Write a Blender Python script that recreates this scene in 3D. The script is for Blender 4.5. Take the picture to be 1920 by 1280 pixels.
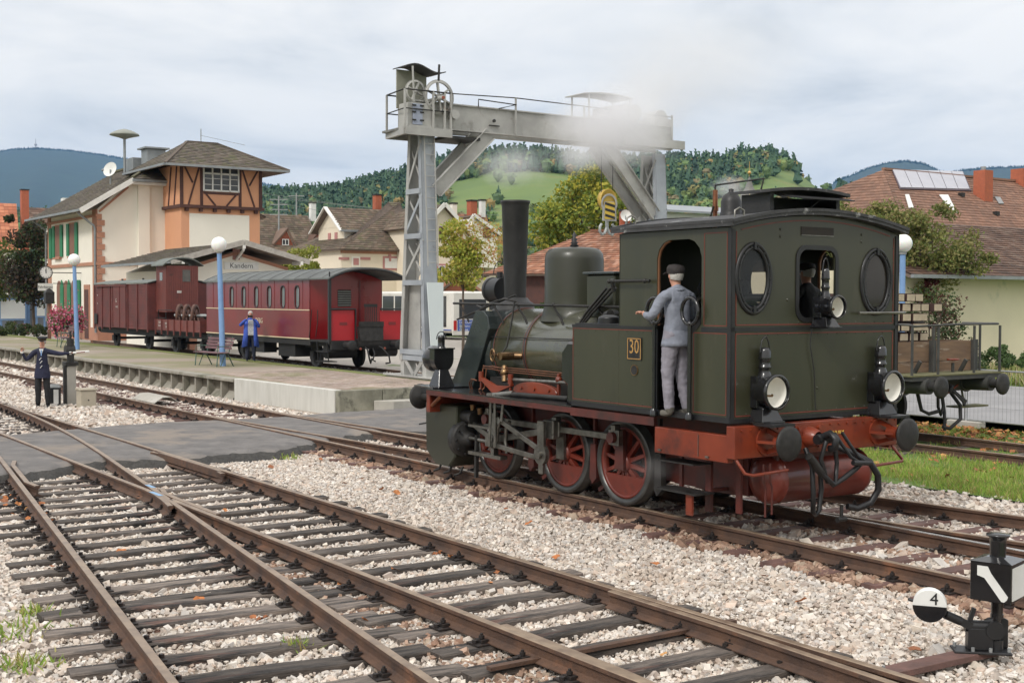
import bpy, bmesh, math, random
import numpy as np
from mathutils import Vector, Matrix
from mathutils.geometry import tessellate_polygon
random.seed(7); RNG = np.random.default_rng(7)
for o in list(bpy.data.objects): bpy.data.objects.remove(o)
S = bpy.context.scene; COL = S.collection
R = math.radians
# ------------------------------------------------------------------ camera, sky, sun, exposure
S.render.engine = 'CYCLES'; S.render.resolution_x = 1024; S.render.resolution_y = 682
CAMH, PITCH, ROLL, FPX = 2.6, .0335, .003, 2375.
cd = bpy.data.cameras.new('camera'); cam = bpy.data.objects.new('camera', cd); COL.objects.link(cam); S.camera = cam
fw = Vector((0, math.cos(PITCH), -math.sin(PITCH))); rt0 = Vector((1, 0, 0)); up0 = rt0.cross(fw)
rt = math.cos(ROLL)*rt0 + math.sin(ROLL)*up0; up = -math.sin(ROLL)*rt0 + math.cos(ROLL)*up0
m = Matrix((rt, up, -fw)).transposed().to_4x4(); m.translation = (0, 0, CAMH); cam.matrix_world = m
cd.sensor_width = 36; cd.lens = 36*FPX/1920; cd.clip_start = .1; cd.clip_end = 30000
S.view_settings.view_transform = 'Standard'; S.view_settings.look = 'None'; S.view_settings.exposure = 0.32; S.view_settings.gamma = 1
S.view_settings.use_curve_mapping = False
S.cycles.max_bounces = 8; S.cycles.diffuse_bounces = 3; S.cycles.glossy_bounces = 3; S.cycles.transmission_bounces = 4
S.cycles.transparent_max_bounces = 12; S.cycles.volume_bounces = 4; S.cycles.volume_step_rate = 2; S.cycles.volume_max_steps = 128
SUN_EL, SUN_AZ = R(42), R(215)          # azimuth clockwise from +Y: behind and left of the camera
W = bpy.data.worlds.new('World'); S.world = W; W.use_nodes = True
nt = W.node_tree; nt.nodes.clear(); N = nt.nodes.new; K = nt.links.new
out = N('ShaderNodeOutputWorld'); sky = N('ShaderNodeTexSky'); sky.sky_type = 'NISHITA'; sky.sun_disc = False
sky.sun_elevation = SUN_EL; sky.sun_rotation = SUN_AZ
b1 = N('ShaderNodeBackground'); b1.inputs[1].default_value = .1; K(sky.outputs[0], b1.inputs[0])
tc = N('ShaderNodeTexCoord'); sx = N('ShaderNodeSeparateXYZ'); K(tc.outputs['Generated'], sx.inputs[0])
ad = N('ShaderNodeMath'); ad.operation = 'ADD'; ad.inputs[1].default_value = .16; K(sx.outputs[2], ad.inputs[0])
ab = N('ShaderNodeMath'); ab.operation = 'MAXIMUM'; ab.inputs[1].default_value = .06; K(ad.outputs[0], ab.inputs[0])
dx = N('ShaderNodeMath'); dx.operation = 'DIVIDE'; K(sx.outputs[0], dx.inputs[0]); K(ab.outputs[0], dx.inputs[1])
dy = N('ShaderNodeMath'); dy.operation = 'DIVIDE'; K(sx.outputs[1], dy.inputs[0]); K(ab.outputs[0], dy.inputs[1])
cx = N('ShaderNodeCombineXYZ'); K(dx.outputs[0], cx.inputs[0]); K(dy.outputs[0], cx.inputs[1])
n1 = N('ShaderNodeTexNoise'); n1.inputs['Scale'].default_value = 1.25; n1.inputs['Detail'].default_value = 9; n1.inputs['Roughness'].default_value = .57
n1.inputs['Distortion'].default_value = .4; K(cx.outputs[0], n1.inputs['Vector'])
rp = N('ShaderNodeValToRGB'); e = rp.color_ramp.elements
e[0].position = .34; e[0].color = (.56, .57, .575, 1); e[1].position = .60; e[1].color = (.83, .805, .765, 1)
q = e.new(.45); q.color = (.71, .705, .69, 1); K(n1.outputs[0], rp.inputs[0])
oc = N('ShaderNodeMath'); oc.operation = 'MULTIPLY_ADD'; oc.use_clamp = False; oc.inputs[1].default_value = .9; oc.inputs[2].default_value = .9; K(sx.outputs[2], oc.inputs[0])   # an overcast sky is brighter overhead
oc2 = N('ShaderNodeMath'); oc2.operation = 'MAXIMUM'; oc2.inputs[1].default_value = .9; K(oc.outputs[0], oc2.inputs[0])
b2 = N('ShaderNodeBackground'); K(oc2.outputs[0], b2.inputs[1]); K(rp.outputs[0], b2.inputs[0])
mx = N('ShaderNodeMixShader'); mx.inputs[0].default_value = .92; K(b1.outputs[0], mx.inputs[1]); K(b2.outputs[0], mx.inputs[2]); K(mx.outputs[0], out.inputs[0])
sl = bpy.data.lights.new('sun', 'SUN'); sl.energy = 1.5; sl.angle = R(12); sl.color = (1, .96, .9)
sun = bpy.data.objects.new('sun', sl); COL.objects.link(sun)
sd = Vector((math.sin(SUN_AZ)*math.cos(SUN_EL), math.cos(SUN_AZ)*math.cos(SUN_EL), math.sin(SUN_EL)))
sun.rotation_euler = sd.to_track_quat('Z', 'Y').to_euler(); sun.location = (0, -5, 30)
# ------------------------------------------------------------------ frames: s runs along the tracks (away to the left), v across towards the camera
O = Vector((2.1177, 16.4067, 0)); FV = Vector((-.56335, .82622, 0)); LV = Vector((-.82622, -.56335, 0)); FR = math.atan2(FV.y, FV.x)
def T(s, v, z=0.): return O + FV*s + LV*v + Vector((0, 0, z))
def at(px, py, D):                       # a point of the photograph given its distance along Y
    d = fw*FPX + rt*(px-960) + up*(640-py); return Vector((0, 0, CAMH)) + d*(D/d.y)
def on(px, py, z):                       # ... or its height
    d = fw*FPX + rt*(px-960) + up*(640-py); return Vector((0, 0, CAMH)) + d*((z-CAMH)/d.z)
def sv(P): d = Vector(P)-O; return d.dot(FV), d.dot(LV)
# ------------------------------------------------------------------ mesh builder
class MB:
    def __init__(s): s.v = []; s.f = []; s.m = []; s.sm = []; s.r = []; s.mi = 0; s.cr = random.random(); s.X = None
    def piece(s, r=None): s.cr = random.random() if r is None else r; return s
    def add(s, vs, fs, smooth=False, mi=None):
        b = len(s.v)
        if s.X is not None: vs = [s.X @ Vector(p) for p in vs]
        s.v += [tuple(p) for p in vs]
        for f in fs: s.f.append(tuple(b+i for i in f)); s.m.append(s.mi if mi is None else mi); s.sm.append(smooth); s.r.append(s.cr)
    def hexa(s, p, mi=None): s.add(p, [(0,3,2,1),(4,5,6,7),(0,1,5,4),(1,2,6,5),(2,3,7,6),(3,0,4,7)], mi=mi)
    def box(s, x0, x1, y0, y1, z0, z1, mi=None):
        s.hexa([(x0,y0,z0),(x1,y0,z0),(x1,y1,z0),(x0,y1,z0),(x0,y0,z1),(x1,y0,z1),(x1,y1,z1),(x0,y1,z1)], mi)
    def bar(s, p, q, w, h, upv=(0,0,1), mi=None):    # rectangular bar from p to q, w sideways, h along up
        p = Vector(p); q = Vector(q); d = (q-p).normalized(); u = Vector(upv)
        if abs(d.dot(u)) > .98: u = Vector((1,0,0))
        a = d.cross(u).normalized()*w/2; b = a.cross(d).normalized()*h/2
        s.hexa([p-a-b, p+a-b, p+a+b, p-a+b, q-a-b, q+a-b, q+a+b, q-a+b], mi)
    def cyl(s, p, q, r0, r1=None, n=16, caps=True, smooth=True, mi=None):
        p = Vector(p); q = Vector(q); r1 = r0 if r1 is None else r1; d = (q-p).normalized()
        a = d.orthogonal().normalized(); b = d.cross(a); vs = []
        for c, r in ((p, r0), (q, r1)):
            for i in range(n): t = 2*math.pi*i/n; vs.append(c+a*(r*math.cos(t))+b*(r*math.sin(t)))
        s.add(vs, [(i, (i+1) % n, n+(i+1) % n, n+i) for i in range(n)], smooth, mi)
        if caps: s.add(vs, [tuple(range(n-1, -1, -1)), tuple(range(n, 2*n))], False, mi)
    def tube(s, pts, r, n=8, closed=False, mi=None):
        P = [Vector(p) for p in pts]; k = len(P); vs = []; prev = None
        for i, p in enumerate(P):
            a = P[(i-1) % k] if (closed or i > 0) else p; b = P[(i+1) % k] if (closed or i < k-1) else p
            d = (b-a).normalized()
            u = d.orthogonal().normalized() if prev is None else (prev - d*prev.dot(d)).normalized()
            prev = u; w = d.cross(u)
            for j in range(n): t = 2*math.pi*j/n; vs.append(p+u*(r*math.cos(t))+w*(r*math.sin(t)))
        fs = []
        for i in range(k if closed else k-1):
            for j in range(n): fs.append((i*n+j, i*n+(j+1) % n, ((i+1) % k)*n+(j+1) % n, ((i+1) % k)*n+j))
        s.add(vs, fs, True, mi)
        if not closed: s.add(vs, [tuple(range(n-1, -1, -1)), tuple(range((k-1)*n, k*n))], False, mi)
    def lathe(s, prof, c=(0,0,0), ax=(0,0,1), n=24, smooth=True, mi=None, closed=False):   # prof: (radius, height)
        c = Vector(c); d = Vector(ax).normalized(); a = d.orthogonal().normalized(); b = d.cross(a); vs = []; k = len(prof)
        for r, h in prof:
            for i in range(n): t = 2*math.pi*i/n; vs.append(c+d*h+a*(r*math.cos(t))+b*(r*math.sin(t)))
        fs = [(j*n+i, j*n+(i+1) % n, ((j+1) % k)*n+(i+1) % n, ((j+1) % k)*n+i) for j in range(k if closed else k-1) for i in range(n)]
        s.add(vs, fs, smooth, mi)
    def ball(s, c, r, n=16, mi=None):
        rr = r if hasattr(r, '__len__') else (r, r, r); vs = []; h = n//2
        for j in range(h+1):
            p = math.pi*j/h
            for i in range(n): t = 2*math.pi*i/n; vs.append((c[0]+rr[0]*math.sin(p)*math.cos(t), c[1]+rr[1]*math.sin(p)*math.sin(t), c[2]+rr[2]*math.cos(p)))
        s.add(vs, [(j*n+i, (j+1)*n+i, (j+1)*n+(i+1) % n, j*n+(i+1) % n) for j in range(h) for i in range(n)], True, mi)
    def prism(s, poly, a, b, plane='xz', holes=(), mi=None):   # polygon (with holes) extruded from a to b
        mk = {'xz': lambda u, w, d: (u, d, w), 'yz': lambda u, w, d: (d, u, w), 'xy': lambda u, w, d: (u, w, d)}[plane]
        loops = [list(poly)]+[list(h) for h in holes]
        flat = [p for l in loops for p in l]; n = len(flat)
        tris = tessellate_polygon([[Vector((p[0], p[1], 0)) for p in l] for l in loops])
        vs = [mk(p[0], p[1], a) for p in flat]+[mk(p[0], p[1], b) for p in flat]
        fs = [tuple(t) for t in tris]+[tuple(n+i for i in reversed(t)) for t in tris]; k = 0
        for l in loops:
            m_ = len(l); fs += [(k+i, k+(i+1) % m_, n+k+(i+1) % m_, n+k+i) for i in range(m_)]; k += m_
        s.add(vs, fs, False, mi)
    def build(s, name, mat, parent=None, bevel=0, fix=True):
        me = bpy.data.meshes.new(name); me.from_pydata(s.v, [], s.f)
        for mt in (mat if isinstance(mat, (list, tuple)) else [mat]): me.materials.append(mt)
        me.polygons.foreach_set('material_index', s.m); me.polygons.foreach_set('use_smooth', s.sm)
        at_ = me.attributes.new('rnd', 'FLOAT', 'FACE'); at_.data.foreach_set('value', s.r)
        if fix:
            bm = bmesh.new(); bm.from_mesh(me); bmesh.ops.recalc_face_normals(bm, faces=bm.faces); bm.to_mesh(me); bm.free()
        me.update(); o = bpy.data.objects.new(name, me); COL.objects.link(o)
        if parent is not None: o.parent = parent
        if bevel:
            b = o.modifiers.new('bevel', 'BEVEL'); b.width = bevel; b.segments = 1; b.limit_method = 'ANGLE'; b.angle_limit = R(50)
        return o
def ring2(cx, cy, rx, ry, n=28, rev=False, p=2.):
    pts = []
    for i in range(n):
        t = 2*math.pi*i/n*(-1 if rev else 1); c, s_ = math.cos(t), math.sin(t)
        pts.append((cx+rx*math.copysign(abs(c)**(2/p), c), cy+ry*math.copysign(abs(s_)**(2/p), s_)))
    return pts
def thing(name, label, cat, loc=(0,0,0), rz=0., group=None):
    o = bpy.data.objects.new(name, None); COL.objects.link(o); o.location = loc; o.rotation_euler = (0,0,rz); o.empty_display_size = .3
    o['label'] = label; o['category'] = cat
    if group: o['group'] = group
    return o
def tag(o, label, cat, group=None, kind=None):
    o['label'] = label; o['category'] = cat
    if group: o['group'] = group
    if kind: o['kind'] = kind
    return o
def struct(o): o['kind'] = 'structure'; return o
def clone(o, parent=None, **kw):
    c = o.copy(); COL.objects.link(c)
    if parent is not None: c.parent = parent
    for ch in list(o.children): clone(ch, c)
    for k, v in kw.items():
        if k in ('label', 'group'): c[k] = v
        else: setattr(c, k, v)
    return c
def inst(o, parent, loc=(0,0,0), rot=(0,0,0), name=None):   # another piece sharing mesh data
    c = bpy.data.objects.new(name or o.name.split('.')[0], o.data); COL.objects.link(c); c.parent = parent; c.location = loc; c.rotation_euler = rot
    for md in o.modifiers:
        b = c.modifiers.new(md.name, md.type)
        if md.type == 'BEVEL': b.width = md.width; b.segments = 1; b.limit_method = 'ANGLE'; b.angle_limit = md.angle_limit
    return c
def bulk(name, pv, pf, locs, rots, rnd, mat, parent=None, smooth=False):
    """many copies of a small shape as one mesh. pv (k,3), pf (m,c); locs (n,3), rots (n,3,3), rnd (n,)"""
    pv = np.asarray(pv, float); pf = np.asarray(pf, int); n = len(locs)
    if pv.ndim == 2: V = np.einsum('nij,kj->nki', rots, pv)+np.asarray(locs)[:, None, :]
    else: V = np.einsum('nij,nkj->nki', rots, pv)+np.asarray(locs)[:, None, :]
    k = V.shape[1]; F = (pf[None]+(np.arange(n)*k)[:, None, None]).reshape(-1, pf.shape[1]); c = pf.shape[1]
    me = bpy.data.meshes.new(name); me.vertices.add(n*k); me.vertices.foreach_set('co', V.reshape(-1))
    me.loops.add(F.size); me.loops.foreach_set('vertex_index', F.reshape(-1).astype(np.int32))
    me.polygons.add(len(F)); me.polygons.foreach_set('loop_start', (np.arange(len(F))*c).astype(np.int32)); me.polygons.foreach_set('loop_total', np.full(len(F), c, np.int32))
    me.polygons.foreach_set('use_smooth', np.full(len(F), smooth))
    me.update(calc_edges=True); a = me.attributes.new('rnd', 'FLOAT', 'FACE'); a.data.foreach_set('value', np.repeat(np.asarray(rnd, float), len(pf)))
    me.materials.append(mat); o = bpy.data.objects.new(name, me); COL.objects.link(o)
    if parent is not None: o.parent = parent
    return o
def rotm(n, scale=1., flat=None, rng=RNG):
    """random rotations (n,3,3); flat: tilt limit in radians from upright"""
    if flat is None:
        q = rng.normal(size=(n, 4)); q /= np.linalg.norm(q, axis=1)[:, None]; w, x, y, z = q.T
        M = np.stack([1-2*(y*y+z*z), 2*(x*y-z*w), 2*(x*z+y*w), 2*(x*y+z*w), 1-2*(x*x+z*z), 2*(y*z-x*w), 2*(x*z-y*w), 2*(y*z+x*w), 1-2*(x*x+y*y)], 1).reshape(n, 3, 3)
    else:
        a = rng.uniform(0, 2*np.pi, n); t = rng.uniform(-flat, flat, n); u = rng.uniform(-flat, flat, n); ca, sa = np.cos(a), np.sin(a); o_ = np.zeros(n); l = np.ones(n)
        Z = np.stack([ca, -sa, o_, sa, ca, o_, o_, o_, l], 1).reshape(n, 3, 3)
        X = np.stack([l, o_, o_, o_, np.cos(t), -np.sin(t), o_, np.sin(t), np.cos(t)], 1).reshape(n, 3, 3)
        Y = np.stack([np.cos(u), o_, np.sin(u), o_, l, o_, -np.sin(u), o_, np.cos(u)], 1).reshape(n, 3, 3); M = X @ Y @ Z
    sc = np.asarray(scale); return M*(sc if sc.ndim == 0 else sc[:, None, None])
# ------------------------------------------------------------------ materials
def mat(name, c1, c2=None, scale=3., rough=.6, metal=0., bump=0., bscale=None, spots=None, rnd=None, orand=0., detail=5, stretch=None, trans=0., spec=.5, coat=0.):
    """base colour c1..c2 by noise; spots: (colour, scale, threshold, softness) list; rnd: colour list picked by each piece's random value"""
    M_ = bpy.data.materials.new(name); M_.use_nodes = True; t = M_.node_tree; B = t.nodes['Principled BSDF']; N = t.nodes.new; K = t.links.new
    tc = N('ShaderNodeTexCoord'); mp = N('ShaderNodeMapping'); K(tc.outputs['Object'], mp.inputs[0])
    if stretch: mp.inputs['Scale'].default_value = stretch
    c2 = c2 or tuple(x*.72 for x in c1)
    if rnd:
        an = N('ShaderNodeAttribute'); an.attribute_name = 'rnd'; rr = N('ShaderNodeValToRGB'); rr.color_ramp.interpolation = 'CONSTANT' if len(rnd) > 3 else 'LINEAR'
        el = rr.color_ramp.elements
        for i, c in enumerate(rnd):
            p = i/len(rnd) if len(rnd) > 3 else i/(len(rnd)-1)
            x = el[i] if i < 2 else el.new(p)
            x.position = p; x.color = (*c, 1)
        K(an.outputs['Fac'], rr.inputs[0]); base = rr.outputs[0]
        nn = N('ShaderNodeTexNoise'); nn.inputs['Scale'].default_value = scale; nn.inputs['Detail'].default_value = detail; K(mp.outputs[0], nn.inputs['Vector'])
        mr = N('ShaderNodeMapRange'); mr.inputs[1].default_value = .3; mr.inputs[2].default_value = .7; mr.inputs[3].default_value = .72; mr.inputs[4].default_value = 1.18; K(nn.outputs[0], mr.inputs[0])
        ml = N('ShaderNodeVectorMath'); ml.operation = 'SCALE'; K(base, ml.inputs[0]); K(mr.outputs[0], ml.inputs['Scale']); base = ml.outputs[0]
    else:
        nn = N('ShaderNodeTexNoise'); nn.inputs['Scale'].default_value = scale; nn.inputs['Detail'].default_value = detail; nn.inputs['Roughness'].default_value = .6; K(mp.outputs[0], nn.inputs['Vector'])
        rr = N('ShaderNodeValToRGB'); rr.color_ramp.elements[0].position = .33; rr.color_ramp.elements[1].position = .68
        rr.color_ramp.elements[0].color = (*c2, 1); rr.color_ramp.elements[1].color = (*c1, 1); K(nn.outputs[0], rr.inputs[0]); base = rr.outputs[0]
    for sp in (spots or []):
        n2 = N('ShaderNodeTexNoise'); n2.inputs['Scale'].default_value = sp[1]; n2.inputs['Detail'].default_value = 6; n2.inputs['Roughness'].default_value = .65; K(mp.outputs[0], n2.inputs['Vector'])
        r2 = N('ShaderNodeMapRange'); r2.inputs[1].default_value = sp[2]; r2.inputs[2].default_value = sp[2]+sp[3]; K(n2.outputs[0], r2.inputs[0])
        mx = N('ShaderNodeMix'); mx.data_type = 'RGBA'; K(r2.outputs[0], mx.inputs[0]); K(base, mx.inputs[6]); mx.inputs[7].default_value = (*sp[0], 1); base = mx.outputs[2]
    if orand:
        oi = N('ShaderNodeObjectInfo'); m2 = N('ShaderNodeMapRange'); m2.inputs[3].default_value = 1-orand; m2.inputs[4].default_value = 1+orand; K(oi.outputs['Random'], m2.inputs[0])
        ml = N('ShaderNodeVectorMath'); ml.operation = 'SCALE'; K(base, ml.inputs[0]); K(m2.outputs[0], ml.inputs['Scale']); base = ml.outputs[0]
    K(base, B.inputs['Base Color']); B.inputs['Metallic'].default_value = metal; B.inputs['Specular IOR Level'].default_value = spec
    rm = N('ShaderNodeMapRange'); rm.inputs[3].default_value = max(.03, rough-.12); rm.inputs[4].default_value = min(1, rough+.12); K(nn.outputs[0], rm.inputs[0]); K(rm.outputs[0], B.inputs['Roughness'])
    if coat: B.inputs['Coat Weight'].default_value = coat; B.inputs['Coat Roughness'].default_value = .12
    if bump:
        n3 = N('ShaderNodeTexNoise'); n3.inputs['Scale'].default_value = bscale or scale*6; n3.inputs['Detail'].default_value = 5; K(mp.outputs[0], n3.inputs['Vector'])
        bp = N('ShaderNodeBump'); bp.inputs['Strength'].default_value = bump; bp.inputs['Distance'].default_value = .02; K(n3.outputs[0], bp.inputs['Height']); K(bp.outputs[0], B.inputs['Normal'])
    if trans:
        tr = N('ShaderNodeBsdfTranslucent'); K(base, tr.inputs[0]); ms = N('ShaderNodeMixShader'); ms.inputs[0].default_value = trans
        K(B.outputs[0], ms.inputs[1]); K(tr.outputs[0], ms.inputs[2]); K(ms.outputs[0], t.nodes['Material Output'].inputs[0])
    return M_
def glass(name, col=(.9,.95,.95), rough=.02, alpha=.25, dark=None):
    M_ = bpy.data.materials.new(name); M_.use_nodes = True; t = M_.node_tree; B = t.nodes['Principled BSDF']
    B.inputs['Base Color'].default_value = (*(dark or (.02,.025,.03)), 1); B.inputs['Roughness'].default_value = rough; B.inputs['Alpha'].default_value = alpha; B.inputs['Specular IOR Level'].default_value = .6
    return M_
def txt(name, body, size, mat_, parent, loc, rot, ext=.002, align='CENTER', sx=1.):
    c = bpy.data.curves.new(name, 'FONT'); c.body = body; c.size = size; c.extrude = ext; c.align_x = align; c.align_y = 'CENTER'; c.resolution_u = 2; c.space_character = 1.0
    o = bpy.data.objects.new(name, c); COL.objects.link(o); dg = bpy.context.evaluated_depsgraph_get(); me = bpy.data.meshes.new_from_object(o.evaluated_get(dg))
    bpy.data.objects.remove(o); me.name = name; me.materials.clear(); me.materials.append(mat_)
    o = bpy.data.objects.new(name, me); COL.objects.link(o); o.parent = parent; o.location = loc; o.rotation_euler = rot; o.scale = (sx, 1, 1); return o
# ---- shared materials
m_rail = mat('rail_side', (.125,.066,.040), (.055,.033,.025), 4, .8, bump=.4, bscale=60, spots=[((.21,.095,.05),1.5,.6,.12)])
m_railtop = mat('rail_head', (.36,.27,.19), (.20,.14,.10), 5, .42, .35)
m_railshine = mat('rail_head_polished', (.62,.60,.57), (.40,.36,.32), 4, .25, .8)
m_wood = mat('weathered_sleeper', (.21,.172,.145), (.055,.045,.04), 3, .8, bump=.8, bscale=14, orand=.5, stretch=(9,1,9), spots=[((.012,.011,.011),1.0,.52,.1),((.25,.20,.165),2.,.60,.12),((.14,.07,.05),.7,.62,.1)])
m_steelslp = mat('rusty_steel_sleeper', (.17,.09,.075), (.09,.052,.045), 5, .8, bump=.3)
m_fast = mat('oily_fastening', (.045,.035,.032), (.02,.017,.016), 20, .6, .3, spots=[((.12,.05,.03),12,.55,.1)])
m_black = mat('black_paint', (.018,.018,.02), (.011,.011,.012), 4, .42, spots=[((.05,.045,.04),7,.66,.15)])
m_iron = mat('dark_iron', (.05,.048,.046), (.025,.024,.023), 8, .55, .5, bump=.2)
m_conc = mat('concrete', (.46,.44,.40), (.33,.31,.27), 1.2, .9, bump=.3, bscale=40, spots=[((.16,.15,.11),2.2,.6,.12)])
m_white = mat('white_paint', (.78,.78,.76), (.66,.66,.63), 2, .55, spots=[((.42,.40,.36),9,.66,.1)])
m_galv = mat('galvanised_steel', (.36,.37,.37), (.25,.26,.26), 3, .55, .4)
m_bark = mat('bark', (.13,.10,.075), (.06,.045,.035), 6, .95, bump=.5)
# ================================================================== GROUND
m_dirt = mat('stony_ground', (.40,.36,.31), (.22,.19,.155), 1.5, .95, bump=.6, bscale=30, spots=[((.13,.15,.06),.35,.58,.1)])
m_field = mat('far_ground', (.12,.16,.05), (.08,.11,.035), .05, .95)
b = MB(); n = 64
ring = [0, 60, 160, 400, 1200, 5000, 14000]
b.add([(0,0,-.3)]+[(r*math.cos(2*math.pi*i/n), r*math.sin(2*math.pi*i/n), -.3-(r > 5000)*2) for r in ring[1:] for i in range(n)],
      [(0, 1+i, 1+(i+1) % n) for i in range(n)]+[(1+j*n+i, 1+(j+1)*n+i, 1+(j+1)*n+(i+1) % n, 1+j*n+(i+1) % n) for j in range(len(ring)-2) for i in range(n)])
struct(b.build('ground', m_field, fix=False))
def sheet(name, pts, z, mt, sub=None):
    b = MB(); P = [T(s, v, z) for s, v in pts]; tr = tessellate_polygon([[Vector((p.x, p.y, 0)) for p in P]])
    b.add(P, [tuple(t) for t in tr]); o = b.build(name, mt)
    if o.data.polygons[0].normal.z < 0: o.data.flip_normals()
    return struct(o)
m_bal = mat('ballast_bed', (.46,.39,.32), (.26,.215,.175), 22, .95, bump=.8, bscale=40, spots=[((.10,.06,.04),.8,.55,.15)])
sheet('ballast_bed', [(-9,-4.6),(60,-4.6),(110,-3),(110,12),(60,12),(-9,12)], -.235, m_bal)
m_yard = mat('yard_gravel', (.42,.39,.35), (.30,.27,.24), 3, .95, bump=.5, bscale=25, spots=[((.12,.16,.05),.5,.6,.08)])
sheet('yard_gravel', [(14.4,-7.0),(160,-7.0),(160,-30),(62,-34),(14.4,-34)], .02, m_yard)
m_grassg = mat('turf', (.14,.22,.045), (.085,.14,.03), 1.3, .95, bump=.5, bscale=18, spots=[((.24,.16,.06),.9,.62,.1),((.25,.20,.11),2.5,.66,.08)])
sheet('grass', [(-9,-4.75),(6,-4.4),(8.4,-5),(8.4,-12.0),(-9,-12.6)], -.17, m_grassg)
sheet('grass', [(-12,-24.6),(40,-24.6),(60,-28.6),(60,-70),(-12,-70)], -.10, m_grassg)
m_asph = mat('asphalt', (.20,.186,.178), (.12,.112,.108), 2.2, .9, bump=.9, bscale=55, detail=9, spots=[((.235,.20,.17),.55,.52,.1),((.05,.048,.046),3.3,.66,.05)])
m_asphb = mat('asphalt_broken_edge', (.07,.066,.062), (.035,.033,.03), 14, .95, bump=1., bscale=45)
m_road = mat('road_asphalt', (.30,.295,.30), (.235,.23,.235), .8, .9, bump=.2, bscale=60)
sheet('road', [(-12,-13.4),(60,-13.4),(60,-24.4),(-12,-24.4)], -.09, m_road)
# the level crossing: near edge and far edge, wavy, with a crumbling shoulder
near = [(5.6,9.6),(7.0,8),(7.7,6.42),(8.7,4.7),(8.0,3.8),(8.35,3.0),(8.3,2.1),(8.6,1.45),(9.35,.44),(9.9,-.4),(10.0,-1.44),(9.4,-2.4),(9.0,-4),(8.9,-7.1),(8.9,-13.4)]
far = [(12.6,9.6),(13.0,8),(13.25,5.44),(13.75,3.8),(14.0,3.0),(14.15,1.8),(13.9,.43),(13.97,-.87),(14.3,-2.4),(14.35,-3.7),(14.6,-5),(14.6,-9),(14.9,-13.4)]
def lerp_poly(P, v):
    for (a, b_), (c, d) in zip(P, P[1:]):
        if b_ >= v >= d: t = (b_-v)/(b_-d+1e-9); return a+(c-a)*t
    return P[-1][0]
b = MB(); vs = np.arange(9.6, -13.41, -.1); prof = [(-.34,-.235,1),(-.2,-.15,1),(-.07,-.075,1),(.08,-.045,0),(.5,-.035,0)]; rows = []
for i, v in enumerate(vs):
    j = .07*math.sin(i*1.3)+.05*math.sin(i*.47)+random.uniform(-.045,.045); a = lerp_poly(near, v)+j; c = lerp_poly(far, v)+random.uniform(-.04,.04)
    row = [T(a+d, v, z+random.uniform(-.012,.012)) for d, z, _ in prof]+[T((a+c)/2, v, -.03)]+[T(c-d, v, z) for d, z, _ in reversed(prof)]; rows.append(row)
k = len(rows[0]); V_ = [p for r in rows for p in r]
for i in range(len(rows)-1):
    for j in range(k-1):
        b.add([], []); b.f.append((i*k+j, i*k+j+1, (i+1)*k+j+1, (i+1)*k+j)); b.m.append(1 if j in (0,1,k-3,k-2) else 0); b.sm.append(True); b.r.append(.5)
b.v = [tuple(p) for p in V_]
struct(b.build('level_crossing', [m_asph, m_asphb]))
# ================================================================== TRACKS
GAU = .8
def g1(s):
    t = 20.5-s
    if t <= 0: return 0
    return .03*t+.0043*t*t if t < 12 else .979+.134*(t-12)
def g2(s):
    t = 16-s
    if t <= 0: return 0
    return .04*t+.0031*t*t if t < 13 else 1.044+.135*(t-13)
def seg(f, s0, s1, st=.5):
    n = max(2, int(abs(s1-s0)/st)); return [(s0+(s1-s0)*i/n, f(s0+(s1-s0)*i/n)) for i in range(n+1)]
PROF = [(-.066,-.15),(-.066,-.14),(-.02,-.122),(-.009,-.11),(-.009,-.05),(-.034,-.036),(-.034,-.006),(-.028,0),(.028,0),(.034,-.006),(.034,-.036),(.009,-.05),(.009,-.11),(.02,-.122),(.066,-.14),(.066,-.15)]
def rail(pts, parent, z=0., top=None, name='rail', zf=None):
    b = MB(); P = [T(s, v, z if zf is None else zf(s)) for s, v in pts]; k = len(PROF); vs = []
    for i, p in enumerate(P):
        d = (P[min(i+1, len(P)-1)]-P[max(i-1, 0)]); d.z = 0; d.normalize(); a = Vector((-d.y, d.x, 0))
        for x, h in PROF: vs.append(p+a*x+Vector((0, 0, h)))
    for i in range(len(P)-1):
        for j in range(k-1): b.add([], []); b.f.append((i*k+j, (i+1)*k+j, (i+1)*k+j+1, i*k+j+1)); b.m.append(1 if j in (6,7,8) else 0); b.sm.append(False); b.r.append(.5)
    e = (len(P)-1)*k; b.f += [tuple(range(k)), tuple(range(e+k-1, e-1, -1))]; b.m += [0,0]; b.sm += [False]*2; b.r += [.5]*2; b.v = [tuple(p) for p in vs]
    return b.build(name, [m_rail, top or m_railtop], parent)
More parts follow.
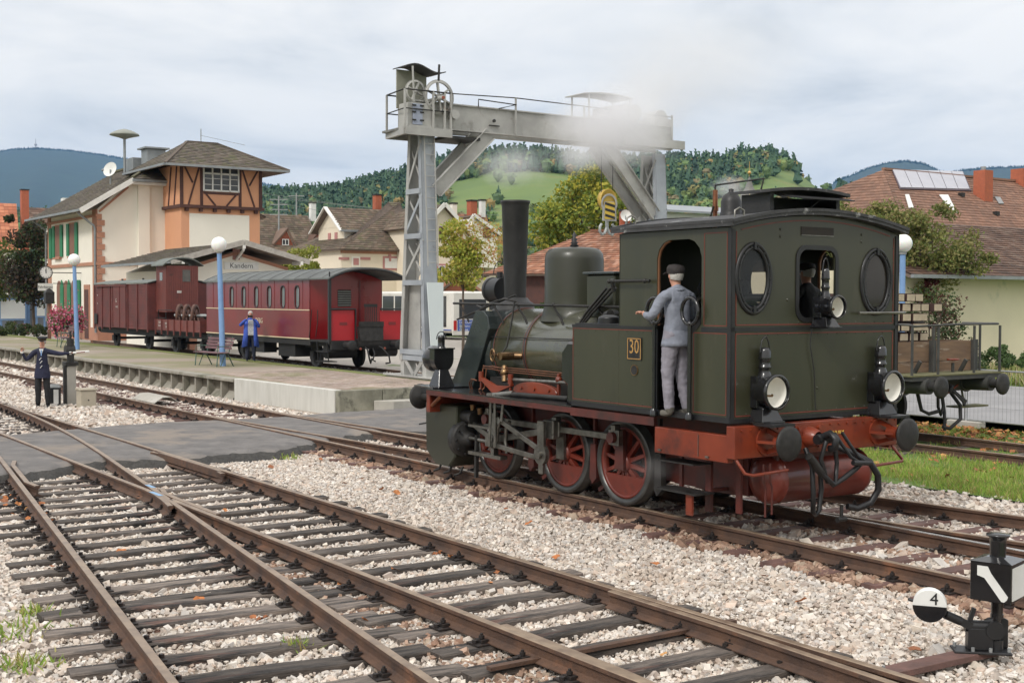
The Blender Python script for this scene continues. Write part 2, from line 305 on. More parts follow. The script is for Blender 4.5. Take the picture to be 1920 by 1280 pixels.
# prototypes: fastening and sleepers
def fastening_mesh():
    b = MB(); b.box(-.085,.085,-.18,.18,-.158,-.145)
    for y in (-1, 1):
        b.box(-.05,.05,y*.07-.02,y*.07+.05*(y > 0)-.03*(y < 0)+.0,-.143,-.118)
        b.cyl((0, y*.09, -.143), (0, y*.09, -.072), .013, n=6); b.cyl((0, y*.09, -.112), (0, y*.09, -.09), .024, n=6)
        b.cyl((.0, y*.155, -.143), (.0, y*.155, -.118), .024, n=6)
    return b
PF = fastening_mesh().build('rail_fastening', m_fast, None); 
PFME = PF.data; bpy.data.objects.remove(PF)
def fastening(parent, loc, rz):
    c = bpy.data.objects.new('rail_fastening', PFME); COL.objects.link(c); c.parent = parent; c.location = loc; c.rotation_euler = (0, 0, rz)
def wood_sleeper(parent, s, v0, v1, rails, twist=0., fast=True, z=0.):
    L_ = abs(v1-v0); b = MB(); w = random.uniform(.098,.122); x = -L_/2; k = max(3, int(L_/.35)); secs = []
    for i in range(k+1):
        y = -L_/2+L_*i/k; j = random.uniform(-.008,.008); h = -.158+random.uniform(-.006,.003)
        secs.append([(-w+j, y, -.33), (-w+j, y, h-.012), (-w+.012+j, y, h), (w-.012+j*.6, y, h+random.uniform(-.004,.003)), (w+j*.6, y, h-.012), (w+j*.6, y, -.33)])
    vs = [p for s_ in secs for p in s_]
    b.add(vs, [(i*6+j, (i+1)*6+j, (i+1)*6+j+1, i*6+j+1) for i in range(k) for j in range(5)]+[tuple(range(6)), tuple(range(k*6+5, k*6-1, -1))])
    o = b.build('sleeper', m_wood, parent); o.location = T(s, (v0+v1)/2, z); o.rotation_euler = (0, 0, FR+twist)
    if fast:
        for r in rails: fastening(o, (0, r-(v0+v1)/2, 0), 0)
    return o
t1 = thing('railway_turnout', 'rusty turnout on dark weathered wooden sleepers across the stony foreground', 'railway track')
r3 = lambda s: 3.83+g1(s); r1 = lambda s: 3.83+g1(s)+1.6
rail(seg(lambda s: 3.83, -9, 34, 2), t1)
rail(seg(r3, -9, 20.4), t1)
rail(seg(r1, -9, 20.4)+[(34, 5.43)], t1)
rail([(3.62, 5.43)]+seg(lambda s: 5.43, 3.5, -9, 2), t1)                 # right-hand leg of the frog
wing = seg(lambda s: 5.43, 20.2, 4.6, 2)+[(4.1,5.46),(3.6,5.53),(3.1,5.62)]
rail(wing, t1, name='wing_rail'); rail([(4.6,5.22),(4.2,5.32),(3.7,5.345),(2.2,5.345)], t1, name='wing_rail')
for pts in ([(8.7,3.99),(8.3,3.93),(5.9,3.93),(5.5,3.99)], [(8.7,r1(8.7)-.17),(8.2,r1(8.2)-.1),(6.2,r1(6.2)-.1),(5.7,r1(5.7)-.19)]):
    rail(pts, t1, z=.008, name='check_rail')
b = MB(); b.bar(T(8.6,3.965,-.04), T(5.55,3.965,-.04), .03, .1); b.build('check_plate', m_rail, t1)
rail([(-3.55,3.905),(-5,3.925),(-7,4.03),(-9,4.2)], t1, z=-.004, name='switch_blade')
rail([(-4.0,5.36),(-5.5,5.37),(-9,5.62)], t1, z=-.004, name='switch_blade')
b = MB(); b.bar(T(-4.6,5.9,-.13), T(-4.6,3.4,-.13), .06, .03); b.build('stretcher_bar', m_rail, t1)
s = -8.6; i = 0
m_bolt = m_fast
while s < 34:
    if not (7.4+.0 < s < 13.6):
        e0 = 3.83-.55+random.uniform(-.09,.09)
        if s < -1.2:
            wood_sleeper(t1, s, e0, 6.0+random.uniform(-.06,.06), (3.83, 5.43), random.uniform(-.01,.01))
        elif s < 20.6:
            wood_sleeper(t1, s, e0, r1(s)+.52+random.uniform(-.08,.08), sorted({3.83, 5.43, round(r3(s), 3), round(r1(s), 3)} if s < 3 or s > 5.5 else {3.83, round(r1(s), 3), round(r3(s), 3)}), random.uniform(-.01,.01), fast=True)
        else: wood_sleeper(t1, s, e0, 6.0, (3.83, 5.43), 0, fast=False)
    s += .585+random.uniform(-.012,.012)
s = -8.4
while s < -1.2:
    c = (r3(s)+r1(s))/2; a = math.atan(.134)
    wood_sleeper(t1, s, c-1.3+random.uniform(-.07,.07), c+1.32+random.uniform(-.07,.07), (r3(s), r1(s)), -a*.9)
    s += .6
for (s0_, s1_, v_) in ((4.35,3.95,5.455),(5.0,4.7,r3(4.85))): b = MB(); b.box(-abs(s0_-s1_)/2,abs(s0_-s1_)/2,-.03,.03,.001,.004); o = b.build('blue_paint_mark', mat('blue_mark', (.25,.42,.62), (.2,.33,.5), 20), t1); o.location = T((s0_+s1_)/2, v_, 0); o.rotation_euler = (0,0,FR)
t1['label'] = 'rusty turnout on dark weathered wooden sleepers across the stony foreground'
# the steel-sleepered track under the locomotive and its turnout
t2 = thing('railway_track', 'track on rust-brown steel sleepers carrying the steam locomotive past the platform', 'railway track')
rail(seg(lambda s: .8, -9, 70, 4), t2)
rail(seg(lambda s: -.8, -9, 0, 1), t2, top=m_railshine); rail(seg(lambda s: -.8, 0, 70, 4), t2)
rail(seg(lambda s: .8-g2(s), 15.9, .4), t2); rail(seg(lambda s: .8-g2(s), -.9, -9), t2)
rail(seg(lambda s: -.8-g2(s), 15.9, -9), t2)
def steel_mesh(L_):
    b = MB(); pr = [(-.13,-.27),(-.085,-.16),(.085,-.16),(.13,-.27)]
    b.add([(x, y, z) for y in (-L_/2, L_/2) for x, z in pr], [(0,4,5,1),(1,5,6,2),(2,6,7,3),(0,1,2,3),(7,6,5,4)]); return b
sp = {}
s = -8.7
while s < 52:
    if not (8.9 < s < 14.4):
        g = g2(s); w = 2.6+(g if g > 0 else 0); key = round(w*4)/4
        if key not in sp: o = steel_mesh(key).build('sleeper', m_steelslp, t2); sp[key] = o.data
        else: o = bpy.data.objects.new('sleeper', sp[key]); COL.objects.link(o); o.parent = t2
        o.location = T(s, -g/2, 0); o.rotation_euler = (0, 0, FR)
        if s < 22:
            for r in ({.8, -.8} if g < .05 else {.8, -.8, .8-g, -.8-g}): fastening(o, (0, r+g/2, 0), 0)
    s += .64
def zc(s): return .0 if s < 9 else (.22 if s > 15 else (s-9)/6*.22)
t3 = thing('railway_track', 'siding with overgrown rails under the red coach and the timber wagon', 'railway track')
for v in (-8.0, -9.6): rail(seg(lambda s: v, -9, 60, 3), t3, zf=zc)
s = -8.7
while s < 60:
    if not (8.9 < s < 14.8) and (s < 9 or s > 18): o = wood_sleeper(t3, s, -7.55, -10.05, (), 0, fast=False, z=zc(s))
    s += .66
# ================================================================== PLATFORM
m_pave = mat('platform_paving', (.33,.27,.22), (.25,.205,.165), .5, .92, bump=.25, bscale=14, spots=[((.20,.19,.10),.18,.40,.14),((.42,.33,.28),.25,.6,.1)])
m_moss = mat('moss', (.17,.19,.045), (.11,.12,.035), 2, .95, bump=.5)
m_edge = mat('platform_kerb', (.34,.32,.27), (.22,.20,.165), 1.5, .9, bump=.3, spots=[((.12,.12,.08),1.1,.5,.2)])
pf = thing('station_platform', 'low paved station platform with concrete panel front beside the track', 'platform')
b = MB(); PE = [(15.45,-2.75),(21.0,-2.42),(47,-2.1),(110,-1.2),(110,-7.0),(15.45,-7.0)]
zt = .35
P2 = [T(s, v, zt) for s, v in PE]; tr = tessellate_polygon([[Vector((p.x, p.y, 0)) for p in P2]]); b.add(P2, [tuple(t) for t in tr]); o = b.build('paving', m_pave, pf)
if o.data.polygons[0].normal.z < 0: o.data.flip_normals()
# individual paving setts in the near part of the platform, where they can be told apart
b = MB(); s = 15.75
while s < 24:
    v = -2.95+random.uniform(-.05,.0); ro = 0
    while v > -6.9:
        b.piece(); h = zt+.006+random.uniform(0,.006)
        p = [T(s+.006, v-.006, h), T(s+.094, v-.006, h), T(s+.094, v-.194, h), T(s+.006, v-.194, h)]; lo = [q_-Vector((0,0,.012)) for q_ in p]
        b.add(p+lo, [(0,1,2,3),(0,4,5,1),(1,5,6,2),(2,6,7,3),(3,7,4,0)]); v -= .2
    s += .1
m_sett = mat('paving_setts', (.4,.3,.25), rnd=[(.40,.31,.26),(.33,.26,.21),(.43,.35,.31),(.30,.25,.19),(.37,.28,.235)], scale=.6, rough=.92, spots=[((.19,.19,.09),.22,.56,.12)])
o = b.build('setts', m_sett, pf, fix=False); o['kind'] = 'stuff'
b = MB(); b.hexa([T(16.5,-6.55,.352),T(70,-6.55,.352),T(70,-7.05,.352),T(16.5,-7.05,.352),T(16.5,-6.55,.362),T(70,-6.5,.362),T(70,-7.05,.362),T(16.5,-7.05,.362)]); 
b.hexa([T(45,-6.3,.352),T(110,-6.2,.352),T(110,-6.56,.352),T(45,-6.54,.352),T(45,-6.3,.364),T(110,-6.2,.364),T(110,-6.56,.364),T(45,-6.54,.364)])
b.build('moss_strip', m_moss, pf)
m_wall = mat('pale_concrete', (.58,.57,.53), (.47,.46,.42), 1.0, .85, bump=.15, spots=[((.30,.28,.22),1.6,.62,.15)], stretch=(4,4,.6))
b = MB()
b.hexa([T(15.45,-2.75,-.3),T(21.0,-2.42,-.3),T(21.0,-2.62,-.3),T(15.45,-2.95,-.3),T(15.45,-2.75,.375),T(21.0,-2.42,.375),T(21.0,-2.62,.375),T(15.45,-2.95,.375)])
b.build('end_wall', m_wall, pf, bevel=.012)
m_woldc = mat('stained_concrete', (.30,.29,.23), (.15,.145,.11), 2, .9, bump=.3, spots=[((.06,.06,.045),2.5,.5,.15)])
v = -2.78
while v > -13:
    b = MB(); b.hexa([T(15.25,v,-.3),T(15.45,v,-.3),T(15.45,v-1.18,-.3),T(15.25,v-1.18,-.3),T(15.25,v,.37),T(15.45,v,.37),T(15.45,v-1.18,.37),T(15.25,v-1.18,.37)]); b.build('kerb_block', m_woldc, pf, bevel=.015); v -= 1.2
b = MB(); b.hexa([T(14.75,-4.0,-.3),T(15.22,-3.7,-.3),T(15.22,-9.5,-.3),T(14.75,-9.5,-.3),T(14.75,-4.0,.1),T(15.22,-3.7,.1),T(15.22,-9.5,.1),T(14.75,-9.5,.1)]); b.build('step', m_conc, pf, bevel=.015)
# front of recessed panels between posts under an overhanging kerb
def pe(s): return -2.42+(s-21)/26*.32 if s < 47 else -2.1+(s-47)/63*.9
s = 21.0; post = None
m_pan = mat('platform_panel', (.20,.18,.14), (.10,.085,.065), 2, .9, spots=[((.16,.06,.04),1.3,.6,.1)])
b = MB()
while s < 84:
    s1 = s+1.0
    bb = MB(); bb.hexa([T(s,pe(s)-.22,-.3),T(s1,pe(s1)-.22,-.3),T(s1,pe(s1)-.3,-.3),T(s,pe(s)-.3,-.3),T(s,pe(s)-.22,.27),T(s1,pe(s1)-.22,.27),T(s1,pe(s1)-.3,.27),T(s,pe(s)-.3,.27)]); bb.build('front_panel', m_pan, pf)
    bb = MB(); c = T(s,pe(s),0); bb.hexa([T(s-.05,pe(s)-.02,-.3),T(s+.05,pe(s)-.02,-.3),T(s+.05,pe(s)-.22,-.3),T(s-.05,pe(s)-.22,-.3),T(s-.05,pe(s)-.02,.27),T(s+.05,pe(s)-.02,.27),T(s+.05,pe(s)-.22,.27),T(s-.05,pe(s)-.22,.27)]); bb.build('front_post', m_edge, pf)
    bb = MB(); bb.add([T(s+.1,pe(s)-.21,-.02),T(s1-.1,pe(s)-.21,-.02),T(s1-.15,pe(s)+.0,-.24),T(s+.2,pe(s)+.0,-.24)], [(0,1,2,3)]); bb.build('drift_stone', m_edge, pf)
    s = s1
s = 21.0
while s < 84:
    bb = MB(); s1 = s+2; bb.hexa([T(s+.01,pe(s)+.05,.27),T(s1-.01,pe(s1)+.05,.27),T(s1-.01,pe(s1)-.3,.27),T(s+.01,pe(s)-.3,.27),T(s+.01,pe(s)+.05,.36),T(s1-.01,pe(s1)+.05,.36),T(s1-.01,pe(s1)-.3,.36),T(s+.01,pe(s)-.3,.36)]); bb.build('kerb_slab', m_edge, pf, bevel=.012); s = s1
# ================================================================== BALLAST STONES, GRASS
def inasph(s, v): return (np.interp(-v, [-p[1] for p in near], [p[0] for p in near])-.22 < s) & (s < np.interp(-v, [-p[1] for p in far], [p[0] for p in far])+.22)
V1 = np.vectorize(r3); V2 = np.vectorize(g2)
def stones(name, n, s0, s1, v0, v1, size, ztop, mats, seed, keep=None, nsub=1, base=-.235):
    rng = np.random.default_rng(seed); s = rng.uniform(s0, s1, n); v = rng.uniform(min(v0,v1), max(v0,v1), n); P = np.array(O)[None]+np.outer(s, FV)+np.outer(v, LV)
    ok = ~inasph(s, v)
    D = P[:, 1]; px = P[:, 0]/np.maximum(D, 1)*FPX; ok &= (np.abs(px) < 1040) & (D > 7.2)
    if keep is not None: ok &= keep(s, v, P)
    P = P[ok]; s = s[ok]; v = v[ok]; n = len(P); h = rng.uniform(-.6, .55, n)*size*.55
    # bank a little lower in the four-foot next to sleepers, heaped beside them
    P[:, 2] = ztop+h
    ico = np.array([(x, y, z) for z in (-.7,.7) for x, y in ((-.7,-.7),(.7,-.7),(.7,.7),(-.7,.7))]) if True else np.array([(0,0,1)]+[(.894*math.cos(2*math.pi*i/5), .894*math.sin(2*math.pi*i/5), .447) for i in range(5)]+[(.894*math.cos(2*math.pi*(i+.5)/5), .894*math.sin(2*math.pi*(i+.5)/5), -.447) for i in range(5)]+[(0,0,-1)])
    f = [(0,2,1),(0,3,2),(4,5,6),(4,6,7),(0,1,5),(0,5,4),(1,2,6),(1,6,5),(2,3,7),(2,7,6),(3,0,4),(3,4,7)] if True else [(0,1+i,1+(i+1) % 5) for i in range(5)]+[(1+i,6+i,1+(i+1) % 5) for i in range(5)]+[(1+(i+1) % 5,6+i,6+(i+1) % 5) for i in range(5)]+[(6+i,11,6+(i+1) % 5) for i in range(5)]
    if nsub == 0:
        ico = np.array([(1,0,0),(-1,0,0),(0,1,0),(0,-1,0),(0,0,1),(0,0,-1)])*1.15; f = [(0,2,4),(2,1,4),(1,3,4),(3,0,4),(2,0,5),(1,2,5),(3,1,5),(0,3,5)]
    pv = np.stack([ico*rng.uniform([.8,.55,.4], [1.25,1.0,.85]) *1.0 for _ in range(40)])
    pv = pv*(1+rng.uniform(-.3, .25, pv.shape[:2]+(1,)))
    PV = pv[rng.integers(0, 40, n)]*(size*.5*rng.lognormal(0, .34, n))[:, None, None]
    rd = rng.random(n)
    return tag(bulk(name, PV, f, P, rotm(n, 1., .7, rng), rd, mats), *LBL)
m_st = mat('ballast_stone', (.5,.45,.4), rnd=[(.62,.55,.48),(.55,.47,.40),(.66,.61,.56),(.58,.50,.43),(.50,.46,.42),(.60,.53,.45),(.46,.40,.35),(.68,.63,.57),(.55,.44,.36),(.54,.50,.46),(.63,.57,.50),(.43,.36,.31)], scale=9, rough=.9, spots=[((.40,.32,.25),.45,.58,.16),((.33,.27,.22),1.7,.64,.1)])
m_st2 = mat('rusty_ballast', (.3,.2,.14), rnd=[(.36,.24,.17),(.27,.16,.11),(.42,.33,.25),(.22,.14,.10),(.33,.22,.16),(.40,.27,.2)], scale=9, rough=.95)
LBL = ('pale pinkish crushed-stone ballast between and around the tracks', 'ballast', None, 'stuff')
near_track = lambda s, v: (np.abs(v-.8) < .34)
notrust = lambda s, v, P: ~((np.abs(v-.98) < .2+.12*np.sin(s*3)) & (s > -9))
K1 = lambda s, v, P: notrust(s, v, P) & ((v < 9.8) | (P[:, 1] < 20)) & ~((v < -2.2) & (s > 14.4))
stones('ballast', 94000, -8.6, 3.2, .85, 10.5, .043, -.212, m_st, 1, K1)
stones('ballast', 52000, 3.2, 8.4, .8, 11.5, .052, -.212, m_st, 2, K1, nsub=0)
stones('ballast', 16000, -8.6, .5, -4.75, .8, .066, -.205, m_st, 3)
stones('ballast', 16000, .5, 10.2, -4.5, .8, .085, -.205, m_st, 4, nsub=0)
stones('ballast', 34000, 13.5, 30, -2.5, 8, .085, -.205, m_st, 5, K1, nsub=0)
stones('ballast', 14000, 30, 58, -2.3, 4, .14, -.205, m_st, 6, nsub=0)
LBL = ('grey ballast under the red coach and brown wagons', 'ballast', None, 'stuff')
m_st3 = mat('grey_ballast', (.3,.3,.28), rnd=[(.44,.42,.39),(.30,.28,.26),(.52,.50,.47),(.36,.34,.31)], scale=9, rough=.95)
stones('ballast', 12000, 15.5, 40, -7.1, -10.6, .10, .06, m_st3, 8, lambda s, v, P: s > 15.5, nsub=0)
LBL = ('rust-stained ballast along the near rail beside the locomotive', 'ballast', None, 'stuff')
stones('rusty_ballast', 9000, -8.6, 14, .72, 1.32, .07, -.195, m_st2, 9, lambda s, v, P: ~notrust(s, v, P))
stones('rusty_ballast', 4500, -8.6, 8, -.75, .75, .065, -.20, m_st2, 10, lambda s, v, P: np.abs(v) > .3)
stones('rusty_ballast', 2200, -6, 3.3, 5.5, 6.0, .045, -.20, m_st2, 11, lambda s, v, P: v < V1(s))
def blades(name, n, s0, s1, v0, v1, h, mt, seed, label, z=-.17, keep=None, dens=None, cat='grass'):
    rng = np.random.default_rng(seed); s = rng.uniform(s0, s1, n); v = rng.uniform(min(v0,v1), max(v0,v1), n); P = np.array(O)[None]+np.outer(s, FV)+np.outer(v, LV); P[:, 2] = z
    ok = (np.abs(P[:, 0]/np.maximum(P[:, 1], 1)*FPX) < 1030) & (P[:, 1] > 7)
    cl = np.sin(s*2.1+np.sin(v*1.7)*2)+np.sin(v*3.1+s) + rng.normal(0, .8, n)
    ok &= cl > -.9
    if keep is not None: ok &= keep(s, v)
    P = P[ok]; n = len(P); pv = np.array([(-.5,0,0),(.5,0,0),(.25,.25,.6),(.0,.6,1.)])*np.array([.14,.5,1.]); f = [(0,1,2),(0,2,3)]
    return tag(bulk(name, pv, f, P, rotm(n, h*rng.uniform(.4,1.25,n), .5, rng), rng.random(n), mt), label, cat, None, 'stuff')
m_blade = mat('grass_blade', (.2,.3,.05), rnd=[(.29,.42,.07),(.22,.35,.055),(.40,.47,.10),(.34,.29,.10),(.26,.40,.065),(.44,.40,.16),(.19,.29,.05)], scale=2, rough=.8, trans=.3)
blades('grass', 66000, -9, 8, -4.6, -7.6, .11, m_blade, 21, 'short bright green grass between the locomotive track and the siding')
blades('grass', 26000, -9, 8, -7.6, -12.5, .10, m_blade, 22, 'grass strewn with fallen leaves between the siding and the mesh fence', keep=lambda s, v: (np.abs(v+8.8) > .9) | (np.sin(s*5) > .4))
blades('grass', 2600, 14.3, 15.0, -3.0, -9, .09, m_blade, 23, 'grass tufts growing along the step at the platform end', z=-.2)
m_dry = mat('dry_grass', (.3,.3,.1), rnd=[(.40,.37,.17),(.28,.32,.10),(.50,.43,.25),(.22,.30,.07)], scale=2, rough=.9, trans=.3)
blades('long_grass', 40000, -4, 30, -24.6, -34, .5, m_dry, 24, 'long dry grass on the verge in front of the pale yellow barn', z=-.1)
rngl = np.random.default_rng(5)
def leaves(name, pts, size, cols, label):
    n = len(pts); rng = np.random.default_rng(len(pts)); pv = np.array([(-.5,0,0),(-.3,.35,.12),(0,.5,.02),(.35,.3,.16),(.5,0,0),(.25,-.35,.1),(-.1,-.5,.02),(0,0,-.06)]); f = [(7,0,1),(7,1,2),(7,2,3),(7,3,4),(7,4,5),(7,5,6),(7,6,0)]
    return tag(bulk(name, pv, f, np.array(pts), rotm(n, size*rng.uniform(.6,1.3,n), .5, rng), rng.random(n), cols), label, 'leaves', None, 'stuff')
m_leafd = mat('fallen_leaf', (.4,.15,.05), rnd=[(.45,.16,.05),(.35,.13,.05),(.50,.26,.09),(.28,.11,.05),(.5,.2,.07)], scale=20, rough=.8)
leaves('fallen_leaves', [tuple(T(rngl.uniform(-9,8.3), -rngl.uniform(9.9,12.6)**1., -.135)) for _ in range(2600)]+[tuple(T(rngl.uniform(-9,8.3), -rngl.uniform(4.8,9.8), -.12)) for _ in range(160)], .11, m_leafd, 'brown and orange fallen leaves strewn by the mesh fence')
leaves('fallen_leaves', [tuple(T(rngl.uniform(-6,8), rngl.uniform(1,9.5), -.165)) for _ in range(46)]+[tuple(T(5.7+rngl.normal(0,1.), 6.95+rngl.normal(0,.18), -.15)) for _ in range(40)], .10, m_leafd, 'a few orange maple leaves lying on the foreground ballast')
def bigleaf(px, py, size, lab):
    P = on(px, py, -.14); b = MB(); k = 10; pts = []
    for i in range(k*2): a = math.pi*i/k; r = size*(.5 if i % 2 == 0 else .24)*random.uniform(.8,1.15); pts.append((r*math.cos(a), r*math.sin(a), random.uniform(0,.25)*size))
    b.add([(0,0,.0)]+pts, [(0, 1+i, 1+(i+1) % (2*k)) for i in range(2*k)]); o = b.build('maple_leaf', m_leafd, fix=False); o.location = P; o.rotation_euler = (random.uniform(.2,.5), 0, random.random()*6); tag(o, lab, 'leaf')
bigleaf(492,1160,.14,'large orange maple leaf lying on a sleeper of the left track'); bigleaf(820,1038,.13,'crumpled orange leaf lying below the outer rail of the middle track'); bigleaf(845,1044,.1,'smaller orange leaf right of the crumpled one by the rail')
m_weed = m_blade
for i, (px, py, r, lab) in enumerate(((500,845,.5,'straggly weeds at the crumbling edge of the level crossing'),(540,860,.25,'small weed clump in ballast just before the level crossing'),(560,1215,.1,'tiny green weed between sleepers at the bottom of the photo'),(8,1185,.4,'green moss and weeds in the bottom left corner'),(40,1250,.3,'patch of low weeds below the left corner moss'),(60,1150,.12,'tiny weed left of the sleeper ends'))):
    P = on(px, py, -.2); n = int(300*r+30); rng = np.random.default_rng(90+i); L_ = np.array(P)[None]+np.stack([rng.normal(0, r*.5, n), rng.normal(0, r*.5, n), np.zeros(n)], 1)
    pv = np.array([(-.5,0,0),(.5,0,0),(.25,.25,.6),(.0,.6,1.)])*np.array([.2,.6,1.])
    tag(bulk('weeds', pv, [(0,1,2),(0,2,3)], L_, rotm(n, .08*rng.uniform(.5,1.5,n), .7, rng), rng.random(n), m_weed), lab, 'weeds', None, 'stuff')
# ================================================================== STEAM LOCOMOTIVE  (x forward = towards the chimney, y towards the camera, z up)
m_green = mat('olive_green_paint', (.044,.044,.024), (.031,.033,.019), .8, .36, stretch=(1.6,1.6,.4), spots=[((.060,.056,.038),2.6,.58,.2),((.018,.019,.012),1.3,.56,.25),((.09,.085,.07),9,.70,.08)], coat=.15, bump=.06, bscale=3)
m_lgreen2 = mat('glossy_green_cladding', (.034,.036,.021), (.022,.023,.014), 1.0, .42, coat=.12, bump=.05, bscale=4, spots=[((.025,.026,.018),4,.6,.2)])
m_sooty = mat('sooty_black', (.030,.029,.029), (.016,.016,.017), 5, .48, .15, bump=.15, bscale=25, spots=[((.075,.068,.062),3.5,.62,.18)])
m_gloss = mat('gloss_black', (.014,.014,.016), (.010,.010,.011), 4, .2, coat=.5)
m_smoke = mat('smokebox_black', (.038,.048,.046), (.024,.031,.031), 1.6, .3, .2, coat=.3)
m_red = mat('vermilion_frame_paint', (.235,.038,.012), (.15,.024,.010), 2, .42, spots=[((.07,.018,.012),2.6,.54,.18),((.03,.02,.017),6,.66,.1)], coat=.2)
m_wred = mat('wheel_red', (.17,.026,.014), (.11,.018,.011), 3, .42, spots=[((.04,.018,.014),4,.56,.2)])
m_dred = mat('grimy_red', (.12,.022,.015), (.05,.015,.012), 3, .55, spots=[((.03,.018,.015),2.2,.5,.2)])
m_line = mat('red_lining', (.20,.04,.028), (.13,.03,.022), 6, .5)
m_steel = mat('bright_worn_steel', (.27,.26,.235), (.15,.145,.13), 8, .34, .85, spots=[((.05,.045,.04),9,.6,.15)])
m_tyre = mat('steel_tyre', (.11,.11,.105), (.06,.058,.056), 5, .38, .7)
m_brass = mat('brass', (.34,.21,.10), (.16,.10,.06), 8, .3, .9)
m_copper = mat('copper_pipe', (.36,.15,.08), (.18,.08,.05), 8, .35, .9)
m_roof = mat('tarred_roof', (.055,.055,.058), (.03,.03,.032), 3, .7, bump=.5, bscale=14, spots=[((.26,.26,.26),5,.60,.08)])
m_reflector = mat('lamp_reflector', (.93,.91,.84), (.90,.87,.78), 3, .6)
m_lglass = glass('lamp_glass', alpha=.05, rough=.03)
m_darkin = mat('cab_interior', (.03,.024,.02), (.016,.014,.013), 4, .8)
m_woodin = mat('varnished_wood', (.20,.085,.035), (.13,.055,.025), 4, .5)
m_winglass = glass('window_glass', alpha=.35, rough=.03)
m_yel = mat('yellow_lettering', (.75,.55,.10), (.7,.5,.1), 8, .5)
m_gold = mat('gold_number', (.62,.36,.12), (.5,.28,.1), 8, .4, .5)
L = thing('steam_locomotive', 'olive green three-axle tank steam locomotive with red wheels and tall black chimney', 'locomotive', tuple(O), FR)
CW = 1.37
# --- frames, running board
for sgn in (1, -1):
    b = MB(); b.prism([(-2.4,.62),(-2.4,1.2),(4.0,1.2),(4.0,.85),(3.3,.62),(3.2,.38),(2.4,.42),(1.6,.36),(.7,.4),(-.7,.36),(-1.2,.6)], sgn*.58, sgn*.62); b.build('frame_plate', m_dred, L)
b = MB(); b.box(.42,4.02,-CW,CW,1.235,1.255); o = b.build('running_board', m_gloss, L)
for sgn in (1, -1):
    b = MB(); b.box(.42,4.0,sgn*CW-.03,sgn*CW+.008,1.165,1.234); b.box(-1.19,.42,sgn*CW-.03,sgn*CW+.012,1.135,1.234); b.build('valance', m_dred, L)
b = MB(); b.box(-2.4,.0,-.55,.55,.42,1.15); b.box(.2,1.0,-.5,.5,.55,1.2); b.build('ashpan', m_dred, L)
b = MB(); b.box(1.6,3.6,-.55,.55,.72,1.22); b.build('well_tank', m_dred, L)
# --- wheels
def wheel_parts(parent, y, sgn):
    b = MB(); b.lathe([(.455,-.07),(.53,-.07),(.565,-.05),(.575,-.04),(.545,-.03),(.54,.055),(.53,.062),(.455,.062),(.455,-.07)], (0,y,0), (0,sgn,0), 56); b.build('tyre', m_tyre, parent, fix=True)
    b = MB(); b.lathe([(.41,-.04),(.457,-.04),(.457,.05),(.41,.05),(.41,-.04)], (0,y,0), (0,sgn,0), 56)
    b.lathe([(.0,.085),(.10,.085),(.115,.07),(.125,.05),(.125,-.05)], (0,y,0), (0,sgn,0), 28)
    for i in range(12):
        a = 2*math.pi*(i+.35)/12; c, s_ = math.cos(a), math.sin(a); p = Vector((c*.1, y, s_*.1)); q = Vector((c*.43, y-sgn*.005, s_*.43)); w = Vector((-s_, 0, c)); yy = Vector((0, sgn, 0))
        b.hexa([p-w*.028-yy*.03, p+w*.028-yy*.03, p+w*.028+yy*.045, p-w*.028+yy*.045, q-w*.02-yy*.02, q+w*.02-yy*.02, q+w*.02+yy*.02, q-w*.02+yy*.02])
    b.build('wheel_centre', m_wred, parent)
    b = MB(); pts = [(.43*math.cos(a), .43*math.sin(a)) for a in np.linspace(math.pi*1.12, math.pi*1.88, 18)]; b.prism(pts, y-sgn*.03, y+sgn*.045); b.build('counterweight', m_wred, parent)
    b = MB(); b.cyl((0,y+sgn*.05,.0), (0,y+sgn*.10,0), .055, n=20); b.build('axle_end', m_steel, parent)
for x in (0, 1.25, 2.89):
    w = bpy.data.objects.new('wheelset', bpy.data.meshes.new('wheelset')); 
    b = MB(); b.cyl((0,-.75,0), (0,.75,0), .08, n=16); bpy.data.objects.remove(w); w = b.build('wheelset', m_iron, L); w.location = (x, 0, .54)
    for sgn in (1, -1): wheel_parts(w, sgn*.80, sgn)
    for sgn in (1, -1): b = MB(); b.prism([(-.09,-.08),(.09,-.08),(.075,.42),(-.075,.42)], sgn*.885, sgn*.93); b.cyl((0,sgn*.90,.33), (0,sgn*1.08,.33), .07, n=16); b.build('crank', m_dred if x != 1.25 else m_steel, w)
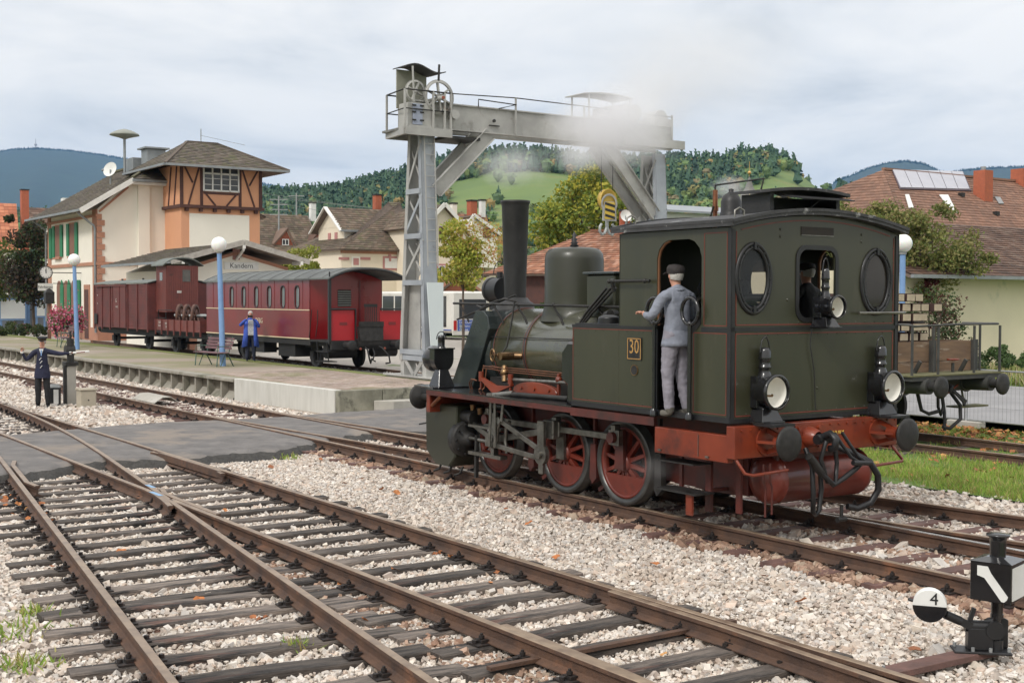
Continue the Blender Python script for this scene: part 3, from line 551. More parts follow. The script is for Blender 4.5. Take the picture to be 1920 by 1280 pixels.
# --- coupling and connecting rods, both sides
for sgn in (1, -1):
    Y = sgn*.985; zc_ = .87
    b = MB(); b.bar((0,Y,zc_), (1.25,Y,zc_), .035, .085); b.bar((1.25,Y,zc_), (2.89,Y,zc_), .035, .085)
    for x in (0, 1.25, 2.89): b.box(x-.10,x+.10,Y-.04,Y+.04,zc_-.10,zc_+.10); b.box(x-.04,x+.04,Y-.05,Y+.05,zc_+.08,zc_+.16)
    b.build('coupling_rod', m_steel, L, bevel=.008)
    b = MB(); Y2 = sgn*1.06; b.bar((1.27,Y2,.86), (2.62,Y2,.60), .04, .09); b.box(1.17,1.40,Y2-.045,Y2+.045,.74,.99); b.build('connecting_rod', m_steel, L, bevel=.008)
    b = MB(); b.box(2.48,2.78,sgn*.97,sgn*1.13,.50,.70); b.box(2.4,3.25,sgn*1.0,sgn*1.12,.335,.385); b.box(2.4,3.25,sgn*1.0,sgn*1.12,.74,.775); b.box(2.6,2.68,sgn*1.02,sgn*1.1,.36,.98)
    b.cyl((2.7,sgn*1.05,.55), (3.3,sgn*1.05,.56), .03, n=10); b.build('crosshead', m_steel, L)
    b = MB(); Y3 = sgn*1.17; b.cyl((1.33,Y3-.03*sgn,.53), (1.33,Y3+.035*sgn,.53), .135, n=24); b.box(1.26,1.40,Y3-.02,Y3+.03,.53,.98)
    b.box(1.28,1.38,Y3-.025,Y3+.025,.27,.45); b.cyl((1.33,Y3+.035*sgn,.53), (1.33,Y3+.075*sgn,.53), .055, n=14)
    b.build('eccentric', m_steel, L, bevel=.006)
    b = MB(); Y4 = sgn*1.19; b.bar((1.38,Y4,.60), (2.30,Y4,.905), .03, .07); b.bar((1.38,Y4,.48), (2.50,Y4,.55), .03, .065)
    b.cyl((2.3,Y4-.04,.905), (2.3,Y4+.04,.905), .05, n=12); b.cyl((2.5,Y4-.04,.55), (2.5,Y4+.04,.55), .05, n=12); b.build('eccentric_rod', m_steel, L, bevel=.005)
    b = MB(); b.tube([(2.28,Y4,.92),(2.36,Y4,.80),(2.38,Y4,.68),(2.40,Y4,.52)], .028, 8); b.tube([(2.18,Y4-.08,.90),(2.27,Y4-.08,.78),(2.29,Y4-.08,.62),(2.25,Y4-.08,.45)], .028, 8); b.build('expansion_link', m_steel, L)
    b = MB()
    for x0, x1 in ((2.46,2.50),(2.36,2.36),(2.14,2.2)): b.bar((x0,Y4+.05*sgn,1.23), (x1,Y4+.05*sgn,.52 if x1 != 2.2 else .9), .02, .05)
    b.cyl((2.5,Y4+.02,1.24), (2.05,Y4-.05*sgn,1.30), .04, n=12); b.cyl((2.48,Y4-.06,1.235), (2.48,Y4+.09,1.235), .05, n=12); b.build('lifting_link', m_steel, L, bevel=.004)
    b = MB(); b.bar((2.5,Y4-.02,.62), (3.42,sgn*1.0,.80), .04, .075); b.cyl((3.42,sgn*1.0,.80), (3.72,sgn*1.0,.82), .035, n=10); b.build('valve_rod', m_steel, L, bevel=.005)
    b = MB(); b.cyl((2.08,sgn*1.15,1.285), (1.0,sgn*.98,1.29), .035, n=10); b.build('reach_rod', m_iron, L)
    # cylinder block with slanted cladding
    b = MB(); b.prism([(3.50,1.02),(4.42,1.02),(4.40,.30),(4.12,.10),(3.72,.10),(3.55,.26)], sgn*.68, sgn*1.16); b.build('cylinder_cladding', m_lgreen2, L, bevel=.02)
    b = MB(); b.lathe([(0,.10),(.10,.10),(.11,.02),(.25,.02),(.27,0),(.27,-.14),(0,-.14)], (3.44,sgn*1.0,.53), (-1,0,0), 28)
    for i in range(10): a = 2*math.pi*i/10; b.cyl((3.43,sgn*1.0+.225*math.cos(a),.53+.225*math.sin(a)), (3.38,sgn*1.0+.225*math.cos(a),.53+.225*math.sin(a)), .018, n=6)
    b.build('cylinder_cover', m_iron, L)
    b = MB(); b.cyl((3.3,sgn*1.0,.86), (3.62,sgn*1.0,.88), .10, n=18); b.cyl((3.22,sgn*1.0,.855), (3.3,sgn*1.0,.86), .12, n=18); b.build('valve_chest', m_iron, L)
    b = MB(); b.cyl((3.28,sgn*1.02,.97), (3.28,sgn*1.02,1.05), .035, .045, n=12); b.build('oil_cup', m_brass, L); b = MB(); b.cyl((3.02,sgn*1.06,.93), (3.02,sgn*1.06,1.02), .035, .045, n=12); b.build('oil_cup', m_brass, L)
    b = MB()
    for x in (3.5, 3.8, 4.1): b.tube([(x,sgn*1.05,.12),(x,sgn*1.1,.02),(x+.12,sgn*1.12,-.02)], .018, 6)
    b.bar((3.1,sgn*1.06,.62), (3.12,sgn*1.06,-.0), .05, .05); b.build('drain_cock', m_iron, L)
    # brakes between wheels
    for x in (.62, 2.02, -.66):
        b = MB(); b.prism([(x-.07,.28),(x+.02,.2),(x+.07,.28),(x+.05,.72),(x-.05,.72)], sgn*.78, sgn*.86); b.bar((x,sgn*.82,.7), (x,sgn*.82,1.15), .05, .03); b.build('brake_hanger', m_dred if x > 0 else m_iron, L)
    for x in (.38, 1.65): b = MB(); b.bar((x+.3,sgn*.7,.1), (x-.2,sgn*.7,.42), .04, .05); b.build('brake_pull_rod', m_dred, L)
# --- beams and buffers
b = MB(); b.box(-2.53,-2.40,-1.26,1.40,.885,1.236); b.build('rear_buffer_beam', m_red, L, bevel=.008)
b = MB()
for i in range(19): b.cyl((-2.53,1.3-.14*i,1.19), (-2.545,1.3-.14*i,1.19), .014, n=6)
b.build('rivets', m_red, L)
b = MB(); b.box(3.98,4.08,-1.30,1.34,.90,1.234); b.build('front_buffer_beam', m_red, L, bevel=.008)
for sgn in (1, -1):
    b = MB(); b.box(-2.40,-1.20,sgn*1.28,sgn*1.38,.83,1.13); b.build('side_box', m_red, L, bevel=.008)
    b = MB(); b.box(-1.33,-1.28,sgn*1.381,sgn*1.40,.86,.88); b.box(-2.12,-2.07,sgn*1.381,sgn*1.40,.86,.88); b.box(-1.95,-1.94,sgn*1.381,sgn*1.386,.86,1.1); b.build('box_latch', m_steel, L)
def buffer(x, y, dirx, xh, r=.19):
    b = MB(); z = 1.06
    for dy, dz in ((0,.10),(0,-.10),(.11,0),(-.11,0)): b.bar((x, y+dy*1.3, z+dz*1.25), (x+dirx*.28, y+dy*.4, z+dz*.4), .03 if dz else .05, .05 if dz else .03)
    b.cyl((x,y,z), (x+dirx*.02,y,z), .16, n=20); b.cyl((x+dirx*.16,y,z), (x+dirx*.30,y,z), .075, n=20); bc = b.build('buffer_casing', m_red, L)
    b = MB(); b.cyl((x+dirx*.28,y,z), (xh-dirx*.03,y,z), .05, n=16); b.lathe([(0,.0),(.06,0),(.08,.03),(r-.02,.055),(r,.075),(r,.09),(r*.8,.105),(r*.35,.118),(0,.12)], (xh-dirx*.09,y,z), (dirx,0,0), 36); b.build('buffer_head', m_iron, bc)
buffer(-2.53,.92,-1,-2.87); buffer(-2.53,-.92,-1,-2.96); buffer(4.08,.92,1,4.98,.2); buffer(4.08,-.92,1,4.98,.2)
# --- air tank, under-gear at the rear
b = MB(); b.lathe([(0,-.97),(.12,-.955),(.22,-.91),(.275,-.84),(.28,-.80),(.284,-.80),(.284,-.79),(.28,-.79),(.28,.55),(.284,.55),(.284,.56),(.28,.56),(.275,.62),(.22,.68),(.12,.72),(0,.73)], (-2.24,0,.58), (0,1,0), 32); b.build('air_reservoir', mat('oxide_red', (.17,.030,.018), (.11,.02,.014), 2, .35, coat=.3, spots=[((.04,.016,.012),2.2,.56,.2)]), L)
b = MB(); b.box(-2.36,-1.7,.5,.56,.35,.9); b.box(-2.0,-.75,.62,.66,.36,.84); b.box(-1.9,-1.2,.66,.72,.36,.8); b.bar((-1.72,1.0,.85),(-1.72,1.0,.18),.04,.09); b.bar((-2.1,.9,.9),(-2.1,.9,.2),.03,.08); b.bar((-1.25,1.0,.85),(-1.25,1.0,.4),.03,.05); b.bar((-1.72,1.0,.42),(-1.72,.62,.42),.04,.04); b.build('bracket', m_dred, L)
b = MB(); b.box(-1.82,-1.22,1.05,1.34,.735,.75); b.build('cab_step', m_iron, L); b = MB(); b.box(-1.86,-1.18,1.05,1.34,.40,.42); b.build('cab_step', m_iron, L)
b = MB(); b.bar((-1.70,1.28,.42),(-1.70,1.28,.16),.03,.10); b.build('step_hanger', m_red, L)
b = MB(); b.tube([(-2.5,1.35,.88),(-2.62,1.33,.74),(-2.66,1.25,.72),(-2.66,.72,.74)], .018, 8); b.tube([(-2.5,-1.2,.88),(-2.62,-1.25,.72),(-2.64,-1.22,.70),(-2.64,-.7,.68)], .018, 8); b.build('shunter_handrail', m_red, L)
b = MB(); b.tube([(-2.6,.93,.82),(-2.6,.93,.62),(-2.6,.90,.56),(-2.6,.90,.26)], .012, 6); b.tube([(-2.6,1.03,.82),(-2.6,1.03,.62),(-2.6,1.0,.56),(-2.6,1.0,.24)], .012, 6); b.build('stirrup', m_dred, L)
# coupling: hook, links, hoses
b = MB(); b.box(-2.56,-2.53,.08,.50,.93,1.21)
for y in (.13,.45):
    for z in (.97,1.17): b.cyl((-2.56,y,z), (-2.59,y,z), .025, n=8)
b.lathe([(.12,0),(.10,.10),(.07,.14)], (-2.56,.28,1.07), (-1,0,0), 16); b.build('drawbar_plate', m_red, L)
b = MB(); b.tube([(-2.58,.28,1.07),(-2.75,.28,1.08),(-2.86,.27,1.13),(-2.93,.26,1.08),(-2.91,.25,.98),(-2.84,.25,.96)], .045, 8); b.cyl((-2.74,.12,1.06),(-2.74,.36,1.06),.055,n=12)
b.build('drawhook', m_black, L)
b = MB()
for y in (.12,-.0): b.tube([(-2.84,y+.06,1.13),(-2.88,y-.02,1.0),(-2.92,y-.12,.86),(-2.95,y-.22,.80)], .02, 8)
b.tube([(-2.86,.34,1.05),(-2.86,.42,.86),(-2.85,.30,.60),(-2.85,.17,.58),(-2.86,.16,.80),(-2.86,.2,1.0)], .025, 8)
b.cyl((-2.95,.0,.80),(-2.95,-.3,.78),.03,n=10); b.tube([(-2.83,.55,.86),(-2.84,.45,.76),(-2.85,.34,.66),(-2.85,.2,.56),(-2.86,.05,.62),(-2.9,-.1,.72),(-2.93,-.18,.80)], .032, 8)
b.build('screw_coupling', m_black, L)
b = MB(); b.tube([(-2.6,.38,.95),(-2.72,.40,.75),(-2.74,.40,.45),(-2.72,.38,.26),(-2.7,.32,.22),(-2.7,.26,.26),(-2.72,.25,.5),(-2.7,.25,.7)], .028, 8); b.build('steam_hose', m_black, L)
b = MB(); b.tube([(-2.6,-.1,.95),(-2.80,-.22,.86),(-2.88,-.36,.78),(-2.88,-.50,.62),(-2.86,-.54,.45),(-2.82,-.46,.30),(-2.76,-.30,.24),(-2.72,-.18,.27)], .038, 10); b.build('brake_hose', m_black, L)
b = MB()
b.tube([(-2.83,.58,.9),(-2.83,.50,.83),(-2.83,.44,.76),(-2.83,.36,.7)], .05, 8)
b.cyl((-2.75,-.05,.3),(-2.75,-.05,.12),.02); b.cyl((-2.75,-.12,.14),(-2.75,.02,.14),.03); b.build('coupling_screw', m_iron, L)
txt('lettering', 'D 8.10 V', .055, m_yel, L, (-2.5345,-.22,1.09), (R(90),0,R(-90)))
# --- cab walls with openings
RTOP = [(CW-2*CW*i/24, 3.38+.165*(1-((i-12)/12)**2)) for i in range(25)]
def rrect(x0, x1, z0, z1, r, n=5, bottom=True):
    pts = []
    for cx_, cz, a0 in ((x1-r, z1-r, 0), (x0+r, z1-r, 90), (x0+r, z0+r, 180), (x1-r, z0+r, 270)):
        for i in range(n+1):
            a = R(a0+90*i/n); pts.append((cx_+r*math.cos(a), cz+r*math.sin(a)))
    return pts
XR, XF = -2.42, -.53
ovals = ((1.035,2.83,.215,.325),(-.978,2.815,.215,.325)); midw = rrect(-.27,.325,2.40,3.165,.12)
b = MB(); poly = [(CW,1.31),(CW,3.38)]+RTOP[1:-1]+[(-CW,3.38),(-CW,1.31)]
b.prism(poly, XR, XR+.02, 'yz', holes=[ring2(y,z,a,c) for y,z,a,c in ovals]+[midw]); b.build('cab_rear_wall', m_green, L)
b = MB(); b.prism([(CW,2.3),(CW,3.38)]+RTOP[1:-1]+[(-CW,3.38),(-CW,2.3)], XF-.02, XF, 'yz', holes=[ring2(y,z,a,c) for y,z,a,c in ((1.0,2.83,.2,.3),(-1.0,2.83,.2,.3))]); b.build('cab_front_wall', m_green, L)
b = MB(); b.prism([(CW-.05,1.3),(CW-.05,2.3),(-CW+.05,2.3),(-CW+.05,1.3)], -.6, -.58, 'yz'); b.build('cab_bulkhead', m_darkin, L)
door = [(-1.80,1.262),(-1.80,2.20),(-1.965,2.33)]+[(-1.965,3.07),(-1.93,3.17),(-1.85,3.245),(-1.76,3.275)]+[(-1.42,3.275),(-1.33,3.245),(-1.25,3.17),(-1.215,3.07)]+[(-1.215,2.3),(-1.235,1.262)]
for sgn in (1, -1):
    b = MB(); side_ = [(XR,1.262),(XR,3.38),(XF,3.38),(XF,2.285),(XF,1.262)]
    # the opening is open at the foot: walls left and right of it plus the lintel
    poly = [(XR,1.262),(XR,3.38),(XF,3.38),(XF,1.262)]+list(reversed(door))
    b.prism(poly, sgn*(CW-.02), sgn*CW); b.build('cab_side_wall', m_green, L)
    b = MB(); tb = [(XF,1.262),(XF,2.28),(.40,2.28),(.40,1.262)]; b.box(XF+.002,.40,sgn*.72,sgn*CW,1.262,2.28); b.build('side_tank', m_green, L, bevel=.006)
    b = MB(); b.box(-.5,.38,sgn*.75,sgn*(CW-.03),2.281,2.30)
    b.cyl((-.0,sgn*1.1,2.3),(-.0,sgn*1.1,2.36),.14,n=20); b.ball((-.0,sgn*1.1,2.36),(.14,.14,.05),16); b.build('tank_lid', m_black, L)
    # black angle strips at waist, foot, corner; thin red lines 
    b = MB(); e_ = sgn*(CW+.006)
    b.box(XR-.004,.40,sgn*CW-.01,sgn*(CW+.010),1.262,1.325) ; b.box(XR,-1.972,sgn*CW-.01,e_,2.245,2.295); b.box(-1.212,.40,sgn*CW-.01,e_,2.25,2.285)
    b.box(XR-.012,XR+.035,sgn*CW-.01,e_+.003*sgn,1.325,3.38); b.box(-1.235,-1.21,sgn*CW-.01,e_,1.325,2.25); b.build('edge_strip', m_black, L)
    b = MB(); y0, y1 = sgn*CW, sgn*(CW+.0035)
    def lrect(x0, x1, z0, z1, w=.009):
        b.box(x0,x1,y0,y1,z0,z0+w); b.box(x0,x1,y0,y1,z1-w,z1); b.box(x0,x0+w,y0,y1,z0,z1); b.box(x1-w,x1,y0,y1,z0,z1)
    lrect(XR+.05,-2.005,2.31,3.33); lrect(XR+.05,-1.84,1.345,2.235); lrect(-1.185,.385,1.345,2.24) if True else 0
    b.build('lining', m_line, L)
    b = MB(); b.tube([(-1.215,sgn*(CW-.03),2.3),(-1.215,sgn*(CW-.03),3.07),(-1.25,sgn*(CW-.03),3.17),(-1.33,sgn*(CW-.03),3.245),(-1.42,sgn*(CW-.03),3.275)], .022, 6); b.build('door_frame', m_woodin, L)
b = MB(); b.box(XR-.012,XR,-CW,CW,2.255,2.30); b.box(XR-.014,XR,-CW-.01,CW+.01,1.262,1.31); b.box(XR-.012,XR,CW-.055,CW,1.31,3.36); b.box(XR-.012,XR,-CW,-CW+.05,1.31,3.36); b.build('edge_strip', m_black, L)
b = MB(); y = CW-.075
def l2(y0, y1, z0, z1, w=.011): b.box(XR-.005,XR,y0,y1,z0,z0+w); b.box(XR-.005,XR,y0,y1,z1-w,z1) if z1 < 3.3 else None; b.box(XR-.005,XR,y0,y0+w,z0,z1); b.box(XR-.005,XR,y1-w,y1,z0,z1)
l2(-CW+.075,CW-.075,2.32,3.335); l2(-CW+.075,CW-.075,1.33,2.235)
for p, q in zip(RTOP[1:-1], RTOP[2:-1]): b.bar((XR-.002,p[0]*.97,p[1]-.05), (XR-.002,q[0]*.97,q[1]-.05), .006, .011)
b.build('lining', m_line, L)
for y,z,a,c in ovals:
    b = MB()
    for k_, w in ((1.22,.024),(1.03,.02)): b.tube([(XR-.006,y+a*k_*math.cos(t),z+c*(1+(k_-1)*.72)*math.sin(t)) for t in np.linspace(0,2*math.pi,40,endpoint=False)], w, 6, closed=True)
    b.prism(ring2(y,z,a*1.25,c*1.16,36), XR-.012, XR, 'yz', holes=[ring2(y,z,a*.99,c*.99,36)])
    for t in np.linspace(0,2*math.pi,14,endpoint=False): b.cyl((XR-.012,y+a*1.1*math.cos(t),z+c*1.075*math.sin(t)), (XR-.03,y+a*1.1*math.cos(t),z+c*1.075*math.sin(t)), .012, n=6)
    for s_ in (1,-1): b.box(XR-.04,XR,y-.018,y+.018,z+s_*c*1.06-.03,z+s_*c*1.06+.05); 
    fr = b.build('window_frame', m_black, L)
    b = MB(); b.prism(ring2(y,z,a,c,36), XR+.006, XR+.01, 'yz'); b.build('pane', m_winglass if y > 0 else glass('dark_pane', alpha=.8, rough=.06, dark=(.03,.026,.022)), fr)
b = MB(); b.prism(rrect(-.32,.375,2.35,3.215,.15), XR-.014, XR, 'yz', holes=[midw]); b.build('window_frame', m_black, L)
b = MB(); b.box(XR-.008,XR,-.235,.295,3.33,3.42); b.build('ventilator_slot', m_darkin, L)
b = MB(); b.box(XR-.01,XR-.002,-.235,.295,3.322,3.33); b.build('slot_edge', m_steel, L)
b = MB(); b.cyl((XR-.06,-.62,2.45),(XR-.06,-1.42,2.45),.016,n=8); b.cyl((XR,-.85,2.45),(XR-.06,-.85,2.45),.014,n=8); b.cyl((XR,-1.3,2.45),(XR-.06,-1.3,2.45),.014,n=8); b.build('grab_rail', m_steel, L)
b = MB(); b.cyl((-.42,CW+.07,2.815),(-1.17,CW+.07,2.815),.017,n=8); b.ball((-.42,CW+.07,2.815),.028,10)
for x in (-.5,-1.08): b.cyl((x,CW,2.815),(x,CW+.07,2.815),.016,n=8); b.ball((x,CW+.07,2.815),.03,10)
b.build('grab_rail', m_iron, L)
for x in (-1.245,-1.845):       # the two door pillars with ring handles
    b = MB(); b.cyl((x,CW+.06,1.27),(x,CW+.06,2.33),.026,n=10); b.lathe([(.045,0),(.045,.05),(.03,.08)], (x,CW+.06,1.262), (0,0,1), 12); b.ball((x,CW+.06,2.33),.036,10)
    b.tube([(x+.135*math.cos(t),CW+.06+.0,2.47+.15*math.sin(t)) for t in np.linspace(0,2*math.pi,24,endpoint=False)], .022, 8, closed=True); b.build('door_handrail', m_gloss, L)
# roof
b = MB(); n = 24; ov = .07; rows = []
for x in (XR-.10, XF+.08):
    for th in (0, .055): rows.append([(x, (CW+ov)*(1-2*i/n), 3.385+th+.17*(1-((i-n/2)/(n/2))**2)) for i in range(n+1)])
vs = [p for r in rows for p in r]; w = n+1
b.add(vs, [(i,i+1,2*w+i+1,2*w+i) for i in range(n)]+[(w+i,3*w+i,3*w+i+1,w+i+1) for i in range(n)]+[(i,w+i,w+i+1,i+1) for i in range(n)]+[(2*w+i,2*w+i+1,3*w+i+1,3*w+i) for i in range(n)]+[(0,2*w,3*w,w),(n,w+n,3*w+n,2*w+n)])
for x0 in (XR-.105, XF+.05):
    for i in range(n):
        p, q = rows[1][i], rows[1][i+1]; b.bar((x0+.02,p[1],p[2]), (x0+.02,q[1],q[2]), .05, .035)
for s_ in (1,-1): b.bar((XR-.1,s_*(CW+ov-.02),3.445), (XF+.08,s_*(CW+ov-.02),3.445), .05, .035)
b.build('cab_roof', m_roof, L)
b = MB()
for x,y in ((-.62,1.25),(-2.34,1.15),(-2.3,-1.1)): b.tube([(x,y-.05,3.5),(x,y-.05,3.57),(x+.02,y,3.60),(x+.04,y+.05,3.57),(x+.04,y+.05,3.5)], .012, 6)
b.build('lifting_eye', m_steel, L)
# roof ventilator with raised lid and open flap
b = MB(); b.box(-2.20,-2.17,-.56,-.53,3.52,3.80); b.box(-2.20,-2.17,.50,.53,3.52,3.80); b.box(-2.2,-1.75,.53,.56,3.5,3.80); b.box(-2.2,-1.75,-.59,-.56,3.5,3.80); b.box(-1.78,-1.75,-.56,.53,3.5,3.8); b.box(-2.20,-2.17,-.53,.50,3.52,3.58); b.build('roof_ventilator', m_sooty, L)
b = MB(); pts = [(-.66+1.32*i/8, 3.80+.045*(1-((i-4)/4)**2)) for i in range(9)]; b.prism(pts+[(p[0],p[1]+.035) for p in reversed(pts)], -2.30, -1.66, 'yz'); b.build('ventilator_lid', m_roof, L, bevel=.008)
b = MB(); b.bar((-2.2,.45,3.79),(-2.34,.45,3.74),.06,.015); b.hexa([(-2.18,-.62,3.785),(-2.4,-.62,3.74),(-2.4,.42,3.74),(-2.18,.42,3.785),(-2.18,-.62,3.8),(-2.4,-.62,3.755),(-2.4,.42,3.755),(-2.18,.42,3.8)]); b.bar((-2.2,.0,3.6),(-2.36,-.1,3.75),.01,.01); b.build('ventilator_flap', m_sooty, L)
# bell, whistle pipe and wire frame on the roof front
b = MB(); b.lathe([(.14,0),(.135,.03),(.125,.06),(.125,.18),(.10,.25),(.05,.285),(.03,.30),(.035,.33),(0,.34)], (-1.0,.0,3.62), (0,0,1), 28); b.lathe([(.08,-.1),(.04,-.02),(.13,0)], (-1.0,0,3.62), (0,0,1), 28); b.build('bell', m_sooty, L)
b = MB(); b.cyl((-.72,.0,3.45),(-.72,.0,3.70),.03,n=14); b.cyl((-.72,.0,3.70),(-.72,.0,3.76),.042,n=14); b.cyl((-.72,.0,3.76),(-.72,.0,3.96),.032,n=14); b.build('whistle', m_copper, L)
b = MB(); b.tube([(-.72,.0,4.02),(-1.55,-.0,4.04),(-1.5,-.0,3.9)], .012, 6); b.tube([(-.72,.0,4.02),(-.72,.0,3.96)], .012, 6); b.tube([(-.8,.1,3.75),(-.74,.1,3.62),(-.74,.1,3.5)], .012, 6); b.tube([(-.45,.2,3.5),(-.6,.1,3.62),(-.72,.0,3.6)], .01, 6); b.build('whistle_linkage', m_iron, L)
# cab interior: floor, backhead, pipes, wheel
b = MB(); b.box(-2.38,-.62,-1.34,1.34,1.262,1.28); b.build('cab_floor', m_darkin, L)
b = MB(); b.lathe([(0,0),(.6,0),(.62,.04),(.62,.3)], (-1.0,0,1.95), (1,0,0), 32); b.box(-1.04,-1.0,-.2,.2,1.7,2.0); b.build('backhead', m_sooty, L)
b = MB(); b.cyl((-1.1,.5,2.62),(-1.1,-.5,2.62),.05,n=10); b.tube([(-1.1,.35,2.62),(-1.15,.6,2.66),(-1.1,.75,2.5),(-1.05,.8,2.3)], .025, 8); b.tube([(-1.1,.0,2.62),(-1.05,.1,3.0),(-1.0,.3,3.3)], .02, 8)
for y, z in ((.25,2.72),(-.1,2.75),(.5,2.5)): b.cyl((-1.12,y,z),(-1.16,y,z),.09,n=18)
b.build('boiler_fittings', m_steel, L)
b = MB(); b.tube([(-1.2,.62+.09*math.cos(t),2.72+.1*math.sin(t)) for t in np.linspace(0,2*math.pi,18,endpoint=False)], .012, 6, closed=True); b.bar((-1.2,.53,2.72),(-1.2,.71,2.72),.012,.012); b.bar((-1.2,.62,2.62),(-1.2,.62,2.82),.012,.012); b.build('regulator_wheel', m_iron, L)
# --- boiler and smokebox
bz = 1.845
b = MB(); b.lathe([(.615,-.6),(.615,3.42),(.605,3.44)], (0,0,bz), (1,0,0), 64); b.v = [(x, y, z) for x, y, z in b.v]; b.build('boiler', mat('boiler_cladding', (.085,.085,.050), (.055,.057,.036), .9, .26, coat=.5, spots=[((.035,.034,.03),2.2,.55,.25)]), L)
b = MB()
for x in (.55,1.42,2.55,3.36): b.lathe([(.618,-.025),(.6235,-.02),(.6235,.02),(.618,.025)], (x,0,bz), (1,0,0), 64)
b.build('boiler_band', m_smoke, L)
b = MB()
for x in (.575,1.445,2.525,2.575,3.335): b.lathe([(.6195,-.004),(.6245,-.003),(.6245,.003),(.6195,.004)], (x,0,bz), (1,0,0), 64)
b.build('band_lining', m_line, L)
b = MB(); b.lathe([(.62,3.42),(.64,3.43),(.64,3.84),(.60,3.88),(.2,3.92),(0,3.93)], (0,0,bz), (1,0,0), 64); b.build('smokebox', m_smoke, L)
b = MB(); prof_ = [(4.40,1.256),(3.80,1.256),(3.36,2.15),(3.36,2.30),(3.98,2.30)]
for sgn in (1,-1): b.prism([(4.42,1.256),(3.80,1.256),(3.33,2.16),(3.38,2.34),(3.50,2.42),(3.72,2.42),(3.88,2.14)], sgn*.30, sgn*.70)
b.prism([(4.42,1.256),(3.80,1.256),(3.5,1.85),(3.9,1.95),(4.05,1.95)], -.3, .3); b.build('smokebox_saddle', m_smoke, L, bevel=.01)
b = MB()
for (x, z) in ((4.0,1.5),(3.7,2.0),(3.95,1.9)): pass
b.lathe([(.36,2.36),(.345,2.44),(.30,2.46),(.295,2.53),(.24,2.56),(.19,2.62)], (3.68,0,0), (0,0,1), 40);  b.build('chimney_base', m_sooty, L)
b = MB(); b.lathe([(.166,2.55),(.168,2.64),(.174,2.9),(.208,4.02),(.220,4.05),(.229,4.075),(.229,4.10),(.2,4.10),(.185,4.02),(.16,3.4)], (3.68,0,0), (0,0,1), 44); b.build('chimney', m_sooty, L)
b = MB(); b.lathe([(.50,2.28),(.47,2.36),(.445,2.45),(.435,2.53),(.43,2.62),(.43,3.17),(.415,3.25),(.37,3.31),(.28,3.335),(0,3.35)], (2.18,0,0), (0,0,1), 56)
b.v = [(x, y*.98, max(z, bz+math.sqrt(max(.0, .615**2-min(abs(y), .60)**2))-.01) if z < 2.5 else z) for x, y, z in b.v]; b.build('steam_dome', m_lgreen2, L)
b = MB(); b.lathe([(.03,3.34),(.07,3.36),(.04,3.39),(.06,3.41),(.03,3.43),(.05,3.46),(.02,3.48),(.035,3.52),(.015,3.54),(.0,3.58)], (2.18,0,0), (0,0,1), 14); b.build('dome_finial', m_black, L)
b = MB(); b.box(.62,1.22,-.1,.52,2.35,2.93); b.build('sand_box', m_green, L, bevel=.02); b = MB(); b.box(.58,1.26,-.13,.56,2.93,2.965); b.build('sand_box_lid', m_smoke, L, bevel=.008)
b = MB(); b.cyl((4.55,.57,2.53),(.36,.57,2.50),.018,n=8)
for x in (4.35,3.4,2.78,1.9,.9): b.tube([(x,.57,2.525),(x-.02,.56,2.46),(x-.1,.52,2.34),(x-.14,.5,2.24)], .016, 6); b.ball((x,.57,2.525),.028,8)
b.build('boiler_handrail', m_iron, L)
b = MB(); b.tube([(3.2,.3,2.56),(3.3,.45,2.60),(3.5,.5,2.56),(4.0,.4,2.46),(4.3,.3,2.5)], .014, 6); b.tube([(2.85,.58,2.56),(2.85,.62,2.3),(2.9,.68,1.9),(2.95,.80,1.74)], .013, 6); b.tube([(3.15,.35,2.66),(4.3,.66,2.28)], .016, 6); b.tube([(4.3,.64,2.03),(.5,.60,2.06)], .008, 6); b.build('control_rod', m_iron, L)
b = MB()
for i in range(3): b.tube([(.42+.09*i,.66,2.75),(.95+.07*i,.62,2.42),(1.15+.05*i,.60,2.28)], .018, 6)
b.tube([(.5,.6,2.42),(.3,.9,2.4),(.1,1.0,2.42)], .05, 8); b.bar((.15,.75,2.32),(-.35,.8,2.72),.22,.05); b.cyl((.45,.66,2.7),(.45,.7,2.86),.03); b.build('pipe_bundle', m_iron, L)
b = MB(); b.cyl((3.98,.0,2.74),(4.28,0,2.74),.19,n=26); b.lathe([(.2,0),(.2,.06),(.15,.12),(0,.14)], (4.26,0,2.74), (1,0,0), 26); b.cyl((4.1,0,2.9),(4.1,0,3.02),.05,n=12); b.tube([(4.1,.12*math.cos(t),2.98+.2*math.sin(t)) for t in np.linspace(0,math.pi,10)], .008, 6); b.box(4.0,4.25,-.1,.1,2.42,2.56); b.build('top_headlamp', m_black, L)
# brass valve, copper pipes, springs, pump on the near side
b = MB(); b.cyl((2.72,.58,1.78),(2.72,.92,1.78),.06,n=14); b.cyl((2.62,.6,1.78),(2.86,.86,1.78),.045,n=12); b.tube([(2.72,.97+.0*t,1.78) for t in (0,)]+[(2.72,.97,1.78)], .01) if False else None
b.tube([(2.86+.055*math.cos(t),.95,1.79+.085*math.sin(t)) for t in np.linspace(0,2*math.pi,20,endpoint=False)], .013, 6, closed=True); b.cyl((2.86,.86,1.79),(2.86,.97,1.79),.015,n=8); b.bar((2.8,.95,1.79),(2.92,.95,1.79),.012,.012); b.bar((2.86,.95,1.70),(2.86,.95,1.87),.012,.012)
b.cyl((2.68,.86,1.64),(2.62,.9,1.42),.045,n=12); b.ball((2.65,.88,1.55),.065,12); b.build('feed_valve', m_brass, L)
b = MB()
for i in range(3): b.tube([(3.28,.84,1.62-.02*i),(3.0,.86,1.60+.03*math.sin(i*2)),(2.6,.88,1.62-.03*i),(1.6,.9,1.615-.03*i),(.72,.93,1.61-.03*i)], .008, 6)
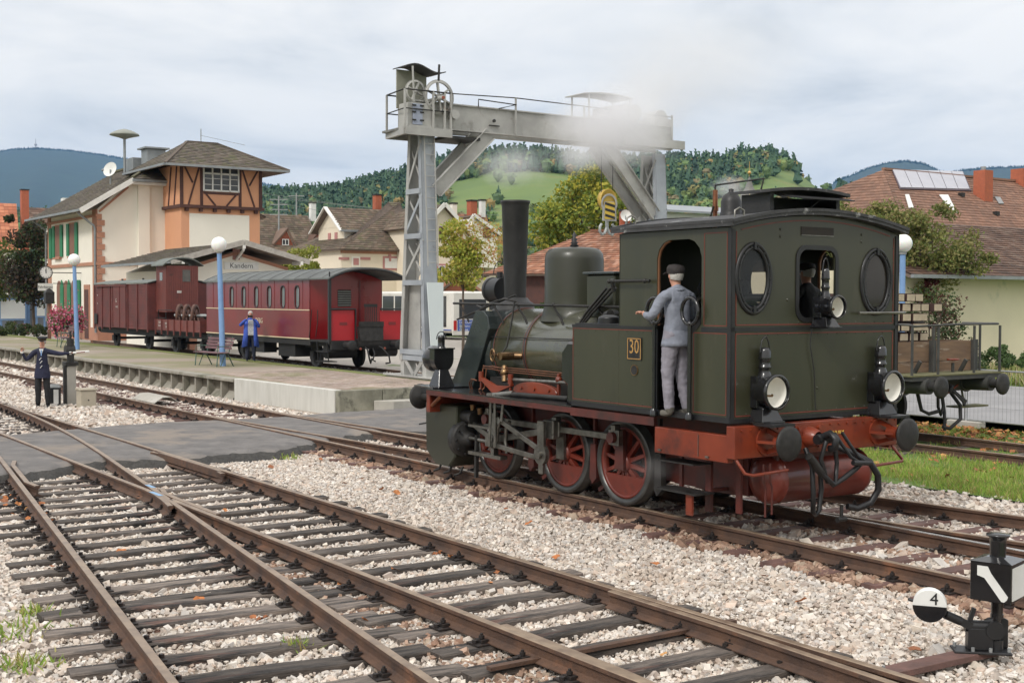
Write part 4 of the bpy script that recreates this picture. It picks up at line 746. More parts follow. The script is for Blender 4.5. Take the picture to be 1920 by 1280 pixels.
for i in range(2): b.tube([(3.28-.09*i,.84,1.58),(3.30-.09*i,.86,1.3),(3.30-.09*i,.9,1.26)], .011, 6); b.tube([(3.45-.05*i,.95,1.26),(3.46-.05*i,.97,1.36),(3.40-.05*i,.97,1.42),(3.32-.05*i,.95,1.4)], .01, 6)
b.build('copper_pipes', m_copper, L)
b = MB(); b.cyl((2.5,.92,1.46),(.72,.95,1.50),.026,n=10); b.build('feed_pipe', m_steel, L)
b = MB(); b.prism([(3.20,1.46),(3.14,1.46),(2.78,1.36),(2.42,1.37),(2.36,1.41),(2.36,1.37),(2.72,1.26),(2.76,1.255),(2.84,1.255),(3.14,1.42)], .92, .98)
for x in (3.16, 2.4): b.cyl((x,.95,1.40),(x,.95,1.54),.04,n=10); b.bar((x,.95,1.28),(x,.95,1.5),.03,.03)
b.build('spring_hanger', m_red, L, bevel=.005)
pts = [(2.32,1.27),(2.30,1.34)]+[(1.79+.52*math.cos(a), 1.33+.13*math.sin(a)) for a in np.linspace(math.pi*.02, math.pi*.98, 12)]+[(1.28,1.34),(1.28,1.27)]
b = MB(); b.prism(pts, .90, .97); 
for x in (1.45,1.79,2.1): b.cyl((x,.97,1.37),(x,.99,1.37),.025,n=8)
b.bar((1.28,.93,1.3),(1.28,.93,1.6),.04,.04); b.ball((1.28,.93,1.52),.05,10); b.build('equalising_beam', m_red, L, bevel=.006)
b = MB(); b.prism([(.45,1.27),(.45,2.06),(.60,2.06),(.74,1.92),(.74,1.56),(.62,1.5),(.62,1.27)], .96, 1.3); b.cyl((.6,1.1,2.06),(.6,1.1,2.2),.06,n=12); b.cyl((.6,1.1,2.2),(.6,1.1,2.23),.08,n=12); b.build('lubricator_box', m_gloss, L, bevel=.03)
b = MB(); b.box(.9,3.3,-.5,.7,1.256,1.45); b.build('frame_stretcher', m_darkin, L)
b = MB(); b.cyl((3.98,1.3,1.0),(3.8,1.25,1.15),.03,n=10); b.tube([(4.05,1.05,1.03),(4.05,1.05,1.10),(4.0,1.02,1.16),(3.8,1.0,1.17),(3.4,.98,1.17)], .018, 8); b.build('brake_pipe', m_copper, L)
b = MB(); b.tube([(4.4,1.0,.75),(4.5,1.0,.72),(4.55,1.02,.62),(4.52,1.0,.5)], .03, 8); b.tube([(4.45,1.05,.7),(4.62,1.15,.66)], .012, 6); b.build('front_hose', m_black, L)
# number plates
b = MB(); b.box(-.96,-.695,CW,CW+.012,1.885,2.15); pl = b.build('number_plate', m_iron, L)
b = MB()
for x0,x1,z0,z1 in ((-.95,-.705,1.893,1.903),(-.95,-.705,2.132,2.142),(-.95,-.94,1.893,2.142),(-.715,-.705,1.893,2.142)): b.box(x0,x1,CW+.012,CW+.016,z0,z1)
b.build('plate_rim', m_gold, pl); txt('numerals', '30', .24, m_gold, pl, (-.828,CW+.013,2.035), (R(90),0,R(180)), sx=.78)
b = MB(); b.cyl((-.826,CW,1.765),(-.826,CW+.010,1.765),.066,n=28); b.build('maker_plate', m_brass, L); b = MB(); b.cyl((-.826,CW+.01,1.765),(-.826,CW+.013,1.765),.055,n=28); b.build('plate_field', m_iron, L)
# --- rivet rows on the cab and tank sheets
b = MB()
for y in np.arange(-1.28,1.29,.16):
    for z in (1.355,2.215,2.345): b.cyl((XR,y,z),(XR-.006,y,z),.009,.006,n=6)
for z in np.arange(1.45,3.3,.16):
    for y in (1.285,-1.285): b.cyl((XR,y,z),(XR-.006,y,z),.009,.006,n=6)
for y, z in ((.62,3.38),(.62,3.30),(-.72,3.36),(-.72,3.28),(.0,1.6),(-.4,2.6),(.5,2.6)): b.cyl((XR,y,z),(XR-.012,y,z),.018,.012,n=8)
for x in np.arange(-1.12,.36,.15):
    for z in (1.365,2.215): b.cyl((x,CW,z),(x,CW+.006,z),.009,.006,n=6)
for z in np.arange(1.45,2.2,.15):
    for x in (.355,-.53): b.cyl((x,CW,z),(x,CW+.006,z),.009,.006,n=6)
for x in np.arange(-2.32,-2.0,.15): b.cyl((x,CW,2.34),(x,CW+.006,2.34),.009,.006,n=6)
b.build('rivets', m_green, L)['kind'] = 'stuff'
# --- lamps
def lamp(cx_, y, z, r, parent, dirx=-1, name='headlamp', base=True):
    b = MB(); d = dirx; x0 = cx_-d*.16
    b.box(min(x0-d*.10,x0+d*.02),max(x0-d*.10,x0+d*.02),y-r*.8,y+r*.8,z-r*1.05,z+r*1.0)
    b.lathe([(r*.72,-.02),(r*.95,.0),(r*1.0,.04),(r*1.0,.14),(r*1.12,.15),(r*1.16,.17),(r*1.16,.20),(r*1.0,.21),(r*1.0,.19)], (x0,y,z), (d,0,0), 32)
    b.lathe([(r*.95,-.05),(r*.95,.1)], (x0,y,z), (d,0,0), 32)
    b.lathe([(r*.5,0),(r*.42,.05),(r*.36,.07),(r*.36,.10),(r*.42,.11),(r*.42,.13),(r*.36,.14),(r*.36,.20),(r*.42,.21),(r*.40,.23),(r*.38,.30),(r*.30,.33),(0,.34)], (x0,y,z+r*.85), (0,0,1), 18)
    b.tube([(x0,y+r*.42*math.cos(t),z+r*.85+.28+.17*math.sin(t)) for t in np.linspace(0,math.pi,12)], .009, 6)
    if base: b.hexa([(x0-.13,y-r*.95,z-r*1.9),(x0+.13,y-r*.95,z-r*1.9),(x0+.13,y+r*.95,z-r*1.9),(x0-.13,y+r*.95,z-r*1.9),(x0-.07,y-r*.55,z-r*.95),(x0+.07,y-r*.55,z-r*.95),(x0+.07,y+r*.55,z-r*.95),(x0-.07,y+r*.55,z-r*.95)]); b.box(x0-.15,x0+.15,y-r*1.0,y+r*1.0,z-r*2.0,z-r*1.9)
    o = b.build(name, m_gloss, parent, bevel=.004)
    b = MB(); b.lathe([(0,.035),(r*.5,.05),(r*.8,.10),(r*.97,.165)], (x0,y,z), (d,0,0), 32); b.build('reflector', m_reflector, o, fix=False)
    b = MB(); b.cyl((x0+d*.06,y+r*.1,z-r*.25),(x0+d*.13,y+r*.1,z-r*.25),.012,n=8); b.ball((x0+d*.13,y+r*.1,z-r*.2),.016,8); b.build('burner', m_brass, o)
    b = MB(); b.cyl((x0+d*.190,y,z),(x0+d*.194,y,z),r*1.0,n=32); b.build('lens', m_lglass, o); return o
lamp(-2.66,.925,1.60,.17,L); lamp(-2.66,-.985,1.585,.17,L); lamp(-2.70,.02,2.52,.118,L)
b = MB(); b.box(-2.8,-2.5,.76,1.09,1.235,1.262); b.box(-2.8,-2.5,-1.15,-.82,1.235,1.262); b.box(-2.66,-2.42,-.1,.12,2.28,2.30); b.tube([(-2.44,.1,2.4),(-2.45,.16,2.1),(-2.44,.08,1.8),(-2.44,.05,1.35)], .006, 5); b.build('lamp_iron', m_black, L)
# front lamp: bucket-shaped body seen from behind
b = MB(); pts = [(.175,.14),(.175,-.02)]+[(.175*math.cos(a), -.02-.19*math.sin(a)) for a in np.linspace(0.1, math.pi-.1, 12)]+[(-.175,-.02),(-.175,.14)]
b.prism([(.92+p[0]+.06, 1.70+p[1]) for p in pts], 4.16, 4.30, 'yz'); b.lathe([(.15,0),(.19,.06),(.2,.12),(.2,.2),(.17,.22),(0,.2)], (4.28,.98,1.68), (1,0,0), 28)
b.box(4.14,4.32,.79,1.17,1.83,1.85); b.lathe([(.07,0),(.055,.03),(.055,.14),(.06,.15),(.05,.19),(0,.2)], (4.24,.98,1.85), (0,0,1), 16); b.tube([(4.24,.98+.085*math.cos(t),1.98+.12*math.sin(t)) for t in np.linspace(0,math.pi,10)], .009, 6)
b.hexa([(4.08,.84,1.27),(4.38,.84,1.27),(4.38,1.12,1.27),(4.08,1.12,1.27),(4.16,.90,1.52),(4.3,.90,1.52),(4.3,1.06,1.52),(4.16,1.06,1.52)]); b.build('front_headlamp', m_gloss, L, bevel=.005)
b = MB(); b.hexa([(3.9,-1.3,1.256),(4.6,-1.25,1.256),(4.6,1.25,1.256),(3.9,1.33,1.256),(3.9,-1.3,1.275),(4.6,-1.25,1.275),(4.6,1.25,1.275),(3.9,1.33,1.275)]); b.build('front_deck', m_gloss, L)
# ================================================================== GANTRY CRANE (spans the siding, beam runs across the tracks)
m_gs = mat('crane_steel', (.46,.455,.43), (.32,.315,.30), 1.3, .6, .2, spots=[((.20,.13,.09),2.2,.64,.12),((.16,.15,.13),.9,.6,.15)], bump=.1)
m_gsb = mat('crane_steel_blue', (.40,.43,.46), (.29,.31,.34), 1.3, .55, .25, spots=[((.18,.15,.13),2,.62,.15)])
m_panelw = mat('pale_panel', (.62,.68,.68), (.58,.64,.65), 1, .35)
G = thing('gantry_crane', 'grey steel gantry crane with geared winch spanning the siding beside the platform', 'gantry crane', tuple(T(0,0,0)), FR)
def angle(b, p, q, w, t=.015, upv=(0,0,1)): b.bar(p, q, w, t, upv)
def leg(cy, z0=.85, ztop=7.2):
    # box leg of two channels tapering upwards, laced on the near side
    sN0, sN1 = 17.95, 18.27; sF0, sF1 = 19.42, 18.95
    o = []
    for (s0, s1), nm in (((sN0,sN1),'leg_channel'),((sF0,sF1),'leg_channel')):
        sg = 1 if s0 < 18.6 else -1
        b = MB(); w0, w1 = (.44,.40); 
        b.hexa([(s0,cy-w0/2,z0),(s0+sg*.03,cy-w0/2,z0),(s0+sg*.03,cy+w0/2,z0),(s0,cy+w0/2,z0),(s1,cy-w1/2,ztop),(s1+sg*.03,cy-w1/2,ztop),(s1+sg*.03,cy+w1/2,ztop),(s1,cy+w1/2,ztop)])
        for y in (-1, 1):
            b.hexa([(s0,cy+y*w0/2-.012,z0),(s0+sg*.16,cy+y*w0/2-.012,z0),(s0+sg*.16,cy+y*w0/2+.012,z0),(s0,cy+y*w0/2+.012,z0),(s1,cy+y*w1/2-.012,ztop),(s1+sg*.14,cy+y*w1/2-.012,ztop),(s1+sg*.14,cy+y*w1/2+.012,ztop),(s1,cy+y*w1/2+.012,ztop)])
        b.build(nm, m_gsb if sg > 0 else m_gs, G)
    def sN(z): return sN0+(sN1-sN0)*(z-z0)/(ztop-z0)
    def sF(z): return sF0+(sF1-sF0)*(z-z0)/(ztop-z0)
    for z in (1.1, 3.05, 4.35, 5.6):
        for y in (-1, 1):
            b = MB(); b.bar((sN(z)+.05,cy+y*.2,z),(sF(z)-.05,cy+y*.2,z),.10,.14); b.build('strut', m_gsb, G)
    zs = [3.05,4.35,5.6,7.1]
    for y in (-1,1):
        for i in range(3):
            b = MB(); b.bar((sN(zs[i])+.06,cy+y*.205,zs[i+1]-.1),(sF(zs[i])-.06,cy+y*.205,zs[i]+.1),.02,.09); b.build('lacing_bar', m_gsb if i%2 else m_gs, G)
            b = MB(); b.bar((sF(zs[i])-.06,cy-y*.14,zs[i+1]-.1),(sN(zs[i])+.06,cy-y*.14,zs[i]+.1),.02,.06); b.build('lacing_bar', m_gs, G)
        for s0 in (18.0, 19.38):
            b = MB(); b.bar((s0,cy+y*.18,1.05),(18.66,cy+y*.18,.43),.03,.12); b.build('foot_brace', m_gs, G)
    b = MB(); b.box(18.6,19.45,cy-.02,cy+.02,1.12,3.0); b.build('web_plate', m_gs, G)
    b = MB(); b.box(17.95,19.42,cy-.22,cy+.22,.86,1.0); b.build('bottom_beam', m_gsb, G)
    for s0 in (17.96, 19.2): b = MB(); b.box(s0,s0+.2,cy-.2,cy+.2,.40,.87); b.build('foot', m_gs, G)
    b = MB(); b.hexa([(17.3,cy-.42,-.25),(20.0,cy-.42,-.25),(20.0,cy+.42,-.25),(17.3,cy+.42,-.25),(17.35,cy-.37,.72-.32),(19.95,cy-.37,.72-.32),(19.95,cy+.37,.40),(17.35,cy+.37,.40)]); b.build('base_block', m_conc, G, bevel=.02)
    b = MB(); b.box(17.25,20.05,cy-.42,cy+.42,.405,.435); b.build('base_plate', m_gs, G)
LY, RY = -7.0, -15.55
leg(LY); leg(RY)
# beam: two box girders
for s0 in (18.2, 18.95):
    b = MB(); b.box(s0,s0+.06,-15.95,-6.5,7.36,8.04); b.build('main_girder', m_gs, G)
    b = MB(); b.box(s0-.07,s0+.13,-15.95,-6.5,8.04,8.075); b.box(s0-.07,s0+.13,-15.95,-6.5,7.33,7.36)
    b.build('girder_flange', m_gs, G)
    b = MB(); yy = -6.6
    while yy > -15.9:
        for z in (7.42,7.98): b.cyl((s0-.003,yy,z),(s0-.015,yy,z),.014,n=5)
        yy -= .3
    b.build('rivets', m_gs, G)['kind'] = 'stuff'
b = MB(); b.box(18.0,18.1,-16.35,-13.9,7.36,7.62); b.build('end_beam', m_gs, G)
b = MB(); b.box(18.13,18.17,-9.35,-9.0,7.55,7.58); b.cyl((18.1,-9.15,7.7),(18.14,-9.15,7.7),.05,n=10); b.build('bracket', m_iron, G)
# knee braces (paired channels) left and right
for s0, dl in ((18.24,0),(18.98,0)):
    for (y0, z0_, y1, z1_) in ((LY-.25,5.6,-9.05,7.34),(RY+.25,5.25,-13.35,7.34)):
        b = MB(); b.bar((s0,y0,z0_),(s0,y1,z1_),.03,.36,(1,0,0)) if False else None
        d = Vector((0,y1-y0,z1_-z0_)).normalized(); nrm = Vector((0,-d.z,d.y)); w = .19
        P = [Vector((s0,y0,z0_)),Vector((s0,y1,z1_))]
        b.hexa([P[0]-nrm*w-Vector((.015,0,0)),P[0]+nrm*w-Vector((.015,0,0)),P[0]+nrm*w+Vector((.015,0,0)),P[0]-nrm*w+Vector((.015,0,0)),P[1]-nrm*w-Vector((.015,0,0)),P[1]+nrm*w-Vector((.015,0,0)),P[1]+nrm*w+Vector((.015,0,0)),P[1]-nrm*w+Vector((.015,0,0))])
        for sg in (-1,1): b.bar(P[0]+nrm*w*sg+Vector((-.06,0,0)),P[1]+nrm*w*sg+Vector((-.06,0,0)),.13,.018,nrm)
        b.build('knee_brace', m_gs, G)
# service platform and railings
b = MB(); b.box(18.0,19.3,-7.65,-6.15,7.24,7.30); b.build('platform_deck', mat('deck', (.2,.2,.19), (.12,.12,.115), 3, .8), G)
for p, q in (((18.0,-6.15),(19.3,-6.3)),((18.0,-7.65),(18.0,-6.15)),((19.3,-7.65),(19.3,-6.3))):
    b = MB(); b.bar((*p,7.2),(*q,7.2),.08,.22); b.build('deck_beam', m_gs, G)
b = MB(); b.hexa([(18.15,-8.7,7.1),(19.3,-8.7,7.1),(19.3,-7.6,7.1),(18.15,-7.6,7.1),(18.15,-8.7,7.18),(19.3,-8.7,7.18),(19.3,-7.6,7.18),(18.15,-7.6,7.18)]); b.build('walkway', m_iron, G)
rt_ = [(18.0,-7.62),(18.0,-7.42),(18.0,-7.05),(18.0,-6.15),(19.3,-6.3)]
for p in rt_+[(19.3,-7.6)]: b = MB(); b.bar((*p,7.25),(*p,8.32),.05,.05); b.build('railing_post', m_gs, G)
b = MB(); b.tube([(p[0],p[1],8.32) for p in rt_]+[(19.3,-7.6,8.32)], .022, 6); b.build('handrail', m_iron, G)
b = MB(); b.tube([(p[0],p[1],7.8) for p in rt_]+[(19.3,-7.6,7.8)], .018, 6); b.build('handrail', m_iron, G)
for y in (-9.9,-12.4,-14.2,-15.9): b = MB(); b.bar((18.12,y,7.36),(18.12,y,8.42),.045,.045); b.build('railing_post', m_gs, G)
b = MB(); b.tube([(18.0,-7.62,8.32),(18.12,-9.9,8.42),(18.12,-12.4,8.40),(18.12,-15.9,8.36)], .016, 6); b.build('handrail', m_iron, G)
b = MB(); b.tube([(18.1,-8.6,8.05),(18.1,-8.6,8.26),(18.1,-9.9,8.22),(18.1,-9.3,8.06)], .018, 6); b.build('stop_bracket', m_iron, G)
# winch gears, motor box, rain hood
def gear(s0, y, z, r, nsp, th=.06):
    b = MB(); b.lathe([(r*.86,-th/2),(r,-th/2),(r,th/2),(r*.86,th/2),(r*.86,-th/2)], (s0,y,z), (1,0,0), 40); b.lathe([(0,-.05),(r*.2,-.05),(r*.2,.05),(0,.05)], (s0,y,z), (1,0,0), 16)
    for i in range(nsp): a = 2*math.pi*i/nsp+.4; b.bar((s0,y+r*.15*math.cos(a),z+r*.15*math.sin(a)),(s0,y+r*.9*math.cos(a),z+r*.9*math.sin(a)),.04,.09,(1,0,0))
    for i in range(56): a = 2*math.pi*i/56; b.bar((s0,y+r*math.cos(a),z+r*math.sin(a)),(s0,y+(r+.022)*math.cos(a),z+(r+.022)*math.sin(a)),.05,.018,(1,0,0))
    b.build('gear_wheel', m_gs, G)
gear(18.08,-7.28,8.2,.46,6,.07); gear(18.25,-6.62,8.32,.30,4)
b = MB(); b.cyl((17.85,-7.25,8.15),(18.9,-7.25,8.15),.06,n=12); b.cyl((17.8,-7.25,8.15),(17.86,-7.25,8.15),.05,n=12); b.cyl((17.95,-7.75,7.75),(18.9,-7.75,7.75),.13,n=16); b.build('drum_shaft', m_gs, G)
b = MB(); b.cyl((17.8,-7.25,8.15),(17.78,-7.25,8.15),.05,n=10); b.build('shaft_cap', mat('rust_red', (.3,.09,.05)), G)
b = MB(); b.box(18.06,18.6,-7.05,-6.3,7.32,7.98); b.build('gear_box', m_gs, G, bevel=.01)
b = MB(); b.box(18.02,18.05,-6.72,-6.42,7.38,7.95); b.build('notice_plate', mat('blue_grey_plate', (.32,.36,.44), (.27,.3,.38), 3), G)
for z in (7.5,7.72,7.9):
    for y in (-6.45,-6.7): b = MB(); b.box(18.0,18.02,y-.06,y+.06,z-.02,z+.02); b.build('hinge', m_iron, G)
b = MB(); b.box(18.0,18.05,-7.05,-6.3,7.30,7.36); b.build('sill_channel', m_gs, G)
b = MB(); b.box(18.8,18.85,-7.3,-6.35,7.9,8.98); b.build('hood_back', mat('hood_board', (.30,.30,.24), (.22,.22,.18), 2, .8), G)
b = MB()
pts = [(-6.3+-1.25*i/10, 8.98+.08*math.sin(i*.6)-.004*i) for i in range(11)]
b.prism(pts+[(p[0],p[1]+.03) for p in reversed(pts)], 18.15, 18.95, 'yz'); b.build('hood_roof', mat('hood_roof', (.075,.07,.068), (.04,.04,.04), 4, .8), G)
b = MB(); b.bar((18.1,-6.5,8.0),(18.1,-6.45,8.98),.04,.04); b.build('hood_post', m_gs, G)
b = MB(); b.bar((17.8,-7.1,8.6),(17.85,-7.15,9.05),.05,.04); b.build('hood_post', m_iron, G)
# ladder on the leg
b = MB()
for y in (-7.36,-6.92+.0): pass
b.bar((17.95,-7.18,3.5),(18.2,-7.18,7.5),.03,.03); b.build('ladder_rail', m_gs, G)
b = MB(); b.bar((17.95,-6.86,3.5),(18.2,-6.86,7.5),.03,.03); b.build('ladder_rail', m_gs, G)
z = 3.6
while z < 7.4:
    s0 = 17.95+(z-3.5)/4.0*.25; b = MB(); b.cyl((s0,-7.18,z),(s0,-6.86,z),.011,n=6); b.build('rung', m_gs, G); z += .30
b = MB(); b.hexa([(17.84,-7.26,.6),(17.80,-7.26,.6),(17.80,-6.92,.6),(17.84,-6.92,.6),(17.90,-7.30,3.05),(17.86,-7.30,3.05),(17.86,-6.78,3.05),(17.90,-6.78,3.05)]); b.build('ladder_guard_panel', m_panelw, G)
# trolley with motor, right-end sheave, ropes, hook block
b = MB(); b.box(18.1,19.1,-14.5,-13.0,8.09,8.22); b.box(18.15,19.0,-14.3,-13.4,8.22,8.5); b.cyl((18.15,-14.1,8.42),(19.0,-14.1,8.42),.22,n=20); b.cyl((18.08,-14.35,8.38),(18.13,-14.35,8.38),.25,n=24); b.build('trolley', m_gs, G)
pts = [(-12.4-1.9*i/8, 8.78+.07*math.sin(math.pi*i/8)) for i in range(9)]; b = MB(); b.prism(pts+[(p[0],p[1]+.03) for p in reversed(pts)], 18.1, 19.1, 'yz')
for y in (-12.6,-14.2): b.bar((18.15,y,8.1),(18.15,y,8.8),.04,.04); b.bar((19.0,y,8.1),(19.0,y,8.8),.04,.04)
b.build('trolley_roof', m_gs, G)
b = MB(); b.cyl((18.3,-15.6,8.3),(18.9,-15.6,8.3),.28,n=24); b.box(18.2,19.0,-15.95,-15.25,8.08,8.3); b.build('end_sheave', m_gs, G)
for y in (-13.45,-13.9): b = MB(); b.cyl((18.6,y,5.6),(18.6,y,8.1),.012,n=5); b.build('rope', m_iron, G)
b = MB(); b.lathe([(.0,-.05),(.27,-.05),(.30,-.09),(.32,-.09),(.32,.09),(.30,.09),(.27,.05),(0,.05)], (18.6,-13.68,5.55), (1,0,0), 32); b.v = [(x, y, z+.14) for x, y, z in b.v]; hb = b.build('hook_block', mat('yellow_sheave', (.62,.42,.08), (.5,.34,.07), 5, .5), G)
b = MB(); b.lathe([(.25,-.0),(.32,-.0),(.32,.02),(.25,.02),(.25,0)], (18.50,-13.68,5.55), (-1,0,0), 32); b.prism([(-13.96,5.02),(-13.4,5.02),(-13.42,5.35),(-13.5,5.62),(-13.86,5.62),(-13.94,5.35)], 18.47, 18.50, 'yz'); b.build('cheek_plate', m_gs, hb, bevel=.004)
b = MB(); b.prism([(-13.88,5.08),(-13.48,5.08),(-13.50,5.60),(-13.86,5.60)], 18.455, 18.468, 'yz'); b.build('warning_plate', mat('warning_yellow', (.66,.46,.06), (.55,.38,.06), 6), hb)
for z in (5.12,5.30,5.48): b = MB(); b.prism([(-13.875,z-.04),(-13.875,z+.04),(-13.49,z+.08+.04),(-13.49,z+.04)][::-1], 18.448, 18.456, 'yz'); b.build('stripe', m_black, hb)
b = MB(); b.cyl((18.6,-13.68,4.85),(18.6,-13.68,5.05),.055,n=12)
for sg in (1,-1): b.tube([(18.6,-13.68,4.86),(18.6,-13.68+sg*.08,4.66),(18.6,-13.68+sg*.2,4.60),(18.6,-13.68+sg*.29,4.70),(18.6,-13.68+sg*.27,4.86),(18.6,-13.68+sg*.21,4.93)], .045, 8)
b.build('ramshorn_hook', mat('hook_grey', (.42,.44,.44), (.32,.34,.34), 5, .5, .3), hb)
# ================================================================== RED COACH on the siding
m_cred = mat('coach_red', (.29,.012,.014), (.21,.010,.012), .7, .30, coat=.5)
m_cred2 = mat('coach_dark_red', (.19,.010,.014), (.13,.008,.011), .7, .34, coat=.4)
m_croof = mat('coach_roof', (.14,.15,.145), (.085,.09,.088), 1.2, .75, bump=.3, spots=[((.19,.20,.18),1.5,.6,.15)])
m_cream = mat('cream_line', (.66,.55,.36), (.6,.5,.33), 4, .5)
m_under = mat('underframe', (.022,.021,.021), (.012,.012,.012), 4, .7)
m_cwin = glass('coach_window', alpha=.95, rough=.04, dark=(.20,.225,.225))  # pale grey base colour paints in the light sky the panes would reflect
m_brownw = mat('wagon_brown', (.15,.037,.033), (.09,.027,.025), 2.5, .65, bump=.15, spots=[((.17,.07,.06),3,.64,.12)])
m_brownr = mat('wagon_red_brown', (.17,.045,.036), (.12,.035,.03), 2.5, .6, spots=[((.08,.03,.025),3,.6,.12)])
Cc = -8.8; cz = .22
CO = thing('passenger_coach', 'crimson passenger coach with open end balcony standing behind the platform', 'coach', tuple(T(0,Cc,cz)), FR)
S0, S1 = 26.75, 36.3; hw = 1.38; zb, zr = 1.0, 3.0
b = MB(); wins = [27.75+1.18*i for i in range(7)]
for y in (hw, -hw): b.prism([(S0,zb),(S0,zr),(S1,zr),(S1,zb)], y-.03*(y > 0), y+.03*(y < 0), 'xz', holes=[rrect(x-.17,x+.17,2.06,2.80,.15) for x in wins])
b.build('body_side', m_cred2, CO)
b = MB(); b.prism([(hw,zb),(hw,zr)]+[(hw-2*hw*i/12, zr+.30*(1-((i-6)/6)**2)) for i in range(1,12)]+[(-hw,zr),(-hw,zb)], S0, S0+.04, 'yz', holes=[rrect(-.18,.34,2.1,2.68,.04)]); b.build('end_wall', m_cred, CO)
b = MB(); b.box(S1-.04,S1,-hw,hw,zb,zr); b.build('end_wall', m_cred2, CO)
for x in wins:
    b = MB(); b.box(x-.19,x+.19,hw-.06,hw-.045,2.05,2.82); b.build('window_pane', m_cwin, CO)
    b = MB(); b.prism(rrect(x-.2,x+.2,2.03,2.83,.17), hw, hw+.012, 'xz', holes=[rrect(x-.165,x+.165,2.065,2.795,.14)]); b.build('window_frame', m_black, CO)
b = MB(); b.box(S0,S1,hw,hw+.014,1.97,2.0); b.build('cream_stripe', m_cream, CO); b = MB(); b.box(S0,S1,hw,hw+.016,zb-.005,zb+.035); b.build('cream_stripe', m_cream, CO)
x = S0+.55
while x < S1:
    b = MB(); b.box(x-.012,x+.012,hw,hw+.01,2.0,3.0); b.build('panel_strip', m_cred2, CO); x += 1.18
b = MB(); b.box(S0+.05,S0+.08,-.20,.36,2.08,2.70); b.build('door_window', m_black, CO)
for i in range(7): b = MB(); b.box(S0-.02,S0+.0,-.17,.33,2.13+.078*i,2.17+.078*i); b.build('grille_bar', mat('grille_grey', (.30,.32,.30)) if i == 0 else bpy.data.materials['grille_grey'], CO)
b = MB(); b.box(S0-.02,S0,-.5,-.47,zb,2.98); b.box(S0-.02,S0,.62,.65,zb,2.98); b.box(S0-.03,S0-.0,-.53,-.49,zb,3.0); b.build('door_frame', m_cred2, CO)
b = MB(); b.cyl((S0,.42,2.0),(S0-.08,.42,2.02),.02,n=8); b.build('door_handle', m_cream, CO)
# roof spans body and balcony
def arch_roof(x0, x1, hw_, zr_, rise, th, parent, name, mt, drop=0):
    b = MB(); n = 14; rows = []
    for x in (x0, x1):
        for t in (0, th): rows.append([(x, hw_*(1-2*i/n), zr_+t+rise*(1-abs((i-n/2)/(n/2))**2.4)) for i in range(n+1)])
    w = n+1; vs = [p for r in rows for p in r]
    b.add(vs, [(i,i+1,2*w+i+1,2*w+i) for i in range(n)]+[(i,w+i,w+i+1,i+1) for i in range(n)]+[(2*w+i,2*w+i+1,3*w+i+1,3*w+i) for i in range(n)]+[(0,2*w,3*w,w),(n,w+n,3*w+n,2*w+n)]); b.add(vs, [(w+i,3*w+i,3*w+i+1,w+i+1) for i in range(n)], True)
    return b.build(name, mt, parent)
arch_roof(25.1, S1+.1, hw+.10, 3.0, .36, .05, CO, 'roof', m_croof)
b = MB(); x = 25.6
while x < S1: 
    b.tube([(x,(hw+.1)*(1-2*i/14),3.055+.36*(1-abs((i-7)/7)**2.4)) for i in range(15)], .014, 4); x += 1.06
b.build('roof_seam', m_croof, CO)
b = MB()
pz = [(hw-.02)*(1-2*i/14) for i in range(15)]
for y, z0_ in ((hw+.02,.9),(-hw-.02,.9)): b.bar((25.2,y,z0_),(25.2,y,3.02),.09,.09)
b.tube([(25.12,(hw+.08)*(1-2*i/14),3.0+.35*(1-abs((i-7)/7)**2.4)) for i in range(15)], .035, 6); b.build('balcony_post', m_black, CO)
b = MB(); b.cyl((25.2,hw+.02,3.05),(25.2,hw+.02,3.6-.35),.025,n=6); b.build('lamp_iron', m_black, CO)
for y0, y1 in ((.47,1.36),(-1.36,-.46)):
    b = MB(); b.box(25.2,25.23,y0,y1,1.0,1.98); b.build('balcony_panel', mat('bright_red_panel', (.42,.012,.018), (.36,.012,.018), 1, .4) if y0 > 0 else bpy.data.materials['bright_red_panel'], CO)
    b = MB(); b.tube([(25.17,y0,.95),(25.17,y0,2.03),(25.17,y1,2.03)], .035, 6); b.build('balcony_rail', m_black, CO)
    b = MB(); b.box(25.19,25.2,(y0+y1)/2-.15,(y0+y1)/2+.12,1.5,1.6); b.build('number_panel', m_cred2, CO)
b = MB(); b.box(24.95,24.99,-.46,.46,.86,1.15); b.box(25.0,25.06,-.46,.46,.80,1.0); b.hexa([(24.9,-.42,.98),(25.1,-.42,.98),(25.1,.42,.98),(24.9,.42,.98),(24.95,-.46,1.45),(25.1,-.46,1.45),(25.1,.46,1.45),(24.95,.46,1.45)]); b.box(24.92,24.97,-.46,.46,1.45,1.62); b.build('gangway_plate', m_iron, CO)
b = MB()
for i in range(7): b.bar((25.15,-.30+i*.07,1.5),(25.15,-.30+i*.07,2.1),.02,.02)
b.box(25.13,25.17,-.33,.16,2.1,2.2); b.build('folding_gate', m_under, CO)
b = MB(); b.box(25.15,S0,-hw,hw,.93,1.0); b.build('balcony_floor', m_under, CO)
b = MB(); b.box(25.2,S1,-1.15,1.15,.78,.97); b.box(S0,S1,hw-.1,hw-.02,.8,.98); b.box(S0,S1,-hw+.02,-hw+.1,.8,.98); b.box(25.1,25.2,-hw,hw,.70,.98); b.build('underframe', m_under, CO)
b = MB(); b.cyl((25.9,1.2,.62),(25.9,.15,.62),.24,n=18); b.cyl((25.5,-.3,.62),(25.5,-1.2,.62),.2,n=14); b.box(28.2,29.6,.6,1.25,.35,.8); b.box(31,32.8,.7,1.2,.4,.8); b.build('underframe_box', m_under, CO)
b = MB()
for z in (.62,.30): b.box(25.35,26.2,1.05,1.42,z-.015,z+.015)
for x in (25.38,26.15): b.bar((x,1.4,.95),(x,1.35,.28),.03,.03)
